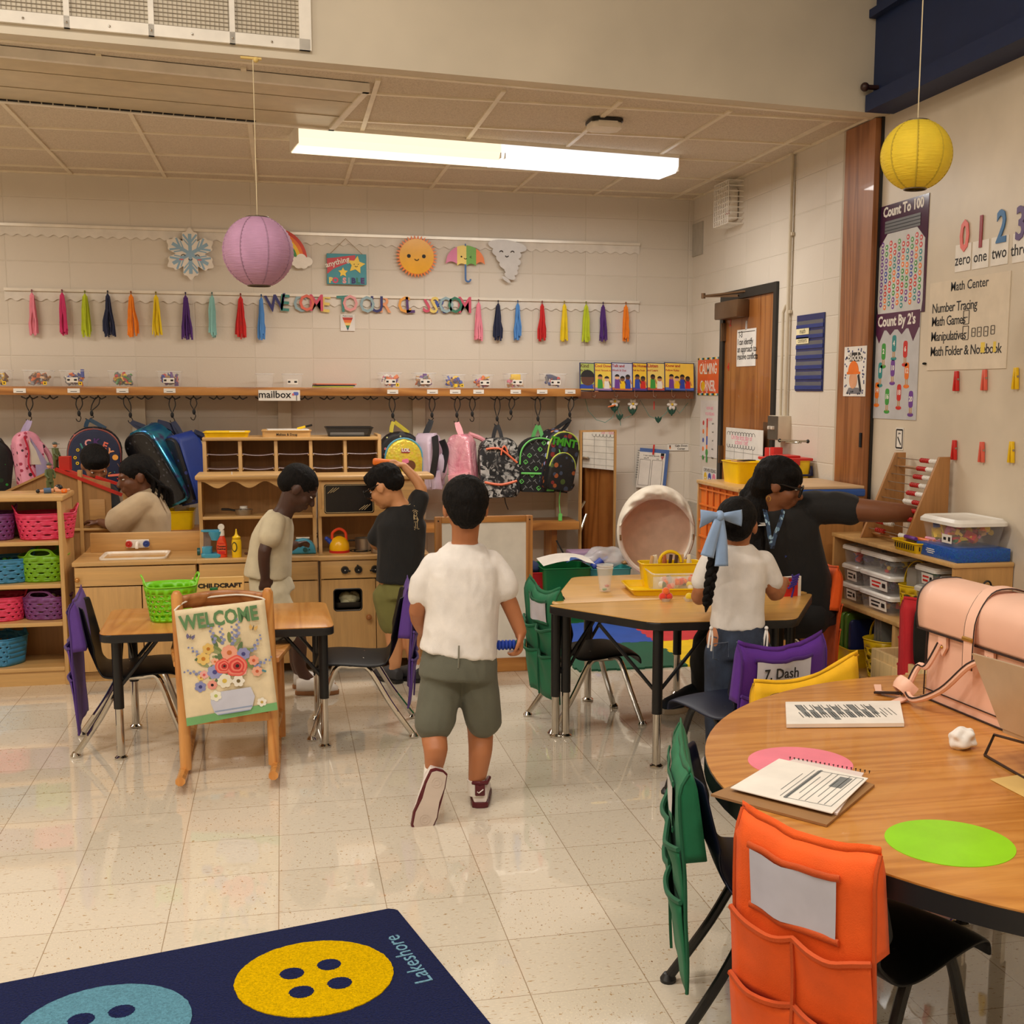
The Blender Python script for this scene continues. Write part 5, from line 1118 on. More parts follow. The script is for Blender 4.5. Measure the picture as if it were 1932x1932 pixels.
b = MB(FSK).sph((.03,0,.02),(.018,.016,.017),12).tube([(.012,0,.014),(-.03,0,.012),(-.055,.0,.01)],[.011,.009,.007],8).m(FSK).tube([(.02,-.02,.014),(.06,-.03,.012),(.085,-.01,.016)],.007,8); b.build('body',r)
MB(BLACK).sph((.036,.004,.026),(.02,.019,.018),12).sph((-.062,-.008,.012),(.01,.008,.01),8).sph((-.06,.012,.012),(.01,.008,.01),8).build('hair',r); MB(mat('blue shorts',(76,104,140),.5)).tube([(.0,0,.014),(-.034,0,.012)],[.014,.015],10).build('shorts',r); MB(JUNK['orange']).box((.06,-.02,.012),(.03,.03,.02),.006).build('toy_shirt',r)
# ------------------------------------------------------------------ easel, mirror, saucer chair, floor bins
YZX = Mx(((0,0,1,0),(1,0,0,0),(0,1,0,0),(0,0,0,1)))     # outline (y,z) extruded along x
r = thing('whiteboard_easel','low oak framed whiteboard standing on the floor behind the boy in white','whiteboard',(1.02,6.1,0))
x0,x1 = .758,1.275
MB(OAKZ).b2((x0,6.09,0),(x0+.036,6.12,.833),.004).b2((x1-.036,6.09,0),(x1,6.12,.833),.004).build('frame_upright',r,world=True)
MB(OAK).b2((x0+.036,6.092,.8),(x1-.036,6.118,.833),.003).b2((x0+.036,6.092,0),(x1-.036,6.118,.075),.003).build('frame_rail',r,world=True)
MB(mat('whiteboard enamel',(226,220,208),.22)).b2((x0+.03,6.1,.07),(x1-.03,6.11,.805)).build('whiteboard_panel',r,world=True)
b = MB(DARK)
for x in (x0+.018,x1-.018): b.cyl((x,6.0895,.812),(x,6.0888,.812),.004,n=8)
b.build('screw_hole',r,world=True)
MB(OAKZ).b2((x0-.0,6.12,0),(x0+.03,6.35,.03),.003).b2((x1-.03,6.12,0),(x1,6.35,.03),.003).build('foot',r,world=True)
# mirror
c = PY(1127,945,8.2); mz = 1.205; r = thing('standing_mirror','tall narrow mirror in a thin wooden frame between the coat bench and the saucer chair','mirror',(c.x,8.2,0),11)
MB(mat('mirror frame wood',(196,150,92),.45,'wood')).b2((-.143,-.012,.02),(-.128,.012,mz)).b2((.128,-.012,.02),(.143,.012,mz)).b2((-.143,-.012,mz-.014),(.143,.012,mz)).b2((-.143,-.012,0),(.143,.012,.03)).build('frame',r)
MB(mat('silvered glass',(236,236,232),.015,metal=1)).b2((-.13,-.004,.02),(.13,.004,mz-.01)).build('mirror_glass',r); MB(BIRD).b2((-.12,.012,.1),(.12,.02,mz-.05)).b2((-.02,.02,0),(.02,.12,.02)).build('back_panel',r)
# saucer chair
c = PY(1238,1002,7.35); r = thing('saucer_chair','round off-white folding saucer chair with pale pink seat and gathered hood','chair',(c.x,7.35,0),-6)
OFFW = mat('off-white canvas',(232,222,204),.7,'cloth'); PINKC = mat('pale pink canvas',(222,190,164),.75,'cloth',sheen=.1)
rx,rz_,cz = .243,.285,c.z
def ring(k,y,n=48,x=0,z=0): return [(x+rx*k*cos(2*pi*i/n),y,cz+z+rz_*k*sin(2*pi*i/n)) for i in range(n)]
MB(OFFW).tube(ring(1,0),.017,8,closed=True).build('rim',r)
MB(PINKC).loft([ring(.99,.0),ring(.9,.05),ring(.75,.1),ring(.5,.15),ring(.2,.175),ring(.02,.18)],(0,1)).build('seat',r,smooth=180)
def hood(u,v):
    a = rad(8+164*u); f = sin(pi*u)**.6; kk = 1.04-v*(.27*f+.03); wr = .010*sin(u*38+v*5)*sin(pi*v)+.008*NZ.noise(V((u*9,v*6,0)))
    return (rx*kk*cos(a),-.02-v*.004*f+wr-.03*sin(pi*v),cz+rz_*kk*sin(a))
MB(OFFW).grid(hood,60,8).build('gathered_hood',r,smooth=180)
b = MB(ALU)
for s_ in (-1,1): b.tube([(s_*rx*.985,-.02,cz-.02),(s_*rx*.985,-.024,cz-.055)],.007,6).tube([(s_*rx*.7,.22,cz+.05),(-s_*rx*.8,.1,.012)],.01,8).tube([(s_*rx*.7,.24,cz-.05),(-s_*rx*.8,.36,.012)],.01,8)
b.build('folding_frame',r)
# floor bins under and beside the bench
def bin_(name,label,px,py,Y,w,d,h,mt,z=0,tw=1.12):
    c = PY(px,py,Y); r = thing(name,label,'bin',(c.x,Y+d/2,z)); tub(r,w,d,h,tw,mt,mt); return r,V((c.x,Y+d/2,z))
RBIN = mat('red bin plastic',(186,30,30),.35); GBIN = mat('green bin plastic',(18,110,56),.35); TBIN = mat('teal bin plastic',(70,170,170),.35)
r,c0_ = bin_('storage_bin','red plastic bin on the floor right of the whiteboard',990,1100,7.35,.26,.3,.33,RBIN)
r,c = bin_('storage_bin','green plastic bin with round stickers on the floor under the bench',1070,1100,7.3,.28,.3,.36,GBIN)
b = MB(mat('white sticker',(236,230,220),.45))
for x,z,w in ((-.06,.18,.03),(.03,.13,.025),(-.1,.22,.014),(.1,.25,.02)): b.m(TAGM).at(T(*c) @ T(x,-.158,z) @ RX(90) @ RX(-4)).cyl((0,0,-.004),(0,0,.002),w*1.2,n=18).m(JUNK['brown']).cyl((0,0,.002),(0,0,.003),w*.9,n=14)
b.m(JUNK['brown']).at(T(*c) @ T(.045,-.166,.26) @ RX(86)).cyl((0,0,0),(0,0,.003),.034,n=18).cyl((-.032,-.01,0),(-.032,-.01,.003),.018,n=14).cyl((.03,-.012,0),(.03,-.012,.003),.018,n=14).m(TAGM).box((-.02,-.055,.003),(.08,.026,.002)); b.at(I4).build('sticker',r,world=True)
r,c2 = bin_('storage_bin','teal plastic bin of bagged toys right of the green bin',1150,1100,7.42,.26,.22,.33,TBIN)
rr = random.Random(12)
NAVC = mat('navy cloth',(36,48,84),.7,'cloth')
def lump(b,c,s,sd,n=3):
    me = bmesh.new(); bmesh.ops.create_icosphere(me,subdivisions=n,radius=1)
    for v in me.verts:
        v.co *= 1+.35*NZ.noise(v.co*1.6+V((sd,0,0))); v.co = V((v.co.x*s[0],v.co.y*s[1],v.co.z*s[2]))+V(c)
    m_ = bpy.data.meshes.new('lump'); me.to_mesh(m_); me.free(); b.mesh(m_); bpy.data.meshes.remove(m_); return b
solo(lump(MB(NAVC),c0_+V((0,-.02,.35)),(.12,.1,.06),1),'folded_cloth','dark blue cloth bundle lying in the red bin','cloth',base=c0_+V((0,0,.3)),smooth=180)
solo(MB(TAGM).box(c0_+V((-.02,.1,.43)),(.15,.1,.012),x=RY(12)).box(c0_+V((.0,.1,.41)),(.17,.1,.01),x=RY(-6)),'paper_stack','loose white papers on the pile behind the red bin','papers',base=c0_+V((0,.1,.38)))
b = MB(TAGM).grid(lambda u,v: tuple(c+V((-.15+.34*u,-.13+.22*v,.375+.03*sin(3*u)+.02*v))),8,4).m(mat('magazine blue',(60,100,170),.35)).grid(lambda u,v: tuple(c+V((.0+.16*u,-.14+.1*v,.395+.02*sin(4*u)))),6,3); solo(b,'magazine','open papers and a blue magazine lying on the green bin','papers',base=c+V((0,0,.37)),smooth=180)
solo(MB(BLACK).tube([c+V((.06,.12,.38)),c+V((.0,.16,.5))],.006,6),'marker_pen','dark stick standing up behind the papers of the green bin','stick',base=c+V((.06,.12,.38)))
BAGM = mat('crumpled clear bag',(226,224,224),.1,alpha=.45,spec=.8)
solo(lump(MB(BAGM),c2+V((.0,.0,.39)),(.14,.09,.07),5,4),'plastic_bag','crumpled clear plastic bags heaped on the teal bin','bag',base=c2+V((0,0,.33)),smooth=40)
b = MB(JUNK['blue']).cyl(c2+V((-.1,-.06,.33)),c2+V((-.04,-.06,.38)),.03,n=16).tube([c2+V((-.05,-.06,.37)),c2+V((.0,-.06,.40))],.012,8); solo(b,'toy_hammer','blue toy cylinder sticking out of the teal bin','toy',base=c2+V((-.08,-.06,.33)))
solo(MB(JUNK['tan']).sph(c2+V((.12,-.06,.36)),(.03,.02,.014),10),'wooden_spoon','tan wooden spoon head at the edge of the teal bin','spoon',base=c2+V((.12,-.06,.35)))
solo(MB(mat('lilac box',(160,130,160),.4)).b2(c2+V((-.2,.13,0)),c2+V((.02,.3,.41)),.01),'lilac_box','lilac box behind the teal bin under the mirror','box',base=c2+V((-.09,.2,0)))
p = PZ(1012,1164); b = MB(JUNK['blue'])
for k in range(4): b.sph((p.x+.02*k,p.y+.25,.03+.018*(k % 2)),(.02,.03,.02),10)
solo(b,'toy_caterpillar','blue ribbed toy lying on the floor behind the whiteboard','toy',base=(p.x+.03,p.y+.25,0))
# yellow bin on the bench behind the girl with braids
r,c = bin_('storage_bin','yellow plastic bin on the bench below the blue backpack',332,980,8.12,.2,.22,.12,YEL,.565)
solo(lump(MB(BAGM),c+V((.03,-.02,.17)),(.05,.04,.07),9,3),'plastic_bag','clear plastic bag standing in the yellow bin on the bench','bag',base=c+V((.03,-.02,.12)))
# papers on the back wall corner
x_ = frame(PY(1229,885,YB-.03),(1,0,0),FW) @ RZ(-5)
r = thing('flip_booklet','spiral booklet with two empty boxes hung by a red clip near the corner','booklet',tuple(x_.translation))
b = MB(mat('booklet blue',(80,110,170),.5)).at(x_).box((.012,.01,-.004),(.225,.28,.006)).m(TAGM).box((-.004,-.01,0),(.205,.265,.003)).m(INK)
for s_ in (-1,1): b.tube([(s_*.048-.006+a,-.028+c_,.002) for a,c_ in rrect(.082,.19,.003,2)],.0012,4,closed=True)
b.text('I can name words',.017,T(-.01,.098,.0018),.0005).text('alike',.014,T(-.055,.078,.0018),.0005).text('not',.014,T(.04,.078,.0018),.0005).m(mat('booklet red',(170,70,70),.5)).prism([(.06,.1),(.09,.1),(.075,.07)],.0018,.0026).m(INK).box((.075,.112,.002),(.026,.02,.001)).prism([(-.04,.084),(-.03,.084),(-.035,.074)],.0018,.0024)
for k in range(12): b.tube([(-.112,.13-.018*k,-.004),(-.118,.13-.018*k,.003),(-.104,.13-.018*k,.004)],.002,4)
b.build('pages',r,world=True,smooth=0); MB(JUNK['red']).at(x_).box((0,.145,.006),(.011,.075,.012),.002).build('clothespin',r,world=True)
x_ = frame(PY(1279,844,YB-.004),(1,0,0),FW); b = MB(TAGM).at(x_).box((0,0,0),(.165,.05,.003)).m(INK).text('Calm Down',.02,T(.025,.011,.0018),.0006,.0004).text('Corner',.02,T(.025,-.011,.0018),.0006,.0004).m(JUNK['orange']).prism([(-.07,0),(-.062,-.014),(-.054,0)],.0016,.0024).m(JUNK['brown']).box((-.062,.008,.002),(.01,.016,.001))
for s_ in ((0,.0245,.163,.0015),(0,-.0245,.163,.0015)): b.m(INK).box((s_[0],s_[1],.0018),(s_[2],s_[3],.0006))
solo(b,'corner_sign','small white sign reading Calm Down Corner near the room corner','sign',base=x_.translation,smooth=0)
# ------------------------------------------------------------------ right wall: posters, door
def fx_(px,py,X=XW): return frame(PX(px,py,X),(0,-1,0),(-1,0,0))
def poster(name,label,cat,q,col,X=XW,th=.003,fn=None,rough=.35,mname=None):
    """q: pixel corners (left, top, right, bottom) on the wall plane X"""
    a,d = PX(q[0],q[1],X),PX(q[2],q[3],X); w,h = a.y-d.y,a.z-d.z; c = (a+d)/2; x_ = frame((X-th/2-.001,c.y,c.z),(0,-1,0),(-1,0,0))
    b = MB(mat(mname or name+' card',col,rough)).at(x_).box((0,0,0),(w,h,th)); b.at(x_ @ T(0,0,th/2))
    if fn: fn(b,w,h)
    return solo(b,name,label,cat,base=x_.translation,smooth=0)
def f_calm(b,w,h):
    b.m(TAGM).text('CALMING',.085,T(0,.05,0) @ S(.95,1.25,1),.001,.001).text('C  RNER.',.085,T(.0,-.07,0) @ S(.95,1.25,1),.001,.001)
    b.m(JUNK['yellow']).prism(arc(-.095,-.07,.036,0,345,23),0,.0015)
    rr = random.Random(2); b.m(TAGM)
    for k in range(26): b.prism(arc(rr.uniform(-.45,.45)*w,rr.choice([1,-1])*rr.uniform(.28,.44)*h,.004,0,300,5),0,.001)
    for k in range(16):
        b.m([INK,JUNK['yellow'],TAGM,JUNK['teal']][k % 4])
        for s_ in (-1,1): b.box((-w/2+w*(k+.5)/16,s_*(h/2-.007),.0006),(w/17,.014,.001))
poster('calming_poster','orange poster reading Calming Corner beside the door frame','poster',(1318,676,1356,746),(226,92,44),fn=f_calm)
def f_therm(b,w,h):
    b.m(JUNK['pink']); [b.text(t,.03,T(.02,h*.36-.04*i,0),.0006) for i,t in enumerate(('HOW ARE','YOU FEELING','TODAY?'))]
    for k,(c,e) in enumerate([('red','white'),('orange','tan'),('blue','blue'),('orange','yellow'),('green','green')]):
        z = h*.1-.062*k; b.m(JUNK[c]).prism(arc(-w*.3,z,.017,0,340,17),0,.001).box((-w*.08,z,.0006),(.026,.062,.001))
    b.m(JUNK['green']).prism(arc(-w*.08,-h*.42,.025,0,340,17),0,.0012)
    b.m(INK); [b.text(t,.02,T(w*.25,h*.1-.06*i,0),.0005) for i,t in enumerate(('upset','mad','sad','okay','happy'))]
poster('feelings_chart','white feelings thermometer chart left of the door, upper of two','chart',(1323,755,1353,865),(226,218,212),fn=f_therm)
def f_emo(b,w,h):
    b.m(INK).text('COPE WITH FEELINGS',.028,T(0,h*.42,0) @ S(.9,1.2,1),.0006)
    for i in range(3):
        for j in range(4): b.m(JUNK[['yellow','blue','pink','orange','green','blue','red','yellow','orange','tan','green','red'][(i+3*j) % 12]]).prism(arc(-w*.3+w*.3*i,h*.26-h*.2*j,.03,0,345,23),0,.001).m(TAGM).prism(arc(-w*.3+w*.3*i,h*.26-h*.2*j,.016,200,340,8),.001,.0015)
poster('feelings_chart','white chart of coloured emotion faces left of the door, lower of two','chart',(1327,880,1352,960),(232,226,218),fn=f_emo,mname='white feelings card')
p0,p1 = PX(1299,945,XW),PX(1314,1010,XW); struct(MB(MATS['grey recess']).b2((XW-.006,p1.y,p1.z),(XW+.01,p0.y,p0.z)),'trim_8')
DOORM = oak_mat('brown oak veneer',(136,80,34),(164,102,46),(178,116,58),'z',.7,.4)
d1 = struct(MB(DOORM).b2((XW+.0,6.945,.01),(XW+.045,7.79,2.085)),'door_1')
FRM = mat('black door frame paint',(34,32,30),.45)
MB(FRM).b2((XW-.018,6.895,0),(XW+.09,6.942,2.145)).b2((XW-.018,7.79,0),(XW+.09,7.85,2.145)).b2((XW-.018,6.895,2.085),(XW+.09,7.85,2.145)).build('door_frame',d1)
BRONZ = mat('dull bronze',(112,84,58),.4,metal=.5)
b = MB(BRONZ); a,c_ = PX(1353,572,2.9),PX(1397,597,2.9); b.b2((2.88,a.y,c_.z),(XW,c_.y+.02,a.z),.008); b.build('closer_body',d1)
b = MB(BRONZ); e = PX(1327,559,2.78); b.tube([(2.93,c_.y+.12,2.10),e,(2.96,c_.y+.05,2.125)],.008,6).cyl(e+V((0,0,-.015)),e+V((0,0,.02)),.014); b.build('closer_arm',d1)
b = MB(BRONZ)
for z in (1.88,1.05,.25): b.b2((XW-.02,7.77,z-.06),(XW,7.81,z+.06)).cyl((XW-.022,7.795,z-.06),(XW-.022,7.795,z+.06),.009,n=10)
b.build('hinge',d1)
b = MB(mat('bronze push plate',(104,74,48),.35,metal=.4)).b2((XW-.006,6.96,.98),(XW,7.075,1.29)); b.build('push_plate',d1)
b = MB(STEEL).cyl((XW,6.99,.93),(XW-.05,6.99,.93),.014).box((XW-.05,7.03,.93),(.016,.12,.02),.005); b.build('handle',d1)
def f_note(b,w,h):
    b.m(INK).box((0,h*.43,.0008),(w*.9,.004,.001))
    for i,t in enumerate(('1-3','I can identify','an approach to','resolve conflicts')): b.text(t,.058,T(-w*.46 if i else -w*.42,h*(.36-.2*i),0),.0006,.0006,'LEFT',sp=.92)
poster('door_note','white handwritten note sheet taped to the brown door','note',(1392,623,1426,690),(236,232,226),X=XW,fn=f_note)
b = MB(BAGM).at(fx_(1408,614,XW-.003)).box((0,0,0),(.03,.06,.004),.001); solo(b,'sticky_hook','clear sticky hook above the note on the door','hook',base=PX(1408,614,XW-.003))
for px,py,t_,lb in ((1378,609,'2','small red numeral stuck high on the door'),(1374,693,'4','small red numeral stuck on the door left of the note')):
    x_ = fx_(px,py,XW-.001); solo(MB(JUNK['red']).at(x_).text(t_,.075,I4,.001,.001),'red_numeral',lb,'numeral','red numerals on the door',base=x_.translation)
def f_chart(b,w,h):
    b.m(INK)
    for k in range(10):
        for s_ in (0,1): b.tube([(-w*.42+w*.075*k+.028*cos(a*pi/6),h*(.38-.16*s_)+.022*sin(a*pi/6)*(1 if not s_ else -1),.001) for a in range(0,7)],.0012,4)
    b.m(JUNK['pink']).text('On the first day of',.048,T(-.04,h*.345,0),.0006).text('school I felt',.048,T(-.04,h*.265,0),.0006); b.m(mat('pencil grey',(120,116,110),.6))
    for k in range(1,4): b.box((-w/2+w*k/4,-h*.16,.0006),(.002,h*.66,.0008))
    for k in range(5): b.box((0,h*.1-h*.13*k,.0006),(w,.0016,.0008))
poster('chart_paper','white chart sheet with a cloud outlined title and grid in front of the door','chart',(1371,806,1438,930),(232,228,220),X=2.935,fn=f_chart)
def f_pocket(b,w,h):
    for k in range(7):
        z = h*(.42-.133*k); b.m(mat('clear blue pocket',(92,94,104),.15)).box((0,z-.012,.001),(w*.94,h*.055,.002)).m(mat('deep blue nylon',(28,48,122),.5,'cloth')).box((0,z-h*.075,.003),(w*.98,h*.05,.005),.001)
    for z in (.285,.165): b.m(mat('cream index card',(236,224,180),.5)).box((-w*.24,h*z,.005),(w*.46,h*.085,.001)).m(INK).text('math' if z > .2 else 'centers',.04,T(-w*.24,h*z,.0055),.0005)
poster('pocket_chart','navy nylon pocket chart with clear strips on the block wall right of the door','pocket chart',(1506,596,1553,738),(30,40,100),X=XW,th=.006,fn=f_pocket)
def f_blocks(b,w,h):
    rr = random.Random(6); b.m(mat('navy print',(50,58,110),.5))
    for k in range(100):
        x,z = rr.uniform(-.45,.45)*w,rr.uniform(-.46,.46)*h
        if abs(x) > w*.36 or abs(z) > h*.4: b.prism(arc(x,z,.006,0,300,5),0,.001)
    b.m(BPL).prism([(-w*.36,h*.26),(-w*.2,h*.38),(w*.2,h*.38),(w*.36,h*.26),(w*.2,h*.2),(-w*.2,h*.2)],0,.0012).m(TAGM).text('Blocks',.06,T(0,h*.285,.002),.001,.001)
    b.m(JUNK['orange']).prism(arc(-w*.05,-.005,.06,0,180,14),.001,.002).box((-.01,-.008,.0015),(.15,.012,.001)).m(FSK).prism(arc(-w*.05,-.045,.045,0,345,23),.0005,.0015).m(JUNK['grey']).prism([(-.09,-h*.45),(.08,-h*.45),(.05,-.085),(-.06,-.085)],.0003,.001).m(INK).box((.06,-.06,.0015),(.02,.09,.001),x=RZ(20))
poster('blocks_card','white card titled Blocks with a builder in a yellow helmet on the oak post','card',(1595,655,1633,748),(234,228,220),X=2.955,fn=f_blocks)
struct(MB(DARK).b2((2.948,5.735,1.195),(2.956,5.755,1.27)),'trim_9')
# posters on the partition
PCOL = ['red','teal','orange','green','purple','blue','red','orange','green']
def f_jar(b,w,h):
    b.m(mat('jar glass print',(206,206,204),.3)).prism([(-w*.44,-h*.5+.004),(w*.44,-h*.5+.004),(w*.46,-h*.4),(w*.46,h*.13),(w*.3,h*.24),(-w*.3,h*.24),(-w*.46,h*.13),(-w*.46,-h*.4)],0,.001)
    b.m(mat('jar lid grey',(84,80,76),.4)).box((0,h*.3,.001),(w*.72,h*.11,.0016),.0)
    for k in range(3): b.m(INK).box((0,h*(.27+.03*k),.002),(w*.72,.004,.0006))
    b.m(TAGM).text('Count To 100',.068,T(0,h*.435,0),.001,.0022)
    for i in range(10):
        for j in range(10): b.m(JUNK[PCOL[(i*3+(j//2)) % 9]] if i else JUNK['purple']).prism(arc(-w*.39+w*.0867*i,h*.15-h*.06*j-(h*.03 if i % 2 else 0)+(h*.02 if i > 5 else 0),.0135,0,330,11),.001,.002).m(TAGM).box((-w*.39+w*.0867*i,h*.15-h*.06*j-(h*.03 if i % 2 else 0)+(h*.02 if i > 5 else 0),.0022),(.011,.009,.0006))
poster('counting_poster','dark purple counting poster of a jar of numbered dots, upper one on the partition','poster',(1661,392,1745,588),(70,34,66),X=3.0,fn=f_jar,rough=.14)
def f_twos(b,w,h):
    b.m(mat('plum print',(84,34,72),.3)).box((0,h*.42,.0008),(w,h*.16,.001))
    for k in range(4): b.prism([(-w*.5+w*.25*k,h*.36),(-w*.25+w*.25*k,h*.36),(-w*.375+w*.25*k,h*(.22 if k % 3 == 0 else .29))],0,.001)
    b.m(TAGM).text("Count By 2's",.072,T(0,h*.42,.001),.001,.0022)
    for n,x,z,c in [(2,-.26,.14,'green'),(4,-.03,.21,'teal'),(6,.22,.15,'red'),(8,-.32,-.04,'teal'),(10,-.04,-.02,'purple'),(12,.27,-.05,'orange'),(14,-.38,-.23,'orange'),(16,-.14,-.29,'green'),(18,.12,-.25,'red'),(20,.38,-.31,'purple')]:
        cx,cz_ = w*x,h*z; b.m(JUNK[c]).prism([(cx+a,cz_+e) for a,e in rrect(.04,.082,.014,3)],0,.001).prism(arc(cx,cz_-.075,.028,0,330,11,.01),0,.001).m(JUNK['tan']).box((cx-.008,cz_-.056,.0006),(.007,.03,.001)).box((cx+.008,cz_-.056,.0006),(.007,.03,.001)).m(TAGM).text(str(n),.034,T(cx,cz_,.001),.0006,.0012)
poster('counting_poster','grey counting poster of ice pops numbered in twos, lower one on the partition','poster',(1652,594,1729,793),(196,196,198),X=3.0,fn=f_twos,rough=.2,mname='grey counting card')
for t_,px,py,c,w_,wx_ in (('0',1820,448,(232,110,100),'zero',1817),('1',1851,440,(150,22,32),'one',1850),('2',1890,430,(34,104,160),'two',1886),('3',1926,424,(84,52,112),'three',1928)):
    x_ = fx_(px,py,2.996); solo(MB(mat('numeral '+t_,c,.4)).at(x_).text(t_,.19,S(.8,1,1),.003,.004),'wall_numeral',{'0': 'coral','1': 'dark red','2': 'blue','3': 'purple'}[t_]+f' numeral {t_} above its word card on the partition','numeral','numerals on the partition',base=x_.translation,smooth=20)
    x_ = fx_(wx_,{'0': 486,'1': 480,'2': 473,'3': 466}[t_],2.998); n = 'zero one two three'.split().index(w_); b = MB(TAGM).at(x_).box((0,0,0),(.125,.12,.002)).m(INK).text(w_,.068,T(0,-.01,.001),.0006,.0006)
    for k in range(n): b.prism(arc((k-(n-1)/2)*.018,.048,.005,0,300,5),.001,.0016)
    solo(b,'word_card',f'white card with the word {w_} under its numeral','card','word cards under the numerals',base=x_.translation,smooth=0)
def f_math(b,w,h):
    b.m(INK).text('Math Center',.058,T(.01,h*.42,0),.0008,.0004)
    for t_,z in (('Number Tracing',.22),('Math Games',.07),('Manipulatives',-.1),('Math Folder & Notebook',-.27)): b.text(t_,.062,T(-w*.46,h*(z-.02),0),.0008,.0004,'LEFT',sp=.9)
    for x,z,k in ((.0,.07,.03),(.0,-.1,.03),(.1,-.1,.018),(.17,-.1,.02),(.25,-.1,.02),(.33,-.09,.018)): b.tube([(w*x+a,h*z+c_,.001) for a,c_ in rrect(k*1.5,k*2,.003,2)],.0016,4,closed=True).box((w*x,h*z,.001),(k*.7,.003,.0008))
    b.m(mat('yellow doodle',(236,206,80),.5)).box((w*.22,-h*.27,.0006),(.03,.045,.001)).box((w*.36,-h*.27,.0006),(.02,.045,.001))
poster('math_poster','large cream hand lettered sheet titled Math Center on the partition','poster',(1757,535,1899,695),(226,212,190),X=3.0,fn=f_math,rough=.3)
for i,(px,py,c,lb) in enumerate([(1804,719,'red','red clothespin on the partition, upper row under the big sheet'),(1857,717,'orange','orange pink clothespin on the partition, upper row'),(1916,714,'yellow','yellow clothespin on the partition, upper row by the right edge'),(1800,849,'red','red clothespin on the partition above the abacus, lower row'),(1852,853,'orange','orange pink clothespin on the partition, lower row'),(1908,853,'yellow','yellow clothespin on the partition, lower row by the right edge')]):
    x_ = fx_(px,py,2.99); b = MB(JUNK[c] if c != 'orange' else mat('salmon peg',(226,100,80),.4)).at(x_)
    for s_ in (-1,1): b.box((s_*.009,0,0),(.011,.09,.014),.002,x=RZ(s_*6))
    b.m(STEEL).cyl((-.016,.008,0),(.016,.008,0),.005,n=8); solo(b,'clothespin',lb,'clothespin','clothespins on the partition',base=x_.translation)
x_ = fx_(1697,828,2.998); b = MB(TAGM).at(x_).box((0,0,0),(.075,.11,.002)).m(INK); [b.box((a,c_,.0012),d_) for a,c_,d_ in ((0,.045,(.06,.008,.001)),(0,-.045,(.06,.008,.001)),(-.03,0,(.008,.09,.001)),(.03,0,(.008,.09,.001)))]; b.box((0,-.01,.0014),(.008,.05,.001),x=RZ(40)).text('glue',.014,T(0,.028,.0012),.0005); solo(b,'picture_card','small white card with a dark frame on the partition below the counting posters','card',base=x_.translation,smooth=0)
solo(MB(DARK).at(fx_(1744,686,2.993)).sph((0,0,0),(.012,.006,.01),8),'push_pin','tiny dark pin on the partition left of the big sheet','pin',base=PX(1744,686,2.993))
# ------------------------------------------------------------------ cabinets along the right wall
r = thing('low_cabinet','birch cabinet with orange lattice front before the brown door','cabinet',(2.72,6.62,0))
x0,x1,y0,y1,zt = 2.5,2.93,6.28,6.98,.94
MB(BIR).b2((x0-.008,y0,zt-.022),(x1,y1,zt),.004).build('top_board',r,world=True)
MB(BIRZ).b2((x0,y0,0),(x1,y0+.02,zt-.022)).b2((x0,y1-.02,0),(x1,y1,zt-.022)).b2((x1-.02,y0,0),(x1,y1,zt-.022)).b2((x0,y0+.02,0),(x1,y1-.02,.06)).build('carcass',r,world=True)
b = MB(mat('orange lattice',(226,120,44),.5))
for i in range(6): b.b2((x0+.008,y0+.03+.105*i,.08),(x0+.016,y0+.045+.105*i,zt-.03))
for i in range(9): b.b2((x0+.006,y0+.02,.1+.098*i),(x0+.014,y1-.02,.112+.098*i))
b.b2((x0+.02,y0+.02,.06),(x0+.024,y1-.02,zt-.024)); b.build('lattice_front',r,world=True)
def ybin(name,label,c,w,d,h,lid=None):
    r = thing(name,label,'bin',c); tub(r,w,d,h,1.12,YEL,YEL); return r
ybin('storage_bin','open yellow bin on the cabinet with the orange lattice',(2.70,6.72,.94),.17,.24,.125)
b = MB(JUNK['tan']).box((2.7,6.72,1.05),(.14,.1,.03),.004,x=RY(8)).m(INK).box((2.72,6.74,1.07),(.1,.06,.006),x=RZ(20)); solo(b,'game_box','flat tan box sticking out of the open yellow bin','box',base=(2.7,6.72,1.0))
r = ybin('lidded_bin','yellow bin with red lid and dark blue handle on the cabinet',(2.83,6.42,.94),.2,.2,.15)
MB(JUNK['red']).box((0,0,.158),(.24,.24,.016),.005).box((-.115,0,.145),(.014,.07,.04),.004).box((0,-.115,.145),(.08,.014,.04),.004).box((0,0,.172),(.12,.16,.014),.004).build('lid',r)
MB(mat('dark blue handle',(36,40,80),.4)).tube([(-.1,-.125,.1),(-.1,-.128,.07),(.1,-.128,.07),(.1,-.125,.1)],.007,6).tube([(.118,-.1,.12),(.124,-.1,.07),(.124,.1,.07),(.118,.1,.12)],.007,6).build('handle',r)
b = MB(JUNK['red']).b2((2.86,6.66,.94),(2.92,6.72,1.15),.004).b2((2.86,6.73,.94),(2.92,6.8,1.145),.004).m(TAGM).b2((2.858,6.655,1.07),(2.921,6.721,1.078)).b2((2.859,6.716,.96),(2.863,6.722,1.148)); solo(b,'red_carton','pair of red and white cartons standing behind the lidded yellow bin','box',base=(2.89,6.73,.94))
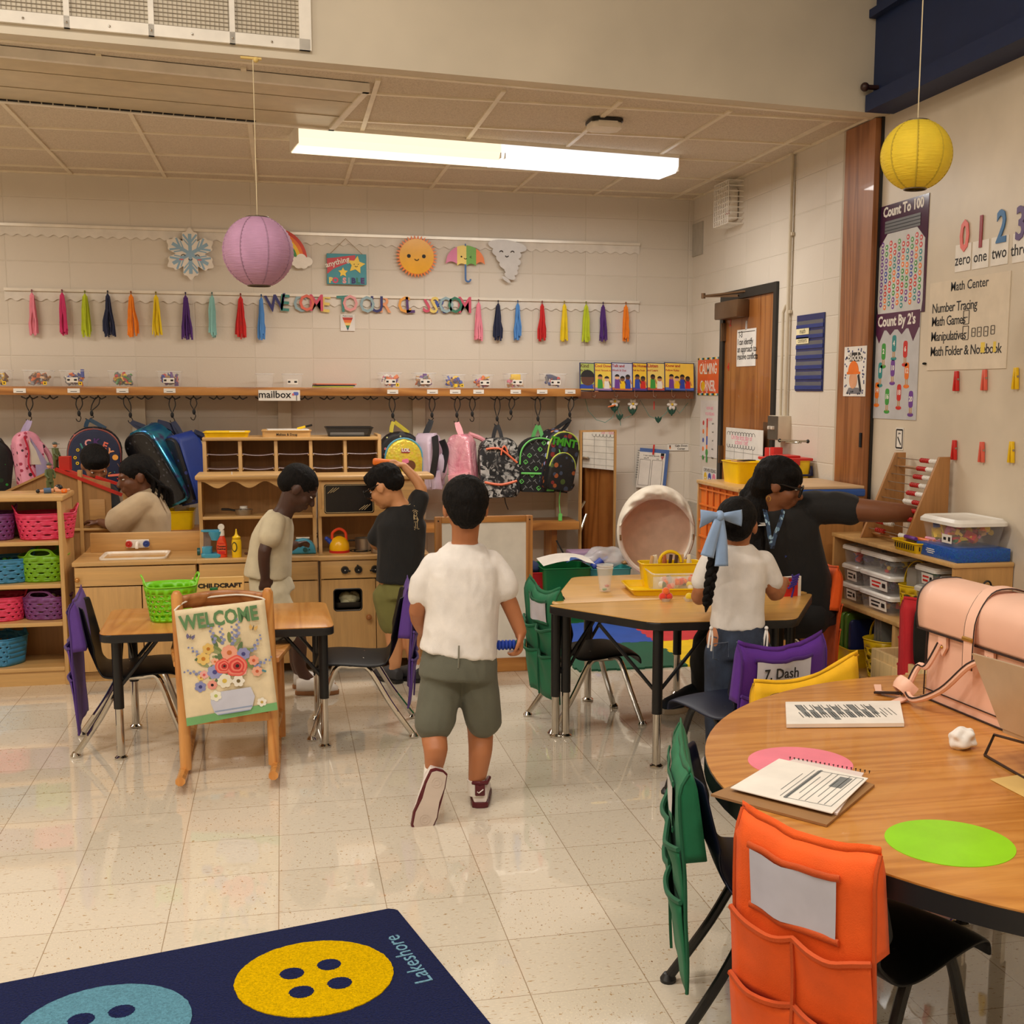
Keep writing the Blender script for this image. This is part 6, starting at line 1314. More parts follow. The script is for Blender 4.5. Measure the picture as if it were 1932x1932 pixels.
# table with blue rimmed lid
r = thing('sand_table','wooden cabinet with a blue rim and pale lid board behind the teacher','table',(2.75,5.95,0))
x0,x1,y0,y1,zt = 2.55,2.94,5.66,6.2,1.0
MB(mat('tan fibreboard',(190,134,74),.5,'wood')).b2((x0,y0,0),(x1,y0+.02,.96)).b2((x0,y1-.02,0),(x1,y1,.96)).b2((x0,y0,0),(x0+.02,y1,.96)).b2((x1-.02,y0,0),(x1,y1,.96)).build('cabinet_body',r,world=True)
MB(mat('blue plastic rim',(36,84,166),.35)).b2((x0-.02,y0-.02,.945),(x1,y1+.02,.985),.01,3).build('rim',r,world=True); MB(mat('pale particle board',(212,178,136),.5)).b2((x0-.01,y0-.01,.985),(x1-.005,y1+.01,1.0),.003).build('lid_board',r,world=True)
# long low shelf of lidded boxes
r = thing('math_shelf','low birch shelf with two tiers of clear boxes along the beige partition','shelf',(2.86,4.98,0))
X0,X1,YF,YN,ZT = 2.72,2.995,5.55,4.42,.775
MB(BIR).b2((X0-.006,YN-.006,ZT-.02),(X1,YF+.006,ZT),.004).build('top_board',r,world=True)
MB(mat('birch side',(202,154,94),.45,'wood',lo=.92)).b2((X0,YF-.02,0),(X1,YF,ZT-.02)).b2((X0,YN,0),(X1,YN+.02,ZT-.02)).b2((X1-.012,YN,0),(X1,YF,ZT-.02)).build('side_panel',r,world=True)
for z in (.438,.12): MB(BIR).b2((X0,YN+.02,z-.02),(X1-.012,YF-.02,z),.003).build('shelf_board',r,world=True)
MB(BIRZ).b2((X0+.004,4.9,.12),(X1-.012,4.925,.418),.002).build('divider',r,world=True); MB(BIRE).b2((X0+.01,YN+.02,0),(X0+.025,YF-.02,.1)).build('plinth',r,world=True)
LIDW = mat('white plastic lid',(232,228,220),.3)
def lidbox(y0,y1,z,h,label,cols,n,lab='',tw=1.1,dx=0,depth=.2,sd=0):
    w = y1-y0; c = (X0+.035+depth/2+dx,(y0+y1)/2,z); r = thing('lidded_box',label,'box',c,0,'clear lidded boxes on the low shelf')
    tub(r,depth/tw,w/tw,h,tw)
    q = [[(x*k,y*k,zz) for x,y in rrect(depth+.012,w+.012,.025,3)] for k,zz in ((1,h-.006),(1,h+.008),(.93,h+.016),(.9,h+.012))]
    MB(LIDW).loft(q).build('lid',r)
    if lab:
        b = MB(TAGM).box((-depth/2/tw*1.06,-w*.08,h*.5),(.003,w*.52,h*.62),x=RY(-5)); b.m(JUNK['red'] if 'r' in lab else INK); b.box((-depth/2/tw*1.06-.002,-w*.02,h*.62),(.002,w*.28,.008)).box((-depth/2/tw*1.06-.002,-w*.0,h*.4),(.002,w*.22,.008)).m(INK).box((-depth/2/tw*1.06-.002,-w*.25,h*.52),(.002,w*.1,h*.26)); b.build('label',r,smooth=0)
    o = junk(MB(),depth*.84,w*.8,h*.8,n,cols,sd+int(z*1000),s=.03).build('assorted_toys',None); o.location = (c[0],c[1],c[2]+.004); tag(o,'loose counters inside the '+label,'toys','counters in the lidded boxes'); o['kind'] = 'stuff'
zs = .438
for k,(lb,cols,lab) in enumerate([('small clear box with white lid at the bottom of the far stack',['tan','yellow','grey'],'w'),('small labelled clear box in the middle of the far stack',['grey','brown','purple'],'w'),('small clear box of red and blue counters on top of the far stack',['red','blue','tan'],'')]): lidbox(5.33,5.51,zs+.095*k,.078,lb,cols,34,lab,sd=1)
for k,(lb,cols,lab) in enumerate([('large clear box of pink and yellow counters at the bottom of the second stack',['pink','red','yellow','blue'],'w'),('large clear box with red printed label in the middle of the second stack',['red','brown','purple'],'r'),('large clear box of thin yellow strips on top of the second stack',['grey','yellow','brown'],'')]): lidbox(5.0,5.315,zs+.095*k,.078,lb,cols,44,lab,sd=5)
for k,(lb,cols,lab) in enumerate([('clear box at the bottom of the stack behind the pink bag',['grey','tan'],'w'),('clear box with pink print in the middle of the stack behind the pink bag',['purple','grey'],'r'),('clear box with brown labels on top of the stack behind the pink bag',['tan','teal','green'],'r')]): lidbox(4.62,4.8,zs+.095*k,.078,lb,cols,34,lab,sd=9)
for k,(lb,cols,lab) in enumerate([('clear box at the bottom of the last stack near the shelf end',['grey','red'],''),('clear box in the middle of the last stack near the shelf end',['tan','grey'],''),('clear box with red printed label on top of the last stack near the shelf end',['red','grey'],'r')]): lidbox(4.455,4.6,zs+.085*k,.07,lb,cols,26,lab,sd=13)
YB_ = (214,176,20)
def pail(name,label,c,rt,rb,h,cols=12,rows=4,hole=.33,handle=True):
    r = basket(name,label,'basket',c,20,2*rb,2*rb,h,YB_,ears=False,rows=rows,hole=hole,taper=rt/rb,cols=cols)
    if handle: MB(MATS[name+' %d%d%d' % YB_]).tube([(0,rt*cos(rad(a)),h+.11*sin(rad(a))) for a in range(0,181,12)],.005,6,sq=(1.5,.6)).build('handle',r)
    return r
pail('pail_basket','yellow pail basket with round holes on the middle tier of the low shelf',(2.825,4.885,zs),.078,.06,.17)
b = MB(mat('grey clear box',(176,170,160),.2,alpha=.6)).b2((2.79,4.85,zs+.01),(2.86,4.94,zs+.25),.015); solo(b,'clear_container','grey clear container standing in the yellow pail on the middle tier','container',base=(2.825,4.89,zs+.01))
r = ybin('storage_bin','yellow bin on the lowest tier holding green and blue folders',(2.80,5.40,.12),.16,.17,.095)
GCLR = mat('green clear folder',(104,150,60),.25,alpha=.85); NVF = mat('navy folder',(26,40,92),.4)
for k,(m_,dx,z,lb) in enumerate([(GCLR,-.045,.26,'translucent green folder standing in the low yellow bin, nearer the far end'),(GCLR,.0,.262,'translucent green folder standing in the low yellow bin beside the navy ones'),(NVF,.04,.235,'navy folder standing in the low yellow bin')]):
    b = MB(m_).prism(rrect(.13,.25,.02),-.012,.012,T(2.79,5.43-.045*k,z) @ RX(90),bev=.004); solo(b,'plastic_folder',lb,'folder','folders in the low yellow bin',base=(2.79,5.43-.045*k,.13))
pail('pail_basket','yellow pail basket with handle on the lowest tier of the low shelf',(2.80,5.12,.12),.095,.07,.19)
for k in range(3):
    b = MB(mat('smoky clear sleeve',(128,126,118),.2,alpha=.7)).prism(rrect(.08,.26,.01),-.01,.01,T(2.80,5.15-.035*k,.29) @ RX(90-6*k)); solo(b,'clear_sleeve',['smoky clear sleeve in the yellow pail of the lowest tier, far one','smoky clear sleeve in the yellow pail of the lowest tier, middle one','smoky clear sleeve in the yellow pail of the lowest tier, near one'][k],'sleeve','sleeves in the low yellow pail',base=(2.8,5.15-.035*k,.14))
# things on the low shelf
r = thing('abacus','wooden counting frame with red and white beads on the low shelf','abacus',(2.87,5.12,ZT))
yf,yn = 5.32,4.92; xb0,xb1,xt0,xt1,zt = 2.75,2.975,2.92,2.975,1.19
W_ = mat('brown frame wood',(176,124,72),.45,'wood')
for y in (yf,yn): MB(W_).prism([(y,0),(y,1)] and [(xb0,ZT),(xb1,ZT),(xt1,zt),(xt0,zt)],y-.009,y+.009,Mx(((1,0,0,0),(0,0,1,0),(0,1,0,0),(0,0,0,1))),bev=.003).build('side_frame',r,world=True)
b = MB(W_)
for k in (.06,.33,.84): b.cyl((xb0+.05+(xt0-xb0)*k,yf,ZT+(zt-ZT)*k),(xb0+.05+(xt0-xb0)*k,yn,ZT+(zt-ZT)*k),.007,n=8)
b.build('cross_bar',r,world=True); BR = mat('red bead',(184,30,28),.3); BW = mat('white bead',(236,232,224),.3)
for i in range(10):
    z = zt-.025-.038*i; x = xt0+.022-(xt0-xb0)*(zt-z)/(zt-ZT); MB(STEEL).cyl((x,yf,z),(x,yn,z),.0022,n=6).build('rod',r,world=True)
    sw = i in (5,6,7); left = i in (7,8)
    for g in range(2):
        b = MB(BR if (g == 0) != sw else BW)
        for k in range(5):
            q = g*5+k; y = yn+.02+.0165*(9-q) if i not in (8,) else yf-.06-.0165*q
            if i == 9: y = yf-.09-.0165*q if g == 0 else yn+.02+.0165*(9-q)
            b.lathe([(.004,-.0078),(.0115,-.003),(.0115,.003),(.004,.0078)],10,T(x,y,z) @ RX(90))
        b.build('bead_row',r,world=True)['label'] = 'row of five beads'
c = PZ(1728,1033,ZT); r = thing('pen_basket','yellow plastic basket of markers on the low shelf before the counting frame','basket',(2.785,4.82,ZT)); tub(r,.14,.2,.045,1.12,mat('yellow clear plastic',(226,184,20),.3,alpha=.9),YEL)
b = MB(DARK)
for k in range(9): b.box((-.079,-.085+.02*k,.024),(.003,.004,.022)); b.box((-.06+.015*k,-.106,.024),(.004,.003,.022))
b.build('slots',r)
for k,(col,dx,dy,a,lb) in enumerate([('green',-.02,.03,80,'green marker lying across the yellow basket'),('orange',.0,-.03,95,'orange marker lying across the yellow basket'),('orange',.03,-.06,70,'orange marker near the end of the yellow basket'),('purple',-.04,.01,88,'purple marker lying in the yellow basket'),('pink',.02,-.085,100,'pink marker at the end of the yellow basket')]):
    q = T(2.785+dx,4.82+dy,ZT+.05+.003*k) @ RZ(a); b = MB(JUNK[col]).at(q).cyl((-.05,0,0),(.05,0,0),.009,n=10); solo(b,'marker_pen',lb,'marker','markers in the yellow basket',base=q.translation)
solo(MB(mat('blue box lid',(22,84,168),.3,'glitter',sc=3)).b2((2.735,4.43,ZT),(2.985,4.76,ZT+.055),.003).m(TAGM).box((2.7335,4.64,ZT+.034),(.002,.06,.003)).box((2.7335,4.64,ZT+.026),(.002,.07,.003)).box((2.7335,4.64,ZT+.018),(.002,.05,.003)),'flat_box','flat glittery blue box on the low shelf under the clear box','box',base=(2.86,4.6,ZT))
r = thing('lidded_tub','clear tub with white lid full of pattern blocks on the flat blue box','tub',(2.86,4.60,ZT+.055)); tub(r,.2,.26,.1,1.15)
q = [[(x*k,y*k,zz) for x,y in rrect(.25,.32,.03,3)] for k,zz in ((1,.094),(1,.108),(.9,.122),(.86,.117))]; MB(LIDW).loft(q).build('lid',r); MB(TAGM).box((-.11,-.06,.035),(.002,.075,.036)).m(INK).box((-.1115,-.045,.035),(.001,.02,.012)).box((-.1115,-.08,.035),(.001,.016,.018)).build('label',r)
o = junk(MB(),.19,.26,.085,90,['yellow','yellow','red','green','blue','tan','pink','orange'],77,s=.03).build('pattern_blocks',None); o.location = (2.86,4.6,ZT+.06); tag(o,'yellow, red and green pattern blocks heaped in the clear tub','blocks'); o['kind'] = 'stuff'
r = thing('pencil_cup','small clear yellow cup holding a teal scrunchie, at the hand of the teacher','cup',(2.83,4.96,ZT)); r.location = (2.885,4.83,ZT); ROOTM[r.name] = T(2.885,4.83,ZT)
MB(mat('yellow clear cup',(222,196,40),.2,alpha=.75)).lathe([(.001,0),(.026,0),(.034,.085),(.031,.085),(.024,.004),(.001,.004)],18).build('cup_body',r); MB(DTEAL).lathe([(.02,.085),(.03,.09),(.022,.1),(.012,.092),(.02,.085)],18).build('scrunchie',r)
r = thing('lock_box','small black box with a looped handle fixed to the end of the low shelf','box',(2.86,4.40,.56))
MB(mat('dark green black plastic',(24,36,32),.4)).b2((2.79,4.375,.6),(2.9,YN,.68),.006).build('box_body',r,world=True); MB(BLACK).tube([(2.86+.018*cos(rad(a)),4.395,.68+.022*sin(rad(a))) for a in range(0,181,20)],.004,6).build('handle',r,world=True); MB(NGR).cyl((2.815,4.376,.645),(2.815,4.372,.645),.012,n=14).build('badge',r,world=True)
# wooden crate by the shelf
r = thing('wooden_crate','pale wooden crate with clear plastic packs behind the round table','crate',(2.5,4.2,0))
a = [PZ(*q_,.42) for q_ in ((1644,1222),(1752,1222))]; cx0,cy1 = a[0].x,a[0].y; cy0 = cy1-.5; cx1 = cx0+.42; CR = mat('pale crate wood',(226,194,138),.5,'wood')
MB(CR).b2((cx0,cy0,.02),(cx0+.02,cy1,.42),.003).b2((cx1-.02,cy0,.02),(cx1,cy1,.42),.003).b2((cx0,cy0,.02),(cx1,cy0+.02,.42),.003).b2((cx0,cy1-.02,.02),(cx1,cy1,.42),.003).b2((cx0,cy0,.0),(cx1,cy1,.02)).build('crate_box',r,world=True)
MB(CR).b2((cx0-.012,cy0+.03,.3),(cx0,cy1-.03,.385),.004).build('side_rail',r,world=True); b = MB(INK).sph((cx0-.006,cy1-.1,.25),(.006,.012,.012),8); b.build('bolt',r,world=True)
solo(lump(MB(mat('wrapped plastic packs',(150,128,124),.12,alpha=.9)),((cx0+cx1)/2,(cy0+cy1)/2,.31),(.16,.2,.1),4,4),'plastic_pack','shiny clear wrapped packs filling the wooden crate','pack',base=((cx0+cx1)/2,(cy0+cy1)/2,.2),smooth=60)
# ------------------------------------------------------------------ rug and foam mat
t = NT('navy pile'); v = t.co(); f = t.noise(v,160,3,.7); t.set(Base_Color=t.ramp(f,[(.3,(8,17,58)),(.7,(20,34,90))]),Roughness=1.); t.p.inputs['Specular IOR Level'].default_value = .05; t.set(Roughness=1.); t.bump(f,.9,.01); t.p.inputs['Sheen Weight'].default_value = .05; NAVP = t.mat
def pile(name,c):
    t = NT(name); v = t.co(); f = t.noise(v,170,3,.7); t.set(Base_Color=t.ramp(f,[(.3,vary(c,.84)),(.7,vary(c,1.1))]),Roughness=1.); t.p.inputs['Specular IOR Level'].default_value = .05; t.bump(f,.9,.01); return t.mat
YPL,BPL_,LPL = pile('yellow pile',(234,188,0)),pile('light blue pile',(102,156,178)),pile('sky pile',(130,180,206))
rc = PZ(746,1719); ru = V((-.974,-.227,0)); RXF = frame(rc,-ru,(0,0,1))       # local x runs right along the top edge, y away from the viewer
r = thing('button_rug','navy pile rug with yellow and light blue button pattern in the front left corner','rug',tuple(rc))
inv = RXF.inverted()
def loc(px,py): return inv @ PZ(px,py)
o = rrect(3.0,2.2,.02); b = MB(NAVP).at(RXF).prism([(x-1.5,y-1.1) for x,y in o],0,.012,bev=.004); b.build('pile',r,world=True)
def rag(b,c,rr_,z0,z1,sd):
    N = 120; b.prism([(c.x+(rr_+.003*NZ.noise(V((i*.9,sd,0))))*cos(2*pi*i/N),c.y+(rr_+.003*NZ.noise(V((i*.9,sd,5))))*sin(2*pi*i/N)) for i in range(N)],z0,z1)
for cpx,holes,m_,nm in (((594,1852),((551,1847),(621,1830),(569,1882),(641,1865)),YPL,'yellow_button'),((196,1946),((172,1921),(238,1924)),BPL_,'blue_button')):
    c = loc(*cpx); b = MB(m_).at(RXF); rag(b,c,.197,.0118,.0145,c.x); b.build(nm+'_motif',r,world=True,smooth=0)
    b = MB(NAVP).at(RXF); hs = [loc(*h) for h in holes]
    if nm[0] == 'b': hs = [c+V((dx,dy,0)) for dx,dy in ((-.045,.05),(.045,.05),(-.045,-.05),(.045,-.05))]
    for h in hs: rag(b,h,.03,.0143,.0152,h.y)
    b.build('button_hole',r,world=True,smooth=0)
q0,q1 = loc(738,1775),loc(803,1862); b = MB(LPL).at(RXF)
b.text('Lakeshore',.068,T((q0.x+q1.x)/2,(q0.y+q1.y)/2,.0122) @ RZ(math.degrees(atan2(q0.y-q1.y,q0.x-q1.x))),.0016,.0); b.build('woven_name',r,world=True,smooth=0)
mc = PZ(1236,1213)
for dx,dy,c,lb,nm in ((-1,1,(44,84,176),'blue','blue foam floor tile at the back left of the puzzle mat'),(1,1,(206,60,66),'red','red foam floor tile at the back right of the puzzle mat'),(-1,-1,(24,92,66),'green','green foam floor tile at the front left of the puzzle mat'),(1,-1,(240,206,24),'yellow','yellow foam floor tile at the front right of the puzzle mat')):
    L = .62; n = 12; pts = []
    def edge(a,e,out,flip):
        a,e = V((*a,0)),V((*e,0)); d = (e-a).normalized(); nn = V((d.y,-d.x,0)); q = []
        for k in range(n):
            s0,s1 = a.lerp(e,k/n),a.lerp(e,(k+1)/n); h = .012 if (k % 2 == 0) != flip else 0; q += [(s0+nn*h*out)[:2],(s1+nn*h*out)[:2]]
        return q
    x0,x1,y0,y1 = (-L,0,0,L) if (dx < 0 and dy > 0) else (0,L,0,L) if dy > 0 else (-L,0,-L,0) if dx < 0 else (0,L,-L,0)
    pts = edge((x0,y0),(x1,y0),1,dy > 0)+edge((x1,y0),(x1,y1),1,dx > 0)+edge((x1,y1),(x0,y1),1,dy > 0)+edge((x0,y1),(x0,y0),1,dx > 0)
    b = MB(mat('foam '+lb,c,.7)); b.prism(pts,0,.012+.0004*(dx+dy)); solo(b,'foam_tile',nm,'floor mat','foam tiles of the puzzle mat',base=None,smooth=0); bpy.context.view_layer.update(); C.objects[-1].location = (mc.x,mc.y,0);
# ------------------------------------------------------------------ tables
LAM = oak_mat('oak laminate',(188,124,54),(202,138,64),(212,150,76),'y',1.3,.28)
LAM2 = mat('maple laminate',(218,168,92),.3,'woodx',lo=.94,coat=.2)
LAM3 = oak_mat('honey oak laminate',(184,118,48),(198,132,58),(210,146,70),'x',2.2,.3)
EDGE = mat('black edge band',(20,19,20),.45); BLKT = mat('black powder coat tube',(18,18,19),.4)
def table_leg(r,x,y,zt,split,brace=None,rr_=.02):
    l = MB(BLKT).cyl((x,y,split),(x,y,zt),rr_,n=16).build('leg',r,world=True)
    MB(ALU).cyl((x,y,.012),(x,y,split+.01),rr_*.8,n=16).build('leg_extension',l,world=True)
    MB(ALU).lathe([(.001,0),(rr_*1.25,0),(rr_*1.3,.008),(rr_*.6,.02),(.001,.022)],16,T(x,y,0)).build('glide',l,world=True)
    for q in (brace or []): MB(BLKT).tube([(x,y,split+.08),q],.008,6).build('leg_brace',l,world=True)
def ptable(name,label,poly,z,lam,th=.032):
    c = sum((V((*p,0)) for p in poly),V())/len(poly); r = thing(name,label,'table',(c.x,c.y,0))
    MB(lam).prism(poly,z-.004,z,bev=.002).build('table_top',r,world=True); MB(EDGE).prism([(c.x+(p[0]-c.x)*1.002,c.y+(p[1]-c.y)*1.002) for p in poly],z-.004-th,z-.0035,bev=.006).build('edge_band',r,world=True)
    return r
def rpoly(pts,rad_,n=5):
    out = []; m_ = len(pts)
    for i in range(m_):
        a,b,c = V((*pts[i-1],0)),V((*pts[i],0)),V((*pts[(i+1) % m_],0)); u,w = (a-b).normalized(),(c-b).normalized()
        for k in range(n+1):
            s_ = k/n; p0,p1 = b+u*rad_,b+w*rad_; out.append((p0.lerp(b,s_).lerp(b.lerp(p1,s_),s_))[:2])
    return out
# child's rectangular table
z = .523; p = [(-.725,4.885),(.19,4.865),(.175,5.46),(-.745,5.45)]
r = ptable('activity_table','small oak topped rectangular table with black edge behind the rocking chair',rpoly(p,.05),z,LAM)
for x,y,bx,by in ((-.665,4.935,.16,.2),(.145,4.93,-.16,.2),(-.66,5.4,.16,-.2),(.13,5.4,-.16,-.2)): table_leg(r,x,y,z-.03,.21,[(x+bx,y,z-.035),(x,y+by,z-.035)])
zt = .594; q = [PZ(x,y,zt) for x,y in ((1028,1141),(1232,1174),(1503,1168),(1534,1119))]
r = ptable('trapezoid_table','trapezoid maple table with black edge, nearer half of the joined pair',rpoly([q[0][:2],q[1][:2],q[2][:2],q[3][:2]],.05),zt,LAM2)
lx = PZ(1240,1450); table_leg(r,lx.x,lx.y+.015,zt-.03,.22,[(lx.x-.2,lx.y+.16,zt-.036),(lx.x+.22,lx.y+.02,zt-.036)],.021)
l2 = PZ(1048,1390); table_leg(r,l2.x+.0,l2.y,zt-.03,.18,[(l2.x+.2,l2.y,zt-.036)],.021); table_leg(r,q[2].x-.06,q[2].y+.08,zt-.03,.22,None,.021); table_leg(r,q[3].x-.12,q[3].y-.04,zt-.03,.22,None,.021)
dy_ = q[3]-q[0]; nn = V((-dy_.y,dy_.x,0)).normalized()
A = PZ(1020,1127,zt); Bq = PZ(1080,1088,zt); E_ = q[3]+nn*.012; G = E_+(Bq-A).length*(V(((E_-A).normalized().x*-.45,nn.y*.9,0))).normalized()
A2 = q[0]+nn*.012+ (A-q[0]).dot(dy_.normalized())*dy_.normalized()
r = ptable('trapezoid_table','trapezoid maple table with black edge, far half of the joined pair',rpoly([A2[:2],E_[:2],(E_.x-.32,Bq.y+.02),(Bq.x,Bq.y)],.05),zt-.001,LAM2)
l3 = PZ(1030,1378); table_leg(r,A2.x+.08,A2.y+.05,zt-.03,.2,[(A2.x+.25,A2.y+.1,zt-.036)],.021); table_leg(r,Bq.x+.06,Bq.y-.08,zt-.03,.2,[(Bq.x+.22,Bq.y-.08,zt-.036)],.021); table_leg(r,E_.x-.12,E_.y+.07,zt-.03,.2,None,.021); table_leg(r,E_.x-.42,Bq.y-.05,zt-.03,.2,None,.021)
# kidney table
zk,kc,kr = .63,V((1.832,2.314,0)),.914
pts = [(kc.x+kr*cos(rad(a)),kc.y+kr*sin(rad(a))) for a in range(30,271,4)]
pts += [(p.x,p.y) for p in bez([(kc.x+.02,kc.y-kr,0),(kc.x+.22,kc.y-.82,0),(kc.x+.27,kc.y-.6,0),(kc.x+.3,kc.y-.3,0),(kc.x+.42,kc.y-.0,0),(kc.x+.6,kc.y+.1,0),(kc.x+.78,kc.y+.18,0),(kc.x+.85,kc.y+.3,0)],6)][1:-1]
r = ptable('kidney_table','large kidney shaped honey oak table with thick black edge, front right',pts,zk,LAM3,.04)
for px,py in ((1812,1742),): lk = PZ(px,py); table_leg(r,lk.x,lk.y,zk-.04,.12,None,.022)
for x,y in ((1.25,2.85),(1.4,1.85),(1.95,2.85)): table_leg(r,x,y,zk-.04,.12,None,.022)
# ------------------------------------------------------------------ chairs
SHB = mat('black chair shell',(13,13,14),.45,spec=.3); SHN = mat('navy chair shell',(14,20,42),.45,spec=.35)
def shell(w,d,h,hb):
    """seat and back of a plastic school chair as one curved sheet; sitter faces +y"""
    path = bez([(d*.5,-.035),(d*.46,.0),(d*.2,.006),(-d*.2,-.004),(-d*.42,.012),(-d*.52,.08),(-d*.57,hb*.5),(-d*.66,hb)],5)
    n = len(path)-1
    def fn(u,v):
        i = min(int(v*n),n-1); p = path[i].lerp(path[i+1],v*n-i); t = v; ww = w*(.5-.02*abs(t-.35)); x = (u*2-1)
        k = 1-.10*max(0,(t-.85)/.15)**2; nar = 1-.22*math.exp(-((t-.62)/.09)**2)
        edge = abs(x)**3; y,z = p[0],p[1]
        if t < .55: z += -.012*edge
        else: y += .035*edge*min(1,(t-.55)*4)
        return (x*ww*k*nar,y,h+z)
    return fn
def school_chair(label,loc,rz,h,w,d,hb,sh,legm,group='plastic school chairs',splay=1.):
    r = thing('school_chair',label,'chair',loc,rz,group)
    MB(sh).grid(shell(w,d,h,hb),14,30).build('seat_shell',r,smooth=180,mods=[('shell','SOLIDIFY',dict(thickness=.009,offset=-1)),('round','SUBSURF',dict(levels=1,render_levels=1))])
    for sx in (-1,1):
        l = MB(legm).tube(bez([(sx*w*.34,d*.1,h-.02),(sx*w*.36,d*.26,h-.03),(sx*w*.4*splay,d*.42,h*.45),(sx*w*.44*splay,d*.56,.012)],5),.0125,10).build('leg',r); MB(legm).lathe([(.001,0),(.02,0),(.021,.008),(.012,.022),(.001,.024)],14,T(sx*w*.44*splay,d*.565,0)).build('glide',l)
        l = MB(legm).tube(bez([(sx*w*.34,d*.0,h-.02),(sx*w*.36,-d*.16,h-.035),(sx*w*.4*splay,-d*.42,h*.45),(sx*w*.44*splay,-d*.7,.012)],5),.0125,10).build('leg',r); MB(legm).lathe([(.001,0),(.02,0),(.021,.008),(.012,.022),(.001,.024)],14,T(sx*w*.44*splay,-d*.705,0)).build('glide',l)
        MB(legm).tube([(sx*w*.34,-d*.1,h-.022),(sx*w*.34,d*.18,h-.022)],.01,8).build('seat_bracket',r)
    b = MB(legm).tube([(-w*.34,d*.06,h-.022),(w*.34,d*.06,h-.022)],.009,8)
    for sx in (-1,1):
        for yy in (.1,-.08): b.sph((sx*w*.2,d*yy+.0,h+.004),(.007,.007,.003),8)
    b.build('cross_tube',r); return r
def sack(label,loc,rz,h,w,d,hb,col,name,drop=.5,droop=0,win=True,wobble=1.,text=None,fl=.2,twist=0):
    """fabric chair pocket pulled over the backrest: outer panel, inner flap, two pockets, name window"""
    r = thing('seat_sack',label,'chair pocket',loc,rz,'fabric pockets on the chair backs'); m_ = mat(name+' canvas',col,.75,'cloth'); dk = mat(name+' binding',vary(col,.82),.7,'cloth')
    zt = h+hb+.03; yb = -d*.66; W = w*.53
    def front(u,v,off=0,zb=drop):
        x = (u*2-1); z = zt-zb*v-droop*(1-u)*(1-v)-.02*math.sin(pi*u)*(1-v)**3*wobble; yy = yb-.014-off+.09*v*.25-.012*math.sin(pi*u)+.008*wobble*NZ.noise(V((x*2.2,v*3,rz)))
        yy += .02*max(0,1-v*14)                               # rounds over the top
        return (x*W*(1+.03*v)+twist*v,yy,z+(.006*NZ.noise(V((x*3,1,rz)))))
    def back(u,v):
        x = (u*2-1); z = zt-fl*v-droop*(1-u)*(1-v)-.02*math.sin(pi*u)*(1-v)**3*wobble; return (x*W*.99+twist*v*.3,yb+.006+.03*v+.03*min(v*6,1)*.3,z+.004)
    md = [('thick','SOLIDIFY',dict(thickness=.004,offset=0))]
    b = MB(m_).grid(front,14,26).grid(back,14,10)
    for u in (0,1): b.grid(lambda s_,v: tuple(V(front(u,v*fl/drop)).lerp(V(back(u,v)),s_)),3,10)
    b.grid(lambda u,s_: tuple(V(front(u,0)).lerp(V(back(u,0)),s_)+V((0,0,.012*sin(pi*s_)))),14,4)
    b.build('cover',r,smooth=60,mods=md)
    for k,(v0,v1) in enumerate(((.34,.62),(.58,.985))):
        def pk(u,v):
            p = V(front(u,v0+(v1-v0)*v,.012-.01*v+.014*abs(sin(pi*u*2))*(1-v)**2*wobble)); p.z -= .018*sin(pi*((u*2) % 1))*(1-v)**2*.7; return tuple(p)
        b = MB(m_).grid(pk,16,8); b.m(dk).tube([pk(i/24,0) for i in range(25)],.0045,5).tube([tuple(V(front(.5,v0+(v1-v0)*i/6,.014)) ) for i in range(7)],.003,4); b.build('pocket',r,smooth=60,mods=md)
    b = MB(dk)
    for u in (0,1): b.tube([front(u,i/20,.001) for i in range(21)],.0045,5)
    b.build('side_binding',r)
    if win:
        wn = MB(mat('cloudy name window',(206,204,214),.12,coat=.5)).grid(lambda u,v: tuple(V(front(.16+.62*u,.09+.2*v,.010+.003*sin(6*u)))),12,6)
        wn.m(dk).tube([front(.14+.66*i/12,.08,.008) for i in range(13)],.006,5,sq=(.5,1.3)).tube([front(.14+.66*i/12,.3,.008) for i in range(13)],.006,5,sq=(.5,1.3))
        if text:
            a,c = V(front(.2,.19,.019)),V(front(.7,.19,.019)); wn.m(INK).text(text,.05,frame(a.lerp(c,.45),c-a,(0,-1,0)),.001,.0006)
        wn.build('name_window',r,smooth=60)
    return r
PUR,GRNS,ORGS,YLS,REDS = (88,54,140),(16,110,70),(240,92,12),(244,186,10),(186,22,34)
s1 = (.33,.36,.34,.28)
def pair(label,sl,loc,rz,dim,sh,legm,col,nm,**kw):
    school_chair(label,loc,rz,*dim,sh,legm); return sack(sl,loc,rz,*dim,col,nm,**kw)
pair('black shell chair with chrome legs at the left end of the small table','purple fabric pocket over the chair left of the small table',(-.62,5.17,0),-86,s1,SHB,ALU,PUR,'purple',drop=.54)
pair('black shell chair with chrome legs at the right end of the small table','purple fabric pocket over the chair right of the small table',(.30,5.17,0),84,s1,SHB,ALU,PUR,'purple',drop=.5,droop=-.0)
pair('black shell chair with chrome legs at the left corner of the trapezoid tables','green fabric pocket over the chair at the trapezoid tables',(1.33,5.10,0),-82,s1,SHB,ALU,GRNS,'green',drop=.5,wobble=2.2)
pair('navy shell chair with its back to the round table behind the girl in white','purple fabric pocket with a name strip over the navy chair behind the girl',(1.57,3.93,0),17,(.37,.35,.36,.25),SHN,BLKT,(86,30,140),'violet',drop=.5,text='7. Dash',wobble=2.)
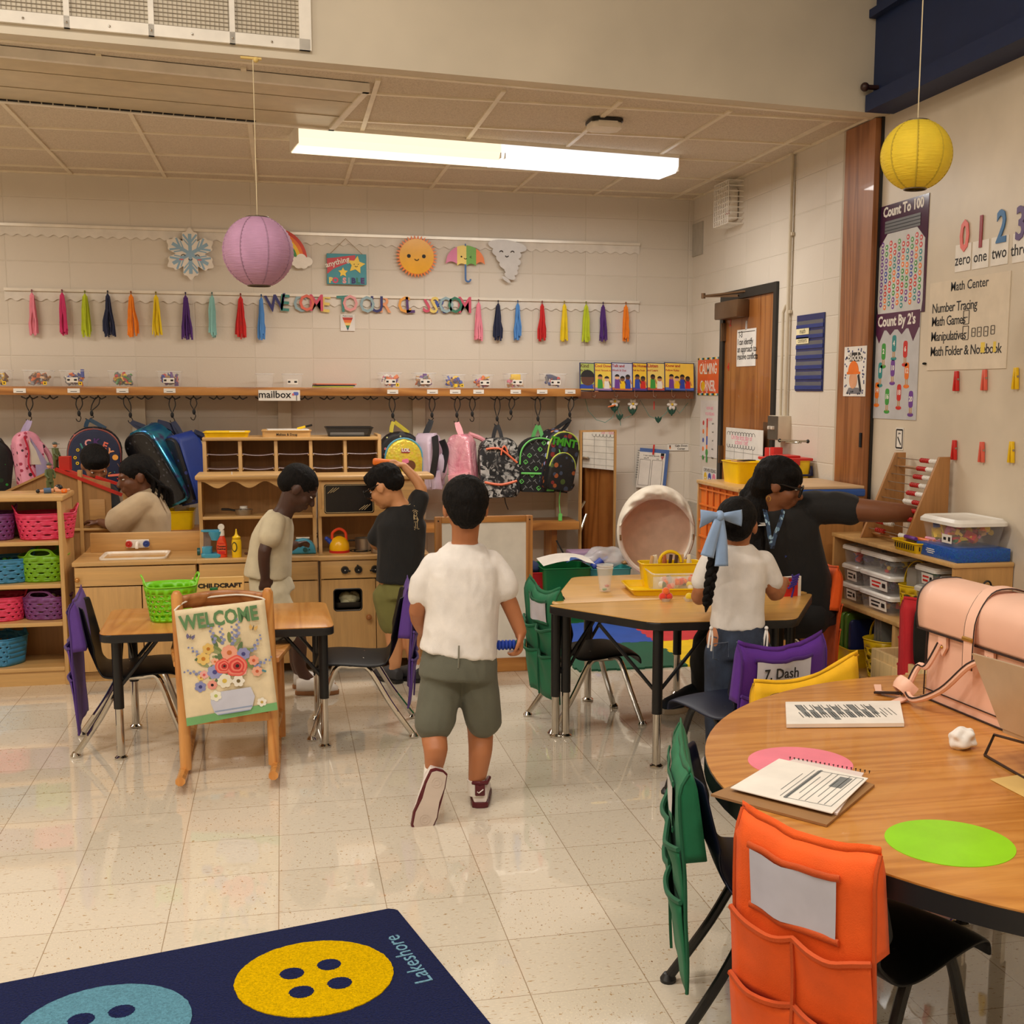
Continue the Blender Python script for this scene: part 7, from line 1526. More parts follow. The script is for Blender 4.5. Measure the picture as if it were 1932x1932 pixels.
pair('navy shell chair tucked under the far side of the kidney table','yellow fabric pocket over the chair at the far side of the kidney table',(1.56,3.07,0),184,(.36,.33,.36,.22),SHN,BLKT,YLS,'yellow',drop=.42,droop=-.07,fl=.32,win=False,wobble=2.)
pair('navy shell chair with black legs at the left end of the kidney table','green fabric pocket over the chair at the left end of the kidney table',(1.12,2.49,0),-106,(.385,.38,.36,.25),SHN,BLKT,GRNS,'green',drop=.5)
pair('black shell chair with black legs at the near side of the kidney table','orange fabric pocket with a clear name window over the nearest chair',(1.15,2.09,0),-62,(.39,.30,.37,.255),SHB,BLKT,ORGS,'orange',drop=.58)
pair('dark chair under the teacher at the right end of the trapezoid tables','orange fabric pocket over the chair of the teacher',(2.34,5.32,0),82,(.34,.38,.34,.29),SHB,ALU,ORGS,'orange',drop=.5,win=False)
pair('chair between the low shelf and the pink bag, mostly hidden','red fabric pocket over the chair behind the pink bag',(2.56,3.98,0),176,(.34,.38,.34,.3),SHB,BLKT,REDS,'red',drop=.45,win=False,fl=.42)
# ------------------------------------------------------------------ rocking chair with a banner
PINE = oak_mat('varnished pine',(196,126,58),(216,148,76),(228,166,94),'z',1.6,.35)
r = thing('rocking_chair','small varnished pine rocking chair with its back to the camera','rocking chair',(-.22,4.85,0))
xl,xr = -.395,-.062
for x in (xl,xr):
    MB(PINE).tube([(x,4.68,.02),(x,4.68,.3),(x-.004,4.655,.5),(x-.006,4.62,.715),(x-.006,4.618,.73)],[.022,.024,.023,.021,.012],12,sq=(1,1.15)).build('back_post',r,world=True)
    s_ = 1 if x > -.2 else -1
    MB(PINE).tube(bez([(x+s_*.012+(-.03 if 0 else 0),5.34,.045),(x+s_*.012,5.1,.014),(x+s_*.01,4.86,.006),(x+s_*.006,4.62,.02),(x+s_*-.0,4.42,.055)],6),.017,8,sq=(1.1,1.)).build('rocker',r,world=True)
    MB(PINE).cyl((x+s_*.03,5.06,.02),(x+s_*.03,5.06,.43),.018,n=12).build('front_post',r,world=True)
    MB(PINE).prism([(x+s_*.0-.03,4.66),(x+s_*.0+.03,4.66),(x+s_*.03+.045,4.9),(x+s_*.03+.04,5.12),(x+s_*.03-.04,5.12),(x+s_*.03-.03,4.9)],.43,.452,bev=.006).build('armrest',r,world=True)
    MB(PINE).cyl((x,4.7,.13),(x+s_*.03,5.06,.13),.012,n=10).build('side_rail',r,world=True)
b = MB(oak_mat('pine slat',(150,92,44),(176,112,60),(190,128,74),'x',2.,.4))
b.grid(lambda u,v: (xl+(xr-xl)*u,4.64+.05*sin(pi*u)-.01*v,.665+.045*v+.012*sin(pi*u)*v),12,3); b.build('top_slat',r,world=True,mods=[('thick','SOLIDIFY',dict(thickness=.014))])
MB(PINE).b2((xl,4.66,.2),(xr,4.69,.235),.004).build('lower_slat',r,world=True)
for k in range(4): MB(PINE).b2((xl+.045+.066*k,4.67,.22),(xl+.085+.066*k,4.685,.66),.003).build('back_spindle',r,world=True)
MB(PINE).b2((xl-.01,4.7,.245),(xr+.01,5.08,.265),.006).build('seat',r,world=True)
cr = [PY(x,y,Y) for x,y,Y in ((329,1152,4.585),(499,1131,4.585),(524,1338,4.62),(353,1369,4.62))]
r = thing('welcome_banner','cream cloth banner reading WELCOME with a flower bouquet hung on the rocking chair','banner',tuple((cr[2]+cr[3])/2))
def ban(u,v,o=0):
    p = cr[0].lerp(cr[1],u).lerp(cr[3].lerp(cr[2],u),v); return (p.x,p.y-o+.004*sin(u*7+v*4),p.z)
MB(mat('cream canvas',(232,214,178),.8,'cloth')).grid(ban,16,20).build('cloth',r,world=True,mods=[('thick','SOLIDIFY',dict(thickness=.003))])
bx = (cr[1]-cr[0]+cr[2]-cr[3]); by = (cr[0]-cr[3]+cr[1]-cr[2]); bw,bh = bx.length/2,by.length/2
BX = frame((cr[0]+cr[1]+cr[2]+cr[3])/4+V((0,-.007,0)),bx,bx.cross(by)); Bm = lambda u,v: BX @ T((u-.5)*bw,(.5-v)*bh,0)
MB(mat('banner green hem',(120,178,116),.8,'cloth')).grid(lambda u,v: ban(u,.93+.07*v,.006),12,2).build('green_hem',r,world=True)
b = MB(mat('leaf green letters',(96,138,92),.7)).at(I4).text('WELCOME',.062,Bm(.5,.115) @ S(.95,1.25,1),.001,.0022); b.build('lettering',r,world=True,smooth=0)
b = MB(); rr = random.Random(5)
def fl(u,v,R,col,n,core,z=0,wd=.42):
    R *= .86; col = tuple(int(c*.72+66) for c in col); q = Bm(u,v) @ T(0,0,z)
    b.m(mat('print %d %d %d' % col,col,.8)).at(q)
    for k in range(n):
        a = 360*k/n+u*90; b.prism([(x*R*.5+R*.5,y*R*wd) for x,y in arc(0,0,1,0,330,9)],0,.0006+.00004*k,RZ(a))
    b.m(mat('print %d %d %d' % core,core,.8)).prism(arc(0,0,R*.3,0,330,11),.0008,.0014)
LEAF = (124,140,84)
for k in range(46):
    a = rr.uniform(0,6.28); R = rr.uniform(.05,.3); fl_ = Bm(.5+R*.95*cos(a),.5-R*.62*sin(a)*(1.25 if sin(a) > 0 else .75)); b.m(mat('print leaf %d' % (k % 3),[(124,140,84),(150,158,110),(96,120,80)][k % 3],.8)).at(fl_ @ RZ(math.degrees(a)+rr.uniform(-40,40))).prism([(x*.022,y*.008) for x,y in arc(0,0,1,0,330,9)],0,.0003+.00001*k)
for u0,v0,a in ((.4,.24,100),(.5,.26,92),(.68,.22,80),(.86,.38,55),(.2,.38,130),(.14,.55,160),(.9,.55,20),(.62,.28,85)):
    for k in range(7): b.m(mat('print lavender %d' % (k % 2),[(128,136,176),(150,156,196)][k % 2],.8)).at(Bm(u0,v0) @ RZ(a) @ T(-.03+.011*k,.004*(-1)**k,.0004)).prism(arc(0,0,.0075-.0006*k,0,300,6),0,.0004+.00005*k)
for k in range(150): pass
for (u,v,R,c,n,co) in [(.33,.36,.026,(226,176,60),6,(190,120,40)),(.26,.44,.03,(232,184,70),6,(200,130,44)),(.55,.42,.036,(238,140,104),9,(200,110,60)),(.7,.45,.03,(110,112,176),7,(70,70,130)),(.36,.57,.034,(120,124,188),7,(78,76,140)),(.18,.68,.026,(96,104,172),6,(60,60,120)),(.31,.68,.022,(232,124,104),8,(40,34,34)),(.8,.52,.024,(236,136,96),7,(200,90,60)),(.82,.62,.024,(238,150,110),7,(206,96,60)),(.45,.66,.034,(244,236,206),7,(226,196,90)),(.6,.68,.028,(246,240,222),6,(120,100,60)),(.33,.78,.026,(244,240,214),6,(190,200,110)),(.24,.58,.02,(236,150,140),6,(210,90,90)),(.66,.6,.02,(238,140,130),7,(214,90,90)),(.2,.6,.014,(236,190,70),5,(190,120,50)),(.82,.9,.022,(246,240,222),6,(200,170,90)),(.38,.48,.018,(240,160,120),6,(220,120,70))]: fl(u,v,R,c,n,co,.0008)
for u,v,R in ((.6,.545,.042),(.46,.53,.03)):
    for k,(c,s_) in enumerate(zip(((232,96,84),(240,140,120),(222,76,70),(240,130,112),(190,50,50),(50,34,34)),(1,.86,.7,.52,.36,.16))): b.m(mat('print rose %d' % k,c,.8)).at(Bm(u+.01*k*.3,v)).prism([(x*(1+.06*sin(6*i)),y*(1+.06*cos(5*i))) for i,(x,y) in enumerate(arc(0,0,R*s_,0,345,23))],.0016,.0018+.0003*k)
b.m(mat('print vase',(204,206,222),.8)).at(Bm(.5,.84)).prism([(-.075,.04),(.075,.04),(.085,.0),(.07,-.04),(.06,-.052),(-.06,-.052),(-.072,-.04),(-.08,0)],0,.0003).m(mat('print vase band',(150,166,196),.8)).box((0,-.036,.0004),(.14,.006,.0004)).box((0,-.05,.0004),(.12,.004,.0004))
for u,v,c in ((.16,.235,(110,104,140)),(.85,.235,(220,180,110))):
    b.at(Bm(u,v))
    for s_ in (-1,1): b.m(mat('print %d %d %d' % c,c,.8)).prism([(0,0),(s_*.014,.012),(s_*.016,.001),(s_*.01,-.01)],0,.0004,RZ(-20))
    b.m(INK).box((0,0,.0006),(.0025,.018,.0006),x=RZ(-20))
b.m(mat('print bluebird',(86,140,150),.8)).at(Bm(.88,.62) @ RZ(-28)).prism(rrect(.03,.008,.003),.001,.0016); b.build('bouquet_print',r,world=True,smooth=0)
MB(mat('white cord',(236,230,216),.8)).tube(bez([cr[0],PY(345,1138,4.62),PY(372,1130,4.66),PY(445,1122,4.66),PY(488,1127,4.63),cr[1]],4),.0035,6).build('cord',r,world=True)
# things on the small table
zt_ = .523; c = PZ(327,1158,zt_); r = basket('basket','bright lime basket with raised handles on the small table','basket',(c.x+.005,5.16,zt_),10,.17,.15,.15,(122,206,20),ear=.28,rows=5,hole=.3,taper=1.28,cols=18)
c = PY(404,1130,5.2); r = thing('glue_bottle','white bottle with green screw cap on the small table','bottle',(c.x,5.2,zt_)); MB(WHITE).lathe([(.001,0),(.03,0),(.031,.05),(.024,.075),(.015,.09),(.001,.091)],20).build('bottle_body',r); MB(mat('green cap',(20,110,64),.35)).lathe([(.001,.086),(.018,.086),(.017,.122),(.001,.124)],18).build('cap',r)
a,c = PY(362,1090,5.38),PY(460,1092,5.38); b = MB(mat('light ply',(228,188,118),.45,'woodx',lo=.92)).b2((a.x,5.37,zt_),(c.x,5.39,a.z),.002).b2((a.x,5.385,zt_),(a.x+.012,5.45,a.z-.02)).b2((c.x-.012,5.385,zt_),(c.x,5.45,a.z-.02)); b.m(INK).at(frame(PY(415,1105,5.3685),(1,0,0),FW)).text('CHILDCRAFT',.026,S(1.2,1,1),.0006,.0012); solo(b,'wooden_rack','light wooden rack with black lettering behind the bottle on the small table','rack',base=((a.x+c.x)/2,5.38,zt_),smooth=20)
# things on the trapezoid tables
def on(px,py,z=zt): return PZ(px,py,z)
q = [on(1172,1103),on(1325,1101),on(1345,1125),on(1210,1132)]; tc_ = sum(q,V())/4; r = thing('craft_tray','shallow yellow plastic tray under the divided clear box on the trapezoid tables','tray',(tc_.x,tc_.y,zt)); tub(r,.36,.24,.028,1.08,YEL,YEL); r.rotation_euler.z = rad(-6)
bc = V((tc_.x+.045,tc_.y+.0,zt+.005)); r = thing('divided_box','clear divided box of pompoms standing in the yellow tray','box',tuple(bc),-5); tub(r,.25,.17,.085,1.1,mat('clear box',(250,250,250),.06,alpha=.13,spec=.7),CLEARR)
MB(CLEARR).b2((-.04,-.08,.004),(-.038,.08,.06)).b2((.05,-.08,.004),(.052,.08,.06)).b2((-.12,-.002,.004),(.12,0,.06)).build('divider',r)
POM = {k: mat('pompom '+k,c,.9,'cloth',sheen=.6) for k,c in dict(orange=(240,110,40),red=(226,60,34),yellow=(236,204,30),white=(240,232,220),pink=(236,150,130),green=(90,110,70),brown=(90,50,40)).items()}
rr = random.Random(21)
for k in range(34):
    x,y = rr.uniform(-.1,.1),rr.uniform(-.065,.065); rad__ = rr.uniform(.011,.017); c_ = rr.choice(list(POM)); p = bc+V((x,y,rad__+.004+rr.uniform(0,.028)))
    solo(MB(POM[c_]).sph((0,0,0),rad__,12),'pompom','small fuzzy pompom lying in the clear divided box','pompom','pompoms in the divided box').location = p
r = thing('craft_caddy','yellow handled caddy of wooden sticks behind the clear divided box','caddy',(bc.x+.0,bc.y+.13,zt),-5); tub(r,.25,.1,.11,1.12,YEL,YEL); MB(YEL).tube([(-.05*cos(rad(a)),0,.11+.05*sin(rad(a))) for a in range(0,181,15)],.008,8).build('handle',r)
WD = [mat('stick tan',(214,170,116),.5,'wood'),mat('stick dark',(70,42,32),.5),mat('stick rust',(176,96,50),.5),mat('stick cream',(236,222,196),.5)]
for k in range(11):
    b = MB(WD[(k*3+k//2) % 4]).box((0,0,.055),(.015,.008,.12),.002,x=RY(rr.uniform(-14,14))); o = solo(b,'craft_stick',['tan','dark brown','rust brown','cream'][(k*3+k//2) % 4]+' flat stick standing in the yellow caddy','stick','flat sticks in the yellow caddy'); o.location = (bc.x-.1+.02*k,bc.y+.13+.01*((k % 3)-1),zt+.03)
c = on(1075*0+1256,1132); r = None
for px,py,cols,lb in ((1256,1134,('red','red','orange'),'small clear cup holding red and orange pompoms on the near trapezoid table'),(1300,1134,('yellow',),'small clear cup with one yellow pompom beside the girl in white')):
    c = on(px,py); r = thing('clear_cup',lb,'cup',tuple(c),0,'small clear cups on the trapezoid tables'); MB(CLEARR).lathe([(.016,.0),(.024,.014),(.026,.014),(.018,-.0)],16).build('cup_body',r)
    for k,cl in enumerate(cols):
        d = [V((-.014,0,.02)),V((.014,0,.02)),V((0,.0,.043))][k] if len(cols) > 1 else V((0,0,.019)); solo(MB(POM[cl]).sph((0,0,0),.0165,14),'pompom',{'red': 'red pompom low in the small clear cup, '+('left one' if k == 0 else 'right one'),'orange': 'orange pompom on top of the small clear cup','yellow': 'yellow pompom in the small clear cup'}[cl],'pompom').location = c+d
c = on(1141,1116); r = thing('plastic_tumbler','stacked clear plastic tumblers on the far trapezoid table','cup',tuple(c)); b = MB(mat('clear tumbler',(250,250,250),.05,alpha=.14,spec=.7))
for dz in (0,.012): b.lathe([(.024,.002+dz),(.037,.105+dz),(.0385,.108+dz),(.036,.105+dz),(.023,.004+dz)],24)
b.build('cup_body',r); MB(CLEARR).lathe([(.037,.118),(.039,.12),(.037,.122),(.036,.12),(.037,.118)],24).lathe([(.037,.106),(.039,.108),(.037,.11),(.036,.108),(.037,.106)],24).build('rim',r)
for k,(cl,d,lb) in enumerate((('green',(-.004,-.01,.012),'green button at the bottom of the clear tumblers'),('red',(.012,.008,.024),'red button inside the clear tumblers'))): o = solo(MB(JUNK[cl]).sph((0,0,0),(.011,.01,.006),10),'craft_button',lb,'button'); o.location = c+V(d)
p = PZ(1480,1125,zt); b = MB(JUNK['red']).b2((0,-.012,0),(.075,.012,.085)).m(TAGM).b2((.07,-.014,.0),(.085,.014,.088)).b2((0,-.0125,.078),(.07,.0125,.086)); o = solo(b,'red_card_box','red and white picture box standing at the hands of the girl in white','box'); o.location = (p.x-.01,p.y,zt); o.rotation_euler.z = rad(8)
b = MB(mat('purple pipe cleaner',(60,40,130),.9,'cloth')).tube(bez([(0,0,.0),(.01,0,.05),(.0,0,.1)],4),.004,6)
for k in range(5): b.tube([(-.02+.006*k,-.004,.04+.012*k),(.02+.003*k,-.004,.06+.01*k)],.005,6)
o = solo(b,'pipe_cleaner','twisted purple pipe cleaner held against the red box by the girl in white','craft item'); o.location = (p.x+.02,p.y-.03,zt)
# ------------------------------------------------------------------ people
def remesh(b,name,parent,vox,it=3,fold=0.,fs=9.,sd=0,paint=None):
    """one continuous surface from the overlapping volumes in b, optionally creased by noise"""
    bmesh.ops.recalc_face_normals(b.bm,faces=b.bm.faces)
    me = bpy.data.meshes.new('volumes'); b.bm.to_mesh(me); b.bm.free(); o = bpy.data.objects.new('volumes',me); C.objects.link(o)
    md = o.modifiers.new('r','REMESH'); md.mode = 'VOXEL'; md.voxel_size = vox; md.adaptivity = 0
    dg = bpy.context.evaluated_depsgraph_get(); m2 = bpy.data.meshes.new_from_object(o.evaluated_get(dg)); bpy.data.objects.remove(o); bpy.data.meshes.remove(me)
    bm = bmesh.new(); bm.from_mesh(m2); bpy.data.meshes.remove(m2)
    for _ in range(it): bmesh.ops.smooth_vert(bm,verts=bm.verts,factor=.5,use_axis_x=True,use_axis_y=True,use_axis_z=True)
    if fold:
        bm.normal_update()
        for v in bm.verts:
            p = v.co*fs; n = NZ.noise(V((p.x+p.z*.35+sd,p.y,p.z*.32)))+.35*NZ.noise(V((p.x*2+sd,p.y*2+4,p.z*.8-p.x*.6))); v.co += v.normal*(fold*(.6-abs(n)*1.7))
    q = MB(); q.mats = b.mats; q.bm.free(); q.bm = bm
    for f in bm.faces: f.material_index = paint(f.calc_center_median()) if paint else 0; f.smooth = True
    return q.build(name,parent,180,world=True,nrm=False)
from mathutils.bvhtree import BVHTree
def snap(b,o,dr=(0,1,0),k=-.0008):
    """carry every vertex of b along dr onto the surface of o, keeping its offset"""
    X = rootm(o); t = BVHTree.FromPolygons([X @ v.co for v in o.data.vertices],[tuple(p.vertices) for p in o.data.polygons]); d = V(dr).normalized(); c = min(v.co.dot(d) for v in b.bm.verts)
    for v in b.bm.verts:
        q = t.ray_cast(v.co-d*.5,d)
        if q[0]: v.co = q[0]+d*((v.co.dot(d)-c)+k-.002)
    return b
def limb(b,pts,rs,n=14,sub=4):
    P = bez(pts,sub); m_ = len(pts)-1; R = []
    for i in range(len(P)):
        t_ = i/sub; k = min(int(t_),m_-1); R.append(rs[k]+(rs[k+1]-rs[k])*(t_-k))
    b.tube(P,R,n); b.sph(P[0],R[0],n); b.sph(P[-1],R[-1],n); return b
def secs(b,S_,n=24,e=.85):
    """torso-like loft: (centre, half width, half depth, yaw of the left-right axis)"""
    rings = []
    for i,(c,w,d,yw) in enumerate(S_):
        tg = (S_[min(i+1,len(S_)-1)][0]-S_[max(i-1,0)][0]).normalized(); rt = V((cos(rad(yw)),sin(rad(yw)),0)); fw = tg.cross(rt).normalized(); rt = fw.cross(tg).normalized()
        sg = lambda q: math.copysign(abs(q)**e,q)
        rings.append([c+rt*(w*sg(cos(2*pi*k/n)))+fw*(d*sg(sin(2*pi*k/n))) for k in range(n)])
    return b.loft(rings)
def hand(b,w,dr,nrm,L,curl=25,side=1):
    """palm, four bent fingers and a side thumb; nrm is the palm's back, L the hand length"""
    dr,nrm = V(dr).normalized(),V(nrm); sdv = dr.cross(nrm).normalized()*side; nrm = sdv.cross(dr).normalized()*side
    k = L/.18; X = Mx(((sdv.x,dr.x,nrm.x,0),(sdv.y,dr.y,nrm.y,0),(sdv.z,dr.z,nrm.z,0),(0,0,0,1))); at = lambda x,y,z: w+(X.to_3x3() @ V((x,y,z)))*k
    limb(b,[at(0,-.01,0),at(0,.02,0)],[.026*k,.028*k],10,2)
    for i in range(4):
        x = -.03+.02*i; l = (.066,.078,.074,.058)[i]; r_ = .0105*k; p = [at(x*.6,.02,0),at(x,.085,.003)]; a = 0
        for s_ in (.45,.32,.25): a += rad(curl); q = p[-1]; p.append(q+(X.to_3x3() @ V((x*.06,cos(a)*l*s_,-sin(a)*l*s_)))*k)
        limb(b,p,[r_*1.25,r_*1.2,r_,r_*.95,r_*.8],8,2)
    limb(b,[at(-.02,.015,-.004),at(-.045,.045,-.014),at(-.05,.075,-.026),at(-.042,.098,-.034)],[.014*k,.013*k,.011*k,.009*k],8,2); return b
def headx(c,face,up=(0,0,1)):
    y = V(face).normalized(); x = y.cross(V(up)).normalized(); z = x.cross(y); return Mx(((x.x,y.x,z.x,c[0]),(x.y,y.y,z.y,c[1]),(x.z,y.z,z.z,c[2]),(0,0,0,1)))
def head(b,X,H):
    o = b.x; b.x = X @ S(H)
    for c,r_ in (((0,-.05,.12),(.355,.44,.38)),((0,.1,-.12),(.285,.31,.36)),((0,.25,-.37),(.13,.13,.1)),((0,.35,.09),(.22,.08,.05)),((-.16,.24,-.12),(.12,.13,.12)),((.16,.24,-.12),(.12,.13,.12)),((0,.39,-.235),(.11,.055,.032)),((0,.385,-.285),(.1,.055,.034)),((-.345,-.03,-.04),(.05,.1,.14)),((.345,-.03,-.04),(.05,.1,.14))): b.sph(c,r_,16)
    b.tube([(0,.37,.06),(0,.44,-.04),(0,.49,-.125)],[.035,.045,.06],8).sph((0,.475,-.135),(.075,.05,.045),10); b.x = o; return b
EYEW = mat('eye white',(226,218,208),.2); IRIS = mat('dark iris',(34,22,16),.15)
def eyes(r,X,H):
    for s_ in (-1,1):
        e = MB(EYEW).at(X @ S(H)); e.sph((s_*.135,.335,.012),(.05,.045,.02),12).m(IRIS).sph((s_*.135,.36,.01),(.025,.025,.022),10); e.build('eye',r,world=True)
HAIR = NT('black hair'); _v = HAIR.co(scale=(1,1,.4)); HAIR.set(Base_Color=HAIR.ramp(HAIR.noise(_v,90,3),[(.3,(5,4,4)),(.8,(20,15,13))]),Roughness=.7); HAIR.p.inputs['Specular IOR Level'].default_value = .2; HAIR.bump(HAIR.noise(_v,110,3,.7),.9,.008); HAIR = HAIR.mat
def person(label,loc): return thing('person',label,'person',loc)
def skin(n,c): return mat('skin '+n,c,.5,sss=.08,sc=.6)
def shoe(r,heel,dr,L,top,sole,nm='shoe',up=(0,0,1)):
    X = headx(heel,dr,up); b = MB(top).at(X); k = L/.2
    secs_ = [[(x*w*k,y*k,z*h*k) for x,z in arc(0,0,1,0,330,11)] for y,w,h in ((0,.024,.035),(.03,.03,.05),(.08,.032,.045),(.13,.036,.033),(.175,.033,.026),(.2,.015,.014))]
    for rg,dz in zip(secs_,(.04,.045,.04,.032,.028,.022)):
        for i,p in enumerate(rg): rg[i] = (p[0],p[1],max(p[2]+dz*k,.014*k))
    b.loft(secs_); s_ = b.build(nm,r,world=True,smooth=60)
    b = MB(sole).at(X).prism([(x*k,y*k) for x,y in [(.027,0),(.033,.04),(.031,.09),(.039,.14),(.034,.18),(.015,.204),(-.015,.204),(-.034,.18),(-.039,.14),(-.031,.09),(-.033,.04),(-.027,0),(-.012,-.008),(.012,-.008)]],0,.02*k,bev=.004); b.build('sole',s_,world=True); return s_,X,k
WTEE = mat('white cotton tee',(234,228,222),.85,'cloth',sheen=.1); SOCK = mat('white sock',(232,226,218),.9,'cloth')
J = PY
# --- boy in white walking away
B = 4.1; r = person('boy in white tee and olive shorts walking away, right shoe planted, left heel raised',(.62,4.08,0)); sk = skin('tan',(176,112,72))
hc = J(878,957,B); H = .205; hx = headx(hc,(.02,1,-.05)); b = head(MB(sk),hx,H)
nb = J(877,1040,B); limb(b,[hc+V((0,-.01,-.05)),J(877,1018,B),nb],[.05,.046,.055])
sl,sr,hp = J(806,1066,B),J(938,1060,B),J(868,1235,B+.02)
secs(b,[(nb,.06,.05,0),(J(875,1070,B),.12,.075,0),(J(872,1150,B),.11,.08,0),(hp,.115,.085,0)])
el,wl = J(787,1152,B+.02),J(806,1200,B+.2); er,wr = J(962,1140,B),J(982,1192,B-.02)
limb(b,[sl+V((.02,0,-.015)),el,wl],[.03,.03,.022]); hand(b,wl,(.0,.6,-.5),(-1,0,0),.12,30)
limb(b,[sr+V((-.02,0,-.015)),er,wr],[.03,.031,.023]); hand(b,wr,(-.06,.0,-1),(1,0,0),.125,38,-1)
kl,al = J(820,1375,B-.02),J(818,1452,B-.06); kr,ar = J(906,1378,B+.02),J(899,1475,4.1)
limb(b,[J(838,1250,B),kl,J(822,1415,B-.07),al],[.07,.047,.043,.03]); limb(b,[J(900,1250,B),kr,J(906,1420,B),ar],[.07,.047,.043,.03])
fl_ = J(802,1530,3.97); limb(b,[al,J(812,1500,4.0)],[.03,.028]); limb(b,[ar,V((ar.x+.01,ar.y+.06,.035))],[.03,.026])
remesh(b,'body',r,.0055)
b = MB(WTEE); secs(b,[(J(877,1024,B),.062,.055,0),(J(876,1040,B),.085,.065,0),(J(874,1066,B),.126,.082,0),(J(872,1110,B),.132,.094,0),(J(871,1160,B),.128,.098,-3),(J(868,1205,B),.130,.102,-5),(J(864,1232,B),.138,.108,-6)])
limb(b,[sl+V((.025,0,.0)),sl.lerp(el,.4),sl.lerp(el,.66)],[.043,.046,.047]); limb(b,[sr+V((-.025,0,.0)),sr.lerp(er,.4),sr.lerp(er,.64)],[.043,.046,.047])
remesh(b,'tee_shirt',r,.007,3,.006,14,3)
OLS = mat('washed olive twill',(98,98,84),.85,'cloth'); b = MB(OLS); secs(b,[(J(868,1208,B),.118,.095,0),(J(866,1250,B),.135,.108,0),(J(864,1275,B),.14,.11,0)])
limb(b,[J(838,1262,B),J(828,1320,B-.01),J(820,1362,B-.02)],[.078,.074,.071]); limb(b,[J(898,1262,B),J(906,1320,B),J(911,1358,B+.01)],[.078,.074,.068])
sh = remesh(b,'shorts',r,.007,3,.005,13,8)
b = MB(mat('olive twill seam',(128,126,112),.85,'cloth'))
for px in (838,902): x_ = frame(J(px,1262,B-.118),(1,0,0),FW); b.at(x_).tube([(a,c_,0) for a,c_ in [(-.04,.045),(.04,.045),(.04,-.03),(0,-.045),(-.04,-.03)]],.0025,5,closed=True)
b.at(I4).tube([J(866,1218,B-.11),J(866,1262,B-.122),J(864,1290,B-.115)],.003,5); snap(b,sh).build('back_pocket_stitching',sh,world=True)
b = MB(HAIR).at(hx @ S(H)); b.sph((0,-.06,.15),(.395,.475,.41),20).sph((0,-.2,-.02),(.33,.31,.33),18).sph((0,-.25,-.16),(.24,.2,.2),14); b.at(I4); remesh(b,'hair',r,.006,2,.004,60,1)
MAR = mat('maroon leather',(88,18,30),.4); WLE = mat('white leather',(232,222,218),.45)
for a,c_ in ((al,J(815,1482,4.0)),(ar,J(900,1498,4.1))): MB(SOCK).tube([a.lerp(c_,-.25),a,c_],[.034,.034,.033],14).build('sock',r,world=True)
hs = J(829,1458,3.93); to = V(J(796,1562,3.93)); s_,X,k = shoe(r,hs,to-hs,(to-hs).length*1.12,WLE,MAR,up=(.05,1,.25))
b = MB(mat('pale rubber tread',(206,190,178),.6)).at(X @ T(0,.0,-.0022)).prism([(x*k*.86,y*k*.94+.004) for x,y in [(.027,0),(.033,.04),(.031,.09),(.039,.14),(.034,.18),(.015,.204),(-.015,.204),(-.034,.18),(-.039,.14),(-.031,.09),(-.033,.04),(-.027,0),(-.012,-.008),(.012,-.008)]],-.002,.001)
for cy in (.03,.15):
    for rr_ in (.008,.016): b.tube([(rr_*k*cos(a*pi/8),cy*k+rr_*k*sin(a*pi/8),-.002) for a in range(16)],.0012,4,closed=True)
b.build('tread',s_,world=True)
s_,X,k = shoe(r,V((ar.x+.008,4.07,0)),(.18,1,0),.21,WLE,MAR)
MB(MAR).at(X).tube([(-.03*k,.05*k,.09*k),(-.022*k,.0,.088*k),(0,-.01*k,.09*k),(.022*k,.0,.088*k),(.03*k,.05*k,.09*k)],.008,8).box((0,-.008*k,.065*k),(.034*k,.01*k,.04*k),.004).m(WLE).tube([(-.01,-.016*k,.062*k),(-.004,-.017*k,.058*k),(.012,-.016*k,.07*k)],.0022,5).build('heel_tab',s_,world=True)
p = wr+V((-.055,.0,-.045)); b = MB(JUNK['blue'])
for k in range(6): b.sph(p+V((-.035+.013*k,0,0)),(.009,.019,.019),10)
b.m(DTEAL).sph(p+V((.045,0,-.002)),(.014,.02,.02),10); solo(b,'toy_caterpillar','blue ribbed toy held in the right hand of the boy in white','toy',base=p)
# --- boy in beige at the play kitchen
B = 5.9; r = person('boy in beige tee and shorts looking down at the toy toaster',(-.12,5.9,0)); sk = skin('deep brown',(72,44,32))
hc = J(563,921,B); H = .215; hx = headx(hc,(.78,-.0,-.62),(.55,0,.8)); b = head(MB(sk),hx,H); nb = J(528,978,B)
limb(b,[hc+V((-.03,0,-.03)),J(538,962,B),nb],[.052,.046,.055]); hp = J(508,1105,B)
secs(b,[(nb,.06,.05,70),(J(516,1010,B),.1,.07,70),(J(510,1060,B),.095,.075,70),(hp,.1,.08,70)])
sn_,sf = J(517,992,B-.11),J(520,992,B+.11); en,wn_ = J(499,1040,B-.14),J(500,1084,B-.12); ef,wf = J(535,1032,B+.16),J(556,1028,B+.3)
limb(b,[sn_+V((0,.02,-.01)),en,wn_],[.028,.031,.024]); hand(b,wn_,(-.05,0,-1),(0,-1,0),.125,42); limb(b,[sf,ef,wf],[.034,.029,.022]); hand(b,wf,(.6,.5,.1),(0,.2,1),.115,28)
for dy,kx,ax in ((-.06,560,567),(.07,556,562)): limb(b,[J(515,1130,B+dy),J(kx,1200,B+dy),J(ax,1262,B+dy),V((J(ax,1262,B+dy).x+.08,B+dy,.03))],[.065,.045,.03,.026])
remesh(b,'body',r,.006)
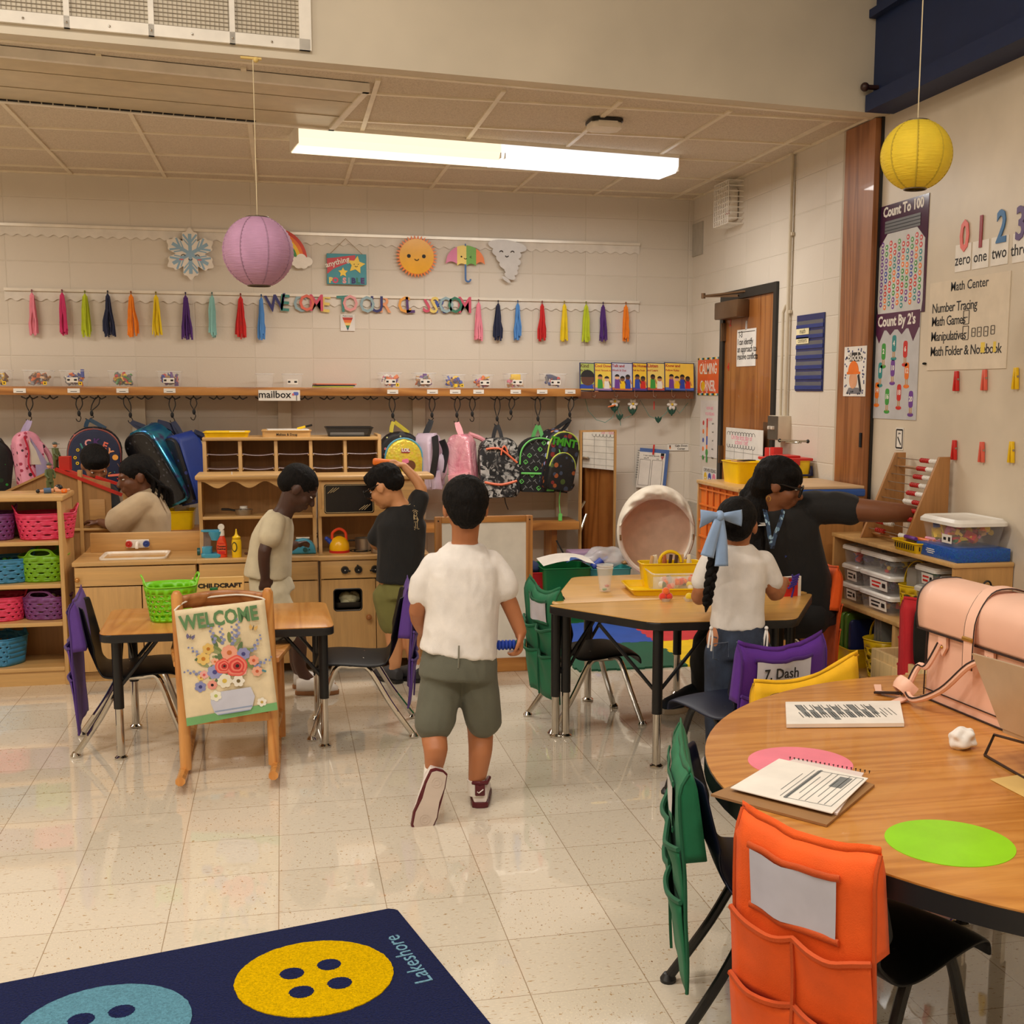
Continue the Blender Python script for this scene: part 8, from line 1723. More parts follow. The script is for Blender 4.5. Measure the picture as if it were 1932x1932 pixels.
BEI = mat('oatmeal knit',(206,194,164),.85,'cloth',sheen=.1); b = MB(BEI); secs(b,[(J(530,968,B),.062,.055,70),(J(524,985,B),.095,.075,70),(J(514,1015,B),.122,.092,70),(J(508,1055,B),.118,.1,70),(J(505,1088,B),.125,.108,70)])
limb(b,[sn_+V((0,.03,.01)),sn_.lerp(en,.45)],[.055,.054]); limb(b,[sf+V((0,-.03,.01)),sf.lerp(ef,.5)],[.054,.052]); remesh(b,'tee_shirt',r,.008,3,.005,12,5)
b = MB(BEI); secs(b,[(J(507,1082,B),.105,.09,70),(J(515,1120,B),.12,.105,70)]); [limb(b,[J(512,1122,B+dy),J(535,1165,B+dy),J(545,1190,B+dy)],[.08,.07,.066]) for dy in (-.055,.06)]; remesh(b,'shorts',r,.008,3,.005,12,2)
b = MB(HAIR).at(hx @ S(H)); b.sph((0,-.08,.15),(.375,.45,.385),18).sph((0,-.24,.0),(.31,.28,.28),16); b.at(I4); remesh(b,'hair',r,.006,2,.002,80,1)
eyes(r,hx,H)
for dy,ax in ((-.06,567),(.07,562)):
    q = J(ax,1262,B+dy); shoe(r,V((q.x-.02,B+dy,0)),(1,-.12,0),.2,mat('white sneaker',(220,212,204),.5),mat('gum sole',(150,100,60),.6))
# --- boy in black reaching up
B = 5.98; r = person('boy in black tee and green shorts with glasses, one arm raised with an orange toy',(.62,6.0,0)); sk = skin('light tan',(206,146,100))
hc = J(728,918,B); H = .21; hx = headx(hc,(-.72,.5,-.45),(-.3,.25,.9)); b = head(MB(sk),hx,H); nb = J(758,962,B); limb(b,[hc+V((.03,0,-.03)),J(748,946,B),nb],[.05,.046,.058])
hp = J(752,1105,B); secs(b,[(nb,.06,.05,10),(J(757,990,B),.115,.07,10),(J(756,1050,B),.1,.075,10),(hp,.1,.08,10)])
sl,sr = J(722,984,B),J(786,968,B); el,wl = J(708,1022,B+.05),J(716,1030,B+.22); er,wr = J(795,922,B),J(762,880,B+.02)
limb(b,[sl,el,wl],[.034,.03,.022]); hand(b,wl,(.3,.9,-.1),(0,0,1),.115,30); limb(b,[sr,er,wr],[.035,.029,.021]); hand(b,wr,(-.75,0,.42),(.4,0,.9),.115,28)
for dx,kx,ax in ((-.055,742,745),(.06,776,783)): limb(b,[J(752+dx*370,1130,B),J(kx,1190,B),J(ax-(4 if ax > 770 else 0),1225,B),J(ax,1258,B),V((J(ax,1258,B).x-.02,B+.05,.03))],[.066,.045,.04,.029,.026])
remesh(b,'body',r,.006)
BTEE = mat('black cotton tee',(20,20,21),.8,'cloth',sheen=.08); b = MB(BTEE); secs(b,[(J(756,952,B),.06,.055,10),(J(757,965,B),.09,.068,10),(J(757,990,B),.128,.085,10),(J(757,1045,B),.118,.092,10),(J(754,1098,B),.116,.1,10)])
limb(b,[sl+V((.02,0,.0)),sl.lerp(el,.75)],[.052,.052]); limb(b,[sr+V((-.02,0,-.01)),sr.lerp(er,.62)],[.054,.05]); ts = remesh(b,'tee_shirt',r,.008,3,.005,12,7)
b = MB(mat('cream print',(214,190,142),.5)); x_ = frame(J(776,983,B-.108),(1,-.1,0),FW); rr = random.Random(3); b.at(x_)
for dx,h0,sc_ in ((-.02,.0,.85),(.006,.012,1.),(.026,-.004,.8)):
    q = lambda *ps: b.tube([(dx+x_*sc_,h0+z_*sc_,.003) for x_,z_ in ps],.0016,4)
    q(*[(.012*cos(a),.042+.014*sin(a)) for a in [k*.7 for k in range(10)]]); q((-.014,.05),(-.02,.06),(.0,.066),(.018,.056)); q((-.01,.028),(-.014,-.004),(-.012,-.03),(-.016,-.052),(-.004,-.054)); q((.01,.028),(.014,-.004),(.01,-.03),(.014,-.052),(.024,-.052)); q((-.012,.02),(-.022,.0),(-.014,-.012)); q((.012,.02),(.02,.004),(.012,-.01)); q((-.01,.012),(.01,.01)); q((-.012,-.006),(.012,-.008)); q((0,-.012),(0,-.04)); q((-.006,.045),(-.002,.045)); q((.004,.045),(.008,.045))
snap(b.at(I4),ts).build('back_print',ts,world=True)
b = MB(mat('khaki green cotton',(122,118,62),.85,'cloth')); secs(b,[(J(754,1092,B),.1,.085,10),(J(756,1125,B),.115,.1,10)]); [limb(b,[J(752+dx*360,1125,B),J(kx,1172,B)],[.078,.07]) for dx,kx in ((-.055,740),(.06,772))]; remesh(b,'shorts',r,.008,3,.005,12,4)
b = MB(HAIR).at(hx @ S(H)); b.sph((0,-.04,.2),(.385,.46,.37),18).sph((0,-.22,.04),(.335,.27,.26),16).sph((0,.25,.33),(.27,.2,.16),14); b.at(I4); remesh(b,'hair',r,.006,2,.005,50,2); eyes(r,hx,H)
BLKG = mat('black frame plastic',(16,15,16),.3)
def glasses(r,hx,H,mt,w=.16):
    b = MB(mt).at(hx @ S(H))
    for s_ in (-1,1): b.tube([(s_*.165+a,.46-.05*abs(s_*.165+a),c_+.0) for a,c_ in rrect(.27,.2,.05)],.02,6,closed=True).tube([(s_*.3,.44,.05),(s_*.36,.2,.05),(s_*.37,-.05,.04)],.02,6)
    b.tube([(-.04,.46,.03),(.04,.46,.03)],.018,6); b.build('glasses',r,world=True)
glasses(r,hx,H,BLKG)
MB(SOCK).tube([J(782,1240,B),J(783,1262,B),J(783,1272,B)],.034,12).build('sock',r,world=True); GSH = mat('dark grey sneaker',(52,52,56),.6)
for ax in (745,783): q = J(ax,1258,B); shoe(r,V((q.x+.02,B-.03,0)),(-.55,.8,0),.2,GSH,BLACK)
p = wr+V((-.1,0,.02)); solo(MB(JUNK['orange']).box(p,(.11,.05,.036),.012,3,x=RY(6)),'toy_block','orange toy held up by the boy in black','toy',base=p)
# --- girl with braids behind the sink unit
B = 6.95; r = person('girl with long braids in beige top leaning to the dollhouse',(-.78,6.95,0)); sk = skin('warm brown',(104,64,42))
hc = J(258,899,B); H = .225; hx = headx(hc,(-.93,-.25,-.22),(-.2,0,1)); b = head(MB(sk),hx,H); nb = J(272,932,B); limb(b,[hc+V((.02,0,-.02)),nb],[.052,.055])
secs(b,[(nb,.06,.05,80),(J(277,965,B),.11,.08,80),(J(277,1020,B),.11,.09,80),(J(275,1120,B),.12,.1,80),(J(275,1150,B),.1,.09,80)]); sn_ = J(262,950,B-.11); en,wn_ = J(222,990,B-.1),J(190,985,B+.06)
limb(b,[sn_,en,wn_],[.036,.03,.022]); hand(b,wn_,(-1,.3,.1),(0,0,1),.12,25)
for dy in (-.06,.06): limb(b,[J(275,1150,B+dy),V((J(275,1150,B).x,B+dy,.3)),V((J(275,1150,B).x,B+dy,.03)),V((J(275,1150,B).x-.1,B+dy,.03))],[.07,.045,.03,.028])
remesh(b,'body',r,.006); TAU = mat('taupe jersey',(186,164,132),.85,'cloth',sheen=.1)
b = MB(TAU); secs(b,[(J(272,924,B),.062,.06,80),(J(277,940,B),.11,.085,80),(J(280,970,B),.13,.115,80),(J(279,1000,B),.125,.118,80),(J(276,1050,B),.13,.11,80),(J(276,1140,B),.14,.12,80)]); limb(b,[sn_+V((.02,.03,0)),J(238,972,B-.11),J(224,984,B-.1)],[.065,.075,.075]); remesh(b,'top',r,.008,3,.006,10,6)
b = MB(HAIR).at(hx @ S(H)); b.sph((0,-.08,.16),(.385,.46,.38),18).sph((0,-.3,.0),(.33,.26,.32),16); b.at(I4); remesh(b,'hair',r,.006,2,.004,45,3); eyes(r,hx,H)
rr = random.Random(9); PART = mat('parting line',(150,104,70),.6)
for k in range(13):
    a = J(270+2.2*k,885+2.4*k,B-.08+.16*rr.random()); e = J(278+4.0*k,938+1.2*k+rr.uniform(-6,8),a.y+.02); m_ = a.lerp(e,.5)+V((.03,0,.02)); P = bez([a,m_,e],10)
    MB(HAIR).tube(P,[.0095*(1+.25*(i % 2))*(1-.3*i/len(P)) for i in range(len(P))],8).build('braid',r,world=True)
b = MB(PART).at(hx @ S(H))
for s0,s1 in (((.33,.2,.3),(.365,-.25,.22)),((.24,.3,.38),(.31,.2,.1)),((.3,.1,.4),(.37,.02,.14)),((.3,-.1,.43),(.385,-.12,.16))): b.tube([V(s0)*1.06,(V(s0)+V(s1))*.555,V(s1)*1.06],.008,5)
b.build('hair_parting',r,world=True)
# --- boy behind the dollhouse
B = 7.5; r = person('boy in black shirt with a name badge half hidden behind the dollhouse roof',(-1.18,7.5,0)); sk2 = skin('brown',(150,96,62))
hc = J(180,876,B); H = .21; hx = headx(hc,(.3,-.75,-.6),(.1,-.55,.8)); b = head(MB(sk2),hx,H); nb = J(182,908,B+.03); limb(b,[hc+V((0,.03,-.02)),nb],[.05,.055]); secs(b,[(nb,.07,.05,0),(J(182,945,B),.11,.08,0),(J(182,1060,B),.1,.08,0)])
for s_ in (-1,1):
    limb(b,[J(182+s_*26,930,B),J(182+s_*33,972,B-.05),J(182+s_*10,985,B-.2)],[.036,.03,.022]); hand(b,J(182+s_*10,985,B-.2),(-s_*.5,-.8,0),(0,0,1),.115,25); limb(b,[J(182+s_*14,1060,B),V((nb.x+s_*.05,B,.3)),V((nb.x+s_*.05,B,.03)),V((nb.x+s_*.05,B-.1,.03))],[.07,.045,.03,.028])
remesh(b,'body',r,.007); b = MB(BTEE); secs(b,[(J(182,904,B+.02),.065,.058,0),(J(182,925,B),.125,.085,0),(J(182,985,B),.12,.095,0),(J(182,1080,B),.12,.1,0)]); [limb(b,[J(182+s_*24,930,B),J(182+s_*31,956,B-.03)],[.05,.05]) for s_ in (-1,1)]; ts = remesh(b,'shirt',r,.009,3,.004,12,9)
b = MB(HAIR).at(hx @ S(H)); b.sph((0,-.06,.19),(.4,.47,.37),18).sph((0,.2,.32),(.3,.22,.17),14); b.at(I4); remesh(b,'hair',r,.007,2,.003,50,4); eyes(r,hx,H)
x_ = frame(J(181,950,B-.12),(1,0,0),FW) @ RZ(-4); b = MB(JUNK['red']).at(x_).box((0,0,0),(.1,.064,.003)).m(TAGM).box((0,0,.001),(.09,.052,.003)).m(INK).text('Elias',.042,T(0,0,.0026),.0006,.001); b.build('name_badge',ts,world=True,smooth=0)
# --- girl in white at the trapezoid table
B = 4.2; r = person('girl in white tee and jeans with a long braid and blue bow, seen from behind',(1.66,4.2,0)); sk = skin('tan',(176,112,72))
hc = J(1390,990,B); H = .2; hx = headx(hc,(.42,.9,-.12)); b = head(MB(sk),hx,H); nb = J(1390,1038,B); limb(b,[hc+V((0,-.01,-.04)),nb],[.045,.05]); hp = J(1393,1195,B)
secs(b,[(nb,.055,.045,0),(J(1390,1062,B),.105,.065,0),(J(1390,1130,B),.088,.065,0),(hp,.098,.08,0)]); sl,sr = J(1333,1062,B),J(1447,1058,B); el,wl = J(1318,1125,B+.03),J(1330,1122,B+.2); er,wr = J(1462,1120,B+.02),J(1478,1098,B+.2)
limb(b,[sl+V((.02,0,-.01)),el,wl],[.029,.03,.021]); hand(b,wl,(.3,.9,0),(0,0,1),.11,25); limb(b,[sr+V((-.02,0,-.01)),er,wr],[.029,.03,.021]); hand(b,wr,(.25,.7,.1),(.2,0,1),.11,30,-1)
for s_ in (-1,1): limb(b,[J(1393+s_*26,1205,B),V((hp.x+s_*.06,B,.27)),V((hp.x+s_*.06,B,.05)),V((hp.x+s_*.06,B+.1,.03))],[.07,.045,.03,.026])
remesh(b,'body',r,.0055)
b = MB(WTEE); secs(b,[(J(1390,1026,B),.058,.05,0),(J(1390,1038,B),.08,.058,0),(J(1390,1060,B),.117,.073,0),(J(1391,1100,B),.108,.08,0),(J(1392,1150,B),.1,.082,0),(J(1392,1183,B),.105,.086,0)]); limb(b,[sl+V((.02,0,0)),sl.lerp(el,.52)],[.046,.044]); limb(b,[sr+V((-.02,0,0)),sr.lerp(er,.6)],[.046,.044]); remesh(b,'tee_shirt',r,.007,3,.0045,12,2)
b = MB(WTEE); [b.tube(bez([J(x,1184,B-.06),J(x-3,1200,B-.08),J(x-6,1222,B-.08)],4),.004,6).tube(bez([J(x,1184,B-.06),J(x+2,1202,B-.08),J(x,1228,B-.08)],4),.004,6).sph(J(x,1185,B-.07),.008,8) for x in (1342,1446)]; b.build('side_tie',r,world=True)
t = NT('blue denim'); v = t.co(); t.set(Base_Color=t.ramp(t.noise(v,12,4),[(.3,(26,32,46)),(.75,(54,66,88))]),Roughness=.85); t.bump(t.noise(v,300,2),.4,.002); DEN = t.mat
b = MB(DEN); secs(b,[(J(1393,1172,B),.098,.078,0),(J(1393,1200,B),.113,.095,0),(J(1393,1235,B),.118,.1,0)]); [limb(b,[J(1393+s_*27,1230,B),V((hp.x+s_*.063,B,.25)),V((hp.x+s_*.065,B,.07))],[.076,.062,.052]) for s_ in (-1,1)]; jn = remesh(b,'jeans',r,.007,3,.003,16,3)
b = MB(mat('denim stitch',(96,106,122),.8))
for px in (1362,1424): x_ = frame(J(px,1232,B-.104),(1,0,0),FW); b.at(x_).tube([(a,c_,0) for a,c_ in [(-.034,.036),(.034,.034),(.034,-.02),(0,-.036),(-.034,-.02)]],.0022,5,closed=True)
b.at(I4).tube([J(1340,1200,B-.05),J(1365,1210,B-.1),J(1393,1213,B-.105),J(1422,1210,B-.1),J(1447,1200,B-.05)],.0025,5).tube([J(1393,1188,B-.095),J(1393,1240,B-.106),J(1393,1262,B-.1)],.0025,5); snap(b,jn).build('stitching',jn,world=True)
b = MB(HAIR).at(hx @ S(H)); b.sph((0,-.06,.15),(.385,.47,.39),20).sph((0,-.24,-.02),(.32,.28,.3),16).sph((-.02,-.46,.04),(.13,.13,.13),12); b.at(I4); remesh(b,'hair',r,.006,2,.003,70,6)
br = [J(1358,982,B-.1),J(1352,1020,B-.115),J(1344,1070,B-.12),J(1338,1110,B-.12),J(1334,1140,B-.11)]; P = bez(br,9); b = MB(HAIR)
for k in range(3): b.tube([p+V((.013*cos(i*.55+k*2.09),.008*sin(i*1.1+k*2.09*2),0))*(1-.3*i/len(P)) for i,p in enumerate(P)],[.0165*(1-.35*i/len(P)) for i in range(len(P))],8)
b.tube([P[-1],P[-1]+V((-.005,0,-.03))],[.012,.002],6); b.build('braid',r,world=True,smooth=180)
SATB = mat('light blue satin',(142,172,212),.4,'cloth',sheen=.4); kn = J(1358,973,B-.14); b = MB(SATB); b.sph(kn,(.018,.016,.02),12)
for s_,w_,hh in ((-1,.075,.055),(1,.085,.05)): b.grid(lambda u,v: tuple(kn+V((s_*w_*u,-.012*sin(pi*v)*(1-.5*u)-.02*sin(pi*u)*(v-.5),(v-.5)*2*hh*(.18+.82*u**.7)*.62-.01*u+.0*s_))),12,10)
for s_,q in ((-1,[J(1346,1010,B-.15),J(1334,1050,B-.15)]),(1,[J(1362,1020,B-.145),J(1361,1068,B-.145)])): b.tube(bez([kn]+q,6),[.012+.0009*i for i in range(13)],8,sq=(1.25,.25))
b.build('bow',r,world=True,smooth=180,mods=[('thick','SOLIDIFY',dict(thickness=.003))])
for s_ in (-1,1): shoe(r,V((hp.x+s_*.06,B-.03,0)),(0,1,0),.19,WLE,WHITE)
# --- seated teacher reaching right
B = 5.08; r = person('woman in black tee with glasses and lanyard seated, reaching to the counting frame',(2.1,5.25,0)); sk = skin('olive brown',(128,80,52))
hc = J(1470,914,B); H = .232; hx = headx(hc,(.82,-.42,-.28),(.25,-.1,1)); b = head(MB(sk),hx,H); nb = J(1462,975,B+.03); limb(b,[hc+V((-.02,.01,-.05)),J(1462,955,B+.02),nb],[.056,.052,.06]); hp = J(1518,1150,B+.16)
secs(b,[(nb,.075,.055,-8),(J(1475,1000,B+.05),.15,.09,-8),(J(1500,1080,B+.1),.15,.12,-10),(hp,.165,.13,-12)]); sl,sr = J(1540,955,B+.02),J(1424,1000,B+.08); el,wl = J(1655,965,B-.08),J(1752,975,B-.03)
limb(b,[sl,el,J(1705,968,B-.06),wl],[.062,.052,.044,.033]); hand(b,wl,(1,.1,-.12),(0,-.3,1),.17,22); limb(b,[sr,J(1412,1085,B+.0),J(1440,1110,B-.14)],[.055,.046,.033]); hand(b,J(1440,1110,B-.14),(.5,-.7,0),(0,0,1),.16,25)
for s_,kx,fx in ((-1,1352,1322),(1,1395,1372)): k_ = J(kx,1190,B+.12+s_*.1); f_ = PZ(fx,1306,.07) if s_ < 0 else V((k_.x-.08,k_.y,.07)); limb(b,[hp+V((-.02,s_*.08,-.02)),k_,f_,f_+V((-.1,-.06,-.03))],[.09,.062,.04,.032])
remesh(b,'body',r,.007); b = MB(BTEE); secs(b,[(J(1462,954,B+.02),.07,.06,-8),(J(1466,968,B+.03),.115,.085,-8),(J(1480,1000,B+.06),.16,.115,-8),(J(1500,1075,B+.1),.15,.13,-10),(J(1515,1130,B+.15),.155,.14,-12),(hp+V((0,0,-.02)),.16,.14,-12)]); limb(b,[sl+V((-.03,.02,-.01)),J(1575,957,B),J(1602,962,B-.03)],[.08,.078,.072]); limb(b,[sr+V((.02,0,0)),J(1415,1050,B+.03)],[.072,.068]); ts = remesh(b,'tee_shirt',r,.009,3,.006,9,4)
b = MB(mat('black trousers',(22,22,24),.8,'cloth')); secs(b,[(hp+V((0,0,.05)),.15,.13,-12),(hp+V((-.0,0,-.06)),.16,.145,-12)])
for s_,kx,fx in ((-1,1352,1322),(1,1395,1372)): k_ = J(kx,1190,B+.12+s_*.1); f_ = PZ(fx,1306,.07) if s_ < 0 else V((k_.x-.08,k_.y,.07)); limb(b,[hp+V((-.02,s_*.08,-.02)),k_,f_+V((.01,0,.03))],[.105,.078,.055]); shoe(r,f_+V((.02,.02,-.07)),(-1,-.45,0),.26,mat('navy suede shoe',(24,34,48),.8),mat('cream rubber sole',(196,180,158),.6))
remesh(b,'trousers',r,.009,3,.004,10,5)
b = MB(TAGM); y_ = -.13
for t_,px,py,s_ in (('O',1454,1000,.07),('U',1480,994,.07)): b.text(t_,s_,frame(J(px,py,B-.085),(1,-.15,.12),FW),.004,.004)
b.at(frame(J(1467,1022,B-.085),(1,-.15,.1),FW)); b.prism([(-.0,.0),(.03,.035),(.034,.02),(.02,-.01)],0,.004).tube([(.012*cos(rad(a)),-.02+.014*sin(rad(a)),.003) for a in range(-60,200,20)],.004,5).tube([(.022*cos(rad(a)),-.024+.026*sin(rad(a)),.003) for a in range(-70,110,20)],.004,5)
b.at(I4).m(mat('navy script',(44,62,120),.6)).text('ter',.07,frame(J(1477,1058,B-.08),(1,-.15,.12),FW),.004,.001,shear=.3); snap(b,ts,(-.15,1,.0)).build('shirt_print',ts,world=True,smooth=0)
LAN = print_mat('blue camouflage lanyard',(60,84,116),[(120,160,196),(30,44,62),(160,196,220),(60,100,140)],45,.5); MB(LAN).strap(bez([J(1443,962,B-.03),J(1448,985,B-.09),J(1452,1012,B-.1),J(1456,1032,B-.095)],5),.02,.003,(0,1,0)).strap(bez([J(1478,963,B-.04),J(1472,985,B-.09),J(1462,1012,B-.1),J(1457,1035,B-.095)],5),.02,.003,(0,1,0)).build('lanyard',r,world=True)
b = MB(HAIR).at(hx @ S(H)); b.sph((0,-.07,.15),(.4,.48,.4),20).sph((-.0,-.28,-.05),(.37,.28,.36),16).sph((.24,.12,.28),(.16,.22,.16),12).sph((-.24,.12,.28),(.16,.22,.16),12); b.at(I4); limb(b,[J(1445,920,B+.06),J(1428,960,B+.05),J(1424,1010,B+.02),J(1432,1052,B-.03)],[.07,.062,.05,.03]); limb(b,[J(1440,905,B+.1),J(1412,930,B+.12),J(1396,950,B+.1)],[.05,.035,.02]); remesh(b,'hair',r,.008,2,.008,26,7)
eyes(r,hx,H); glasses(r,hx,H,BLKG); MB(mat('gold hoop',(214,170,90),.25,metal=.9)).tube([J(1450+4*cos(a*pi/6),941+5*sin(a*pi/6),B-.085) for a in range(12)],.002,5,closed=True).build('earring',r,world=True)
# ------------------------------------------------------------------ things on the kidney table
def disc(px0,px1,col,label):
    a,c = PZ(*px0,zk),PZ(*px1,zk); m_ = (a+c)/2; R = .12; solo(MB(mat('spot '+label[:5],col,.3)).prism(arc(0,0,R,0,355,71),0,.001),'seat_spot',label,'spot sticker','round spots on the kidney table',smooth=0).location = (m_.x,m_.y,zk)
disc((1390,1428),(1633,1450),(240,130,150),'pink round spot on the kidney table under the papers')
disc((1640,1568),(1950,1612),(140,210,16),'lime green round spot at the near edge of the kidney table')
disc((1512,1352),(1712,1340),(246,210,20),'yellow round spot on the kidney table, mostly under a printed sheet')
def sheet(qs,z,mt,name,label,cat,fn=None,th=.0012,grp=None):
    P = [PZ(x,y,z) for x,y in qs]; c = sum(P,V())/4; ux = (P[1]-P[0]+P[2]-P[3]); uy = (P[0]-P[3]+P[1]-P[2]); w,h = ux.length/2,uy.length/2
    X = frame(c,ux,(0,0,1)); b = MB(mt).prism([(p.x,p.y) for p in P],z-th,z); b.at(X @ T(0,0,.0002))
    if fn: fn(b,w,h)
    return solo(b,name,label,cat,grp,smooth=0,base=c)
GREY = mat('grey print',(186,184,182),.7)
def f_sched(b,w,h):
    for k in range(9):
        b.m(GREY).box((-w*.34+w*.075*k,h*.12*(-1)**k*.6,.0003),(w*.05,h*(.34 if k % 3 else .5),.0004)).m(INK)
        for j in range(5): b.box((-w*.36+w*.075*k+.008*j-.01,h*(.2 if j % 2 else -.12),.0007),(.002,h*.22,.0003))
    for j in range(3): b.box((w*.34+.012*j,0,.0005),(.0015,h*.3,.0003))
sheet([(1482,1324),(1698,1322),(1706,1364),(1484,1366)],zk+.012,TAGM,'printed_sheet','white printed schedule sheets lying over the yellow spot','paper',f_sched,.01)
KRAFT = mat('brown hardboard',(152,112,70),.6)
cb = sheet([(1341,1498),(1500,1432),(1650,1480),(1560,1556)],zk+.006,KRAFT,'clipboard','brown hardboard clipboard under the papers on the kidney table','clipboard',None,.005)
sheet([(1393,1480),(1500,1431),(1630,1458),(1580,1535)],zk+.011,mat('red striped notebook',(226,210,204),.5),'spiral_notebook','spiral notebook between the clipboard and the white form','notebook',lambda b,w,h: [b.m(INK).tube([(w*.5,h*(-.45+.05*k),-.002),(w*.5+.004,h*(-.45+.05*k),.003),(w*.5-.003,h*(-.45+.05*k),.004)],.0012,4) for k in range(19)],.004)
def f_form(b,w,h):
    b.m(GREY)
    for k in range(9): b.box((0,h*(.1-.06*k),.0003),(w*(.8 if k % 3 else .5),.0014,.0003))
    b.box((0,h*-.02,.0003),(w*.86,.006,.0003)).box((w*.2,h*-.3,.0003),(w*.3,h*.12,.0003))
    b.tube([(-w*.42,-h*.45,.0004),(w*.4,-h*.45,.0004),(w*.4,h*.0,.0004),(-w*.42,h*.0,.0004)],.0006,4,closed=True)
sheet([(1378,1486),(1470,1431),(1638,1468),(1570,1534)],zk+.015,TAGM,'printed_form','white form lying on top of the clipboard and notebook','paper',f_form,.002)
a,c = PZ(1389,1503,zk+.02),PZ(1492,1529,zk+.02); d = (c-a).normalized(); b = MB(ALU).tube([a,c],.005,8,sq=(1.6,.8)).m(BLACK).sph(a,.008,8).sph(c,.008,8).m(ALU).box((a+c)/2+V((0,0,-.006)),(.06,.03,.008),.003,x=RZ(math.degrees(atan2(d.y,d.x)))); b.build('clip',cb,world=True)
sheet([(1868,1470),(1945,1458),(1960,1520),(1932,1503)],zk+.002,mat('manila paper',(226,190,116),.6),'manila_card','corner of a manila card by the right edge of the kidney table','card')
t_ = PZ(1815,1412,zk); solo(lump(MB(mat('white tissue',(236,232,226),.9)),(0,0,.024),(.034,.028,.028),6,4),'crumpled_tissue','crumpled white tissue on the kidney table','tissue',smooth=30).location = t_
# pink satchel
PKL = mat('blush pink leather',(238,190,166),.5,sc=.4,coat=.08); PKE = mat('dark edge paint',(40,24,24),.5); GOLD = mat('gold hardware',(206,160,80),.3,metal=.9)
a,c = PZ(1738,1314,zk),PZ(1934,1396,zk); dv = (c-a).normalized(); n_ = V((-dv.y,dv.x,0)); n_ = n_ if n_.x > 0 else -n_; LB,HB,DB = .46,.305,.13
r = thing('satchel','blush pink leather satchel with dark edges standing on the kidney table','bag',tuple(a+dv*LB/2+n_*DB/2))
X = Mx(((dv.x,n_.x,0,a.x),(dv.y,n_.y,0,a.y),(0,0,1,zk),(0,0,0,1)))      # x along the front, y back, z up
MB(PKL).at(X @ T(LB/2,0,0)).loft([[(x*k,y*k+DB/2,z) for x,y in rrect(LB,DB,.03)] for k,z in ((1,.0),(1.0,.15),(.96,HB))]).build('bag_body',r,world=True,smooth=50)
yz = [(-.012,HB-.105),(-.018,HB-.06),(-.012,HB-.01),(.02,HB+.022),(.075,HB+.03),(DB,HB+.02),(DB+.012,HB-.05)]
b = MB(PKL).at(X); P = bez([(0,y,z) for y,z in yz],4)
b.loft([[(-.012+(LB+.024)*i/12,p.y,p.z) for i in range(13)] for p in P],wrap=False); b.build('flap',r,world=True,smooth=60,mods=[('thick','SOLIDIFY',dict(thickness=.006))])
b = MB(PKE).at(X).tube([(-.012+(LB+.024)*i/8,-.014,HB-.107) for i in range(9)],.003,5)
for x in (-.012,LB+.012): b.tube([(x,p.y,p.z) for p in P],.003,5)
b.tube([(.012,-.001,.01),(.016,-.002,HB-.1)],.002,5).tube([(.012,-.003,.03),(LB-.012,-.003,.03)],.0018,5).tube([(0,-.002,.002),(LB,-.002,.002)],.003,5); b.build('edge_piping',r,world=True)
b = MB(PKL).at(X)
q = bez([(.24,-.03,HB-.17),(.24,-.03,HB-.1),(.24,-.022,HB-.03),(.24,.02,HB+.032),(.24,.08,HB+.042),(.24,DB,HB+.03)],4); b.strap(q,.038,.005,(0,1,0)); b.m(PKE); [b.tube([p+V((s_*.019,-.001,0)) for p in q],.002,5) for s_ in (-1,1)]; b.m(GOLD).tube([(.22,-.034,HB-.09),(.26,-.034,HB-.09)],.004,6,sq=(1,1.6)); b.build('closing_strap',r,world=True)
for xs_ in (.1,.3):
    b = MB(PKL).at(X).prism([(xs_-.018,HB-.11),(xs_+.018,HB-.105),(xs_+.02,HB-.14),(xs_+.004,HB-.165),(xs_-.016,HB-.14)],.004,.012,Mx(((1,0,0,0),(0,0,-1,0),(0,1,0,0),(0,0,0,1)))).m(GOLD).sph((xs_+.004,-.014,HB-.14),.004,8); b.build('handle_tab',r,world=True)
b = MB(PKL).at(X); h1 = bez([(.095,-.012,HB-.13),(.065,-.03,HB-.2),(.045,-.045,.1),(.03,-.07,.03)],5); h2 = bez([(.03,-.07,.03),(.1,-.09,.022),(.19,-.07,.07),(.26,-.04,.15),(.3,-.012,HB-.13)],5)
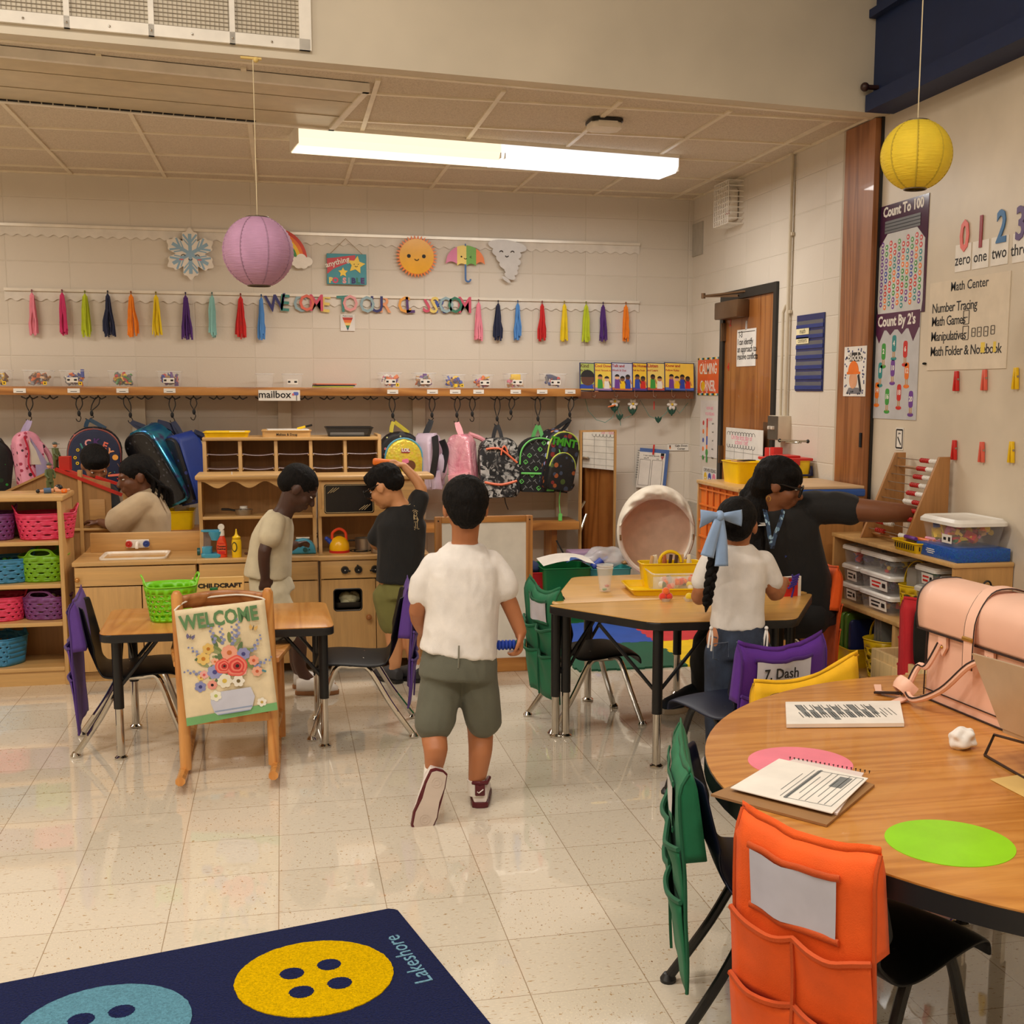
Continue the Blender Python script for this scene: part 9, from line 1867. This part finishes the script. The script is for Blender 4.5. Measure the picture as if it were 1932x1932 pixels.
b.tube(h1,.009,8).tube(h2,.009,8).m(PKE).tube([p+V((0,-.009,.002)) for p in h1],.0028,5).tube([p+V((0,-.008,.005)) for p in h2],.0028,5); b.build('handle',r,world=True)
b = MB(PKL).at(X).tube(bez([(-.01,-.05,.02),(.0,-.08,.05),(.04,-.085,.05),(.05,-.06,.025)],4),.016,8,sq=(.5,1.3)).strap([(.03,-.06,.012),(-.06,-.1,.006),(-.13,-.06,.006)],.02,.004).strap([(.03,-.06,.012),(.06,-.13,.006),(.1,-.15,.005)],.026,.004).m(GOLD).tube([(.02+.012*cos(a_),-.075,.022+.012*sin(a_)) for a_ in [k*pi/5 for k in range(10)]],.003,5,closed=True).m(PKE).strap([(.02,-.07,.02),(-.05,-.12,.008)],.01,.006); b.build('luggage_tag',r,world=True)
# laptop on a wire stand
SIL2 = mat('champagne aluminium',(196,170,138),.35,metal=.35); g = V((1.66,2.36,zk+.06)); e = [PY(1838,1232,2.46),PY(1945,1262,2.2),PY(1960,1400,2.12),PY(1892,1372,2.36)]
r = thing('laptop','champagne laptop seen from behind on a wire stand at the right edge','laptop',tuple(e[3])); nrm = (e[1]-e[0]).cross(e[3]-e[0]).normalized(); ext = [e[0],e[0]+(e[1]-e[0])*2.2,e[3]+(e[1]-e[0])*2.2,e[3]]
MB(SIL2).loft([[p for p in ext],[p-nrm*.006 for p in ext]]).build('lid',r,world=True,smooth=0); hb_ = [ext[3],ext[2],ext[2]+V((.18,.1,.0)),ext[3]+V((.18,.1,.0))]; MB(SIL2).loft([hb_,[p+V((0,0,-.012)) for p in hb_]]).build('keyboard_base',r,world=True,smooth=0)
w0,w1,w2 = PZ(1858,1425,zk+.003),PY(1876,1386,PZ(1858,1425,zk).y+.03),PY(1945,1405,2.25); r = thing('laptop_stand','thin dark wire stand under the laptop','stand',(w0.x,w0.y,zk)); MB(mat('dark bronze wire',(64,46,36),.4,metal=.6)).tube([w0,w1,w2,w2+V((.2,-.02,0)),V((w2.x+.2,w2.y-.06,zk+.003)),V((w2.x,w2.y-.06,zk+.003)),w0],.0035,6).build('wire_frame',r,world=True)
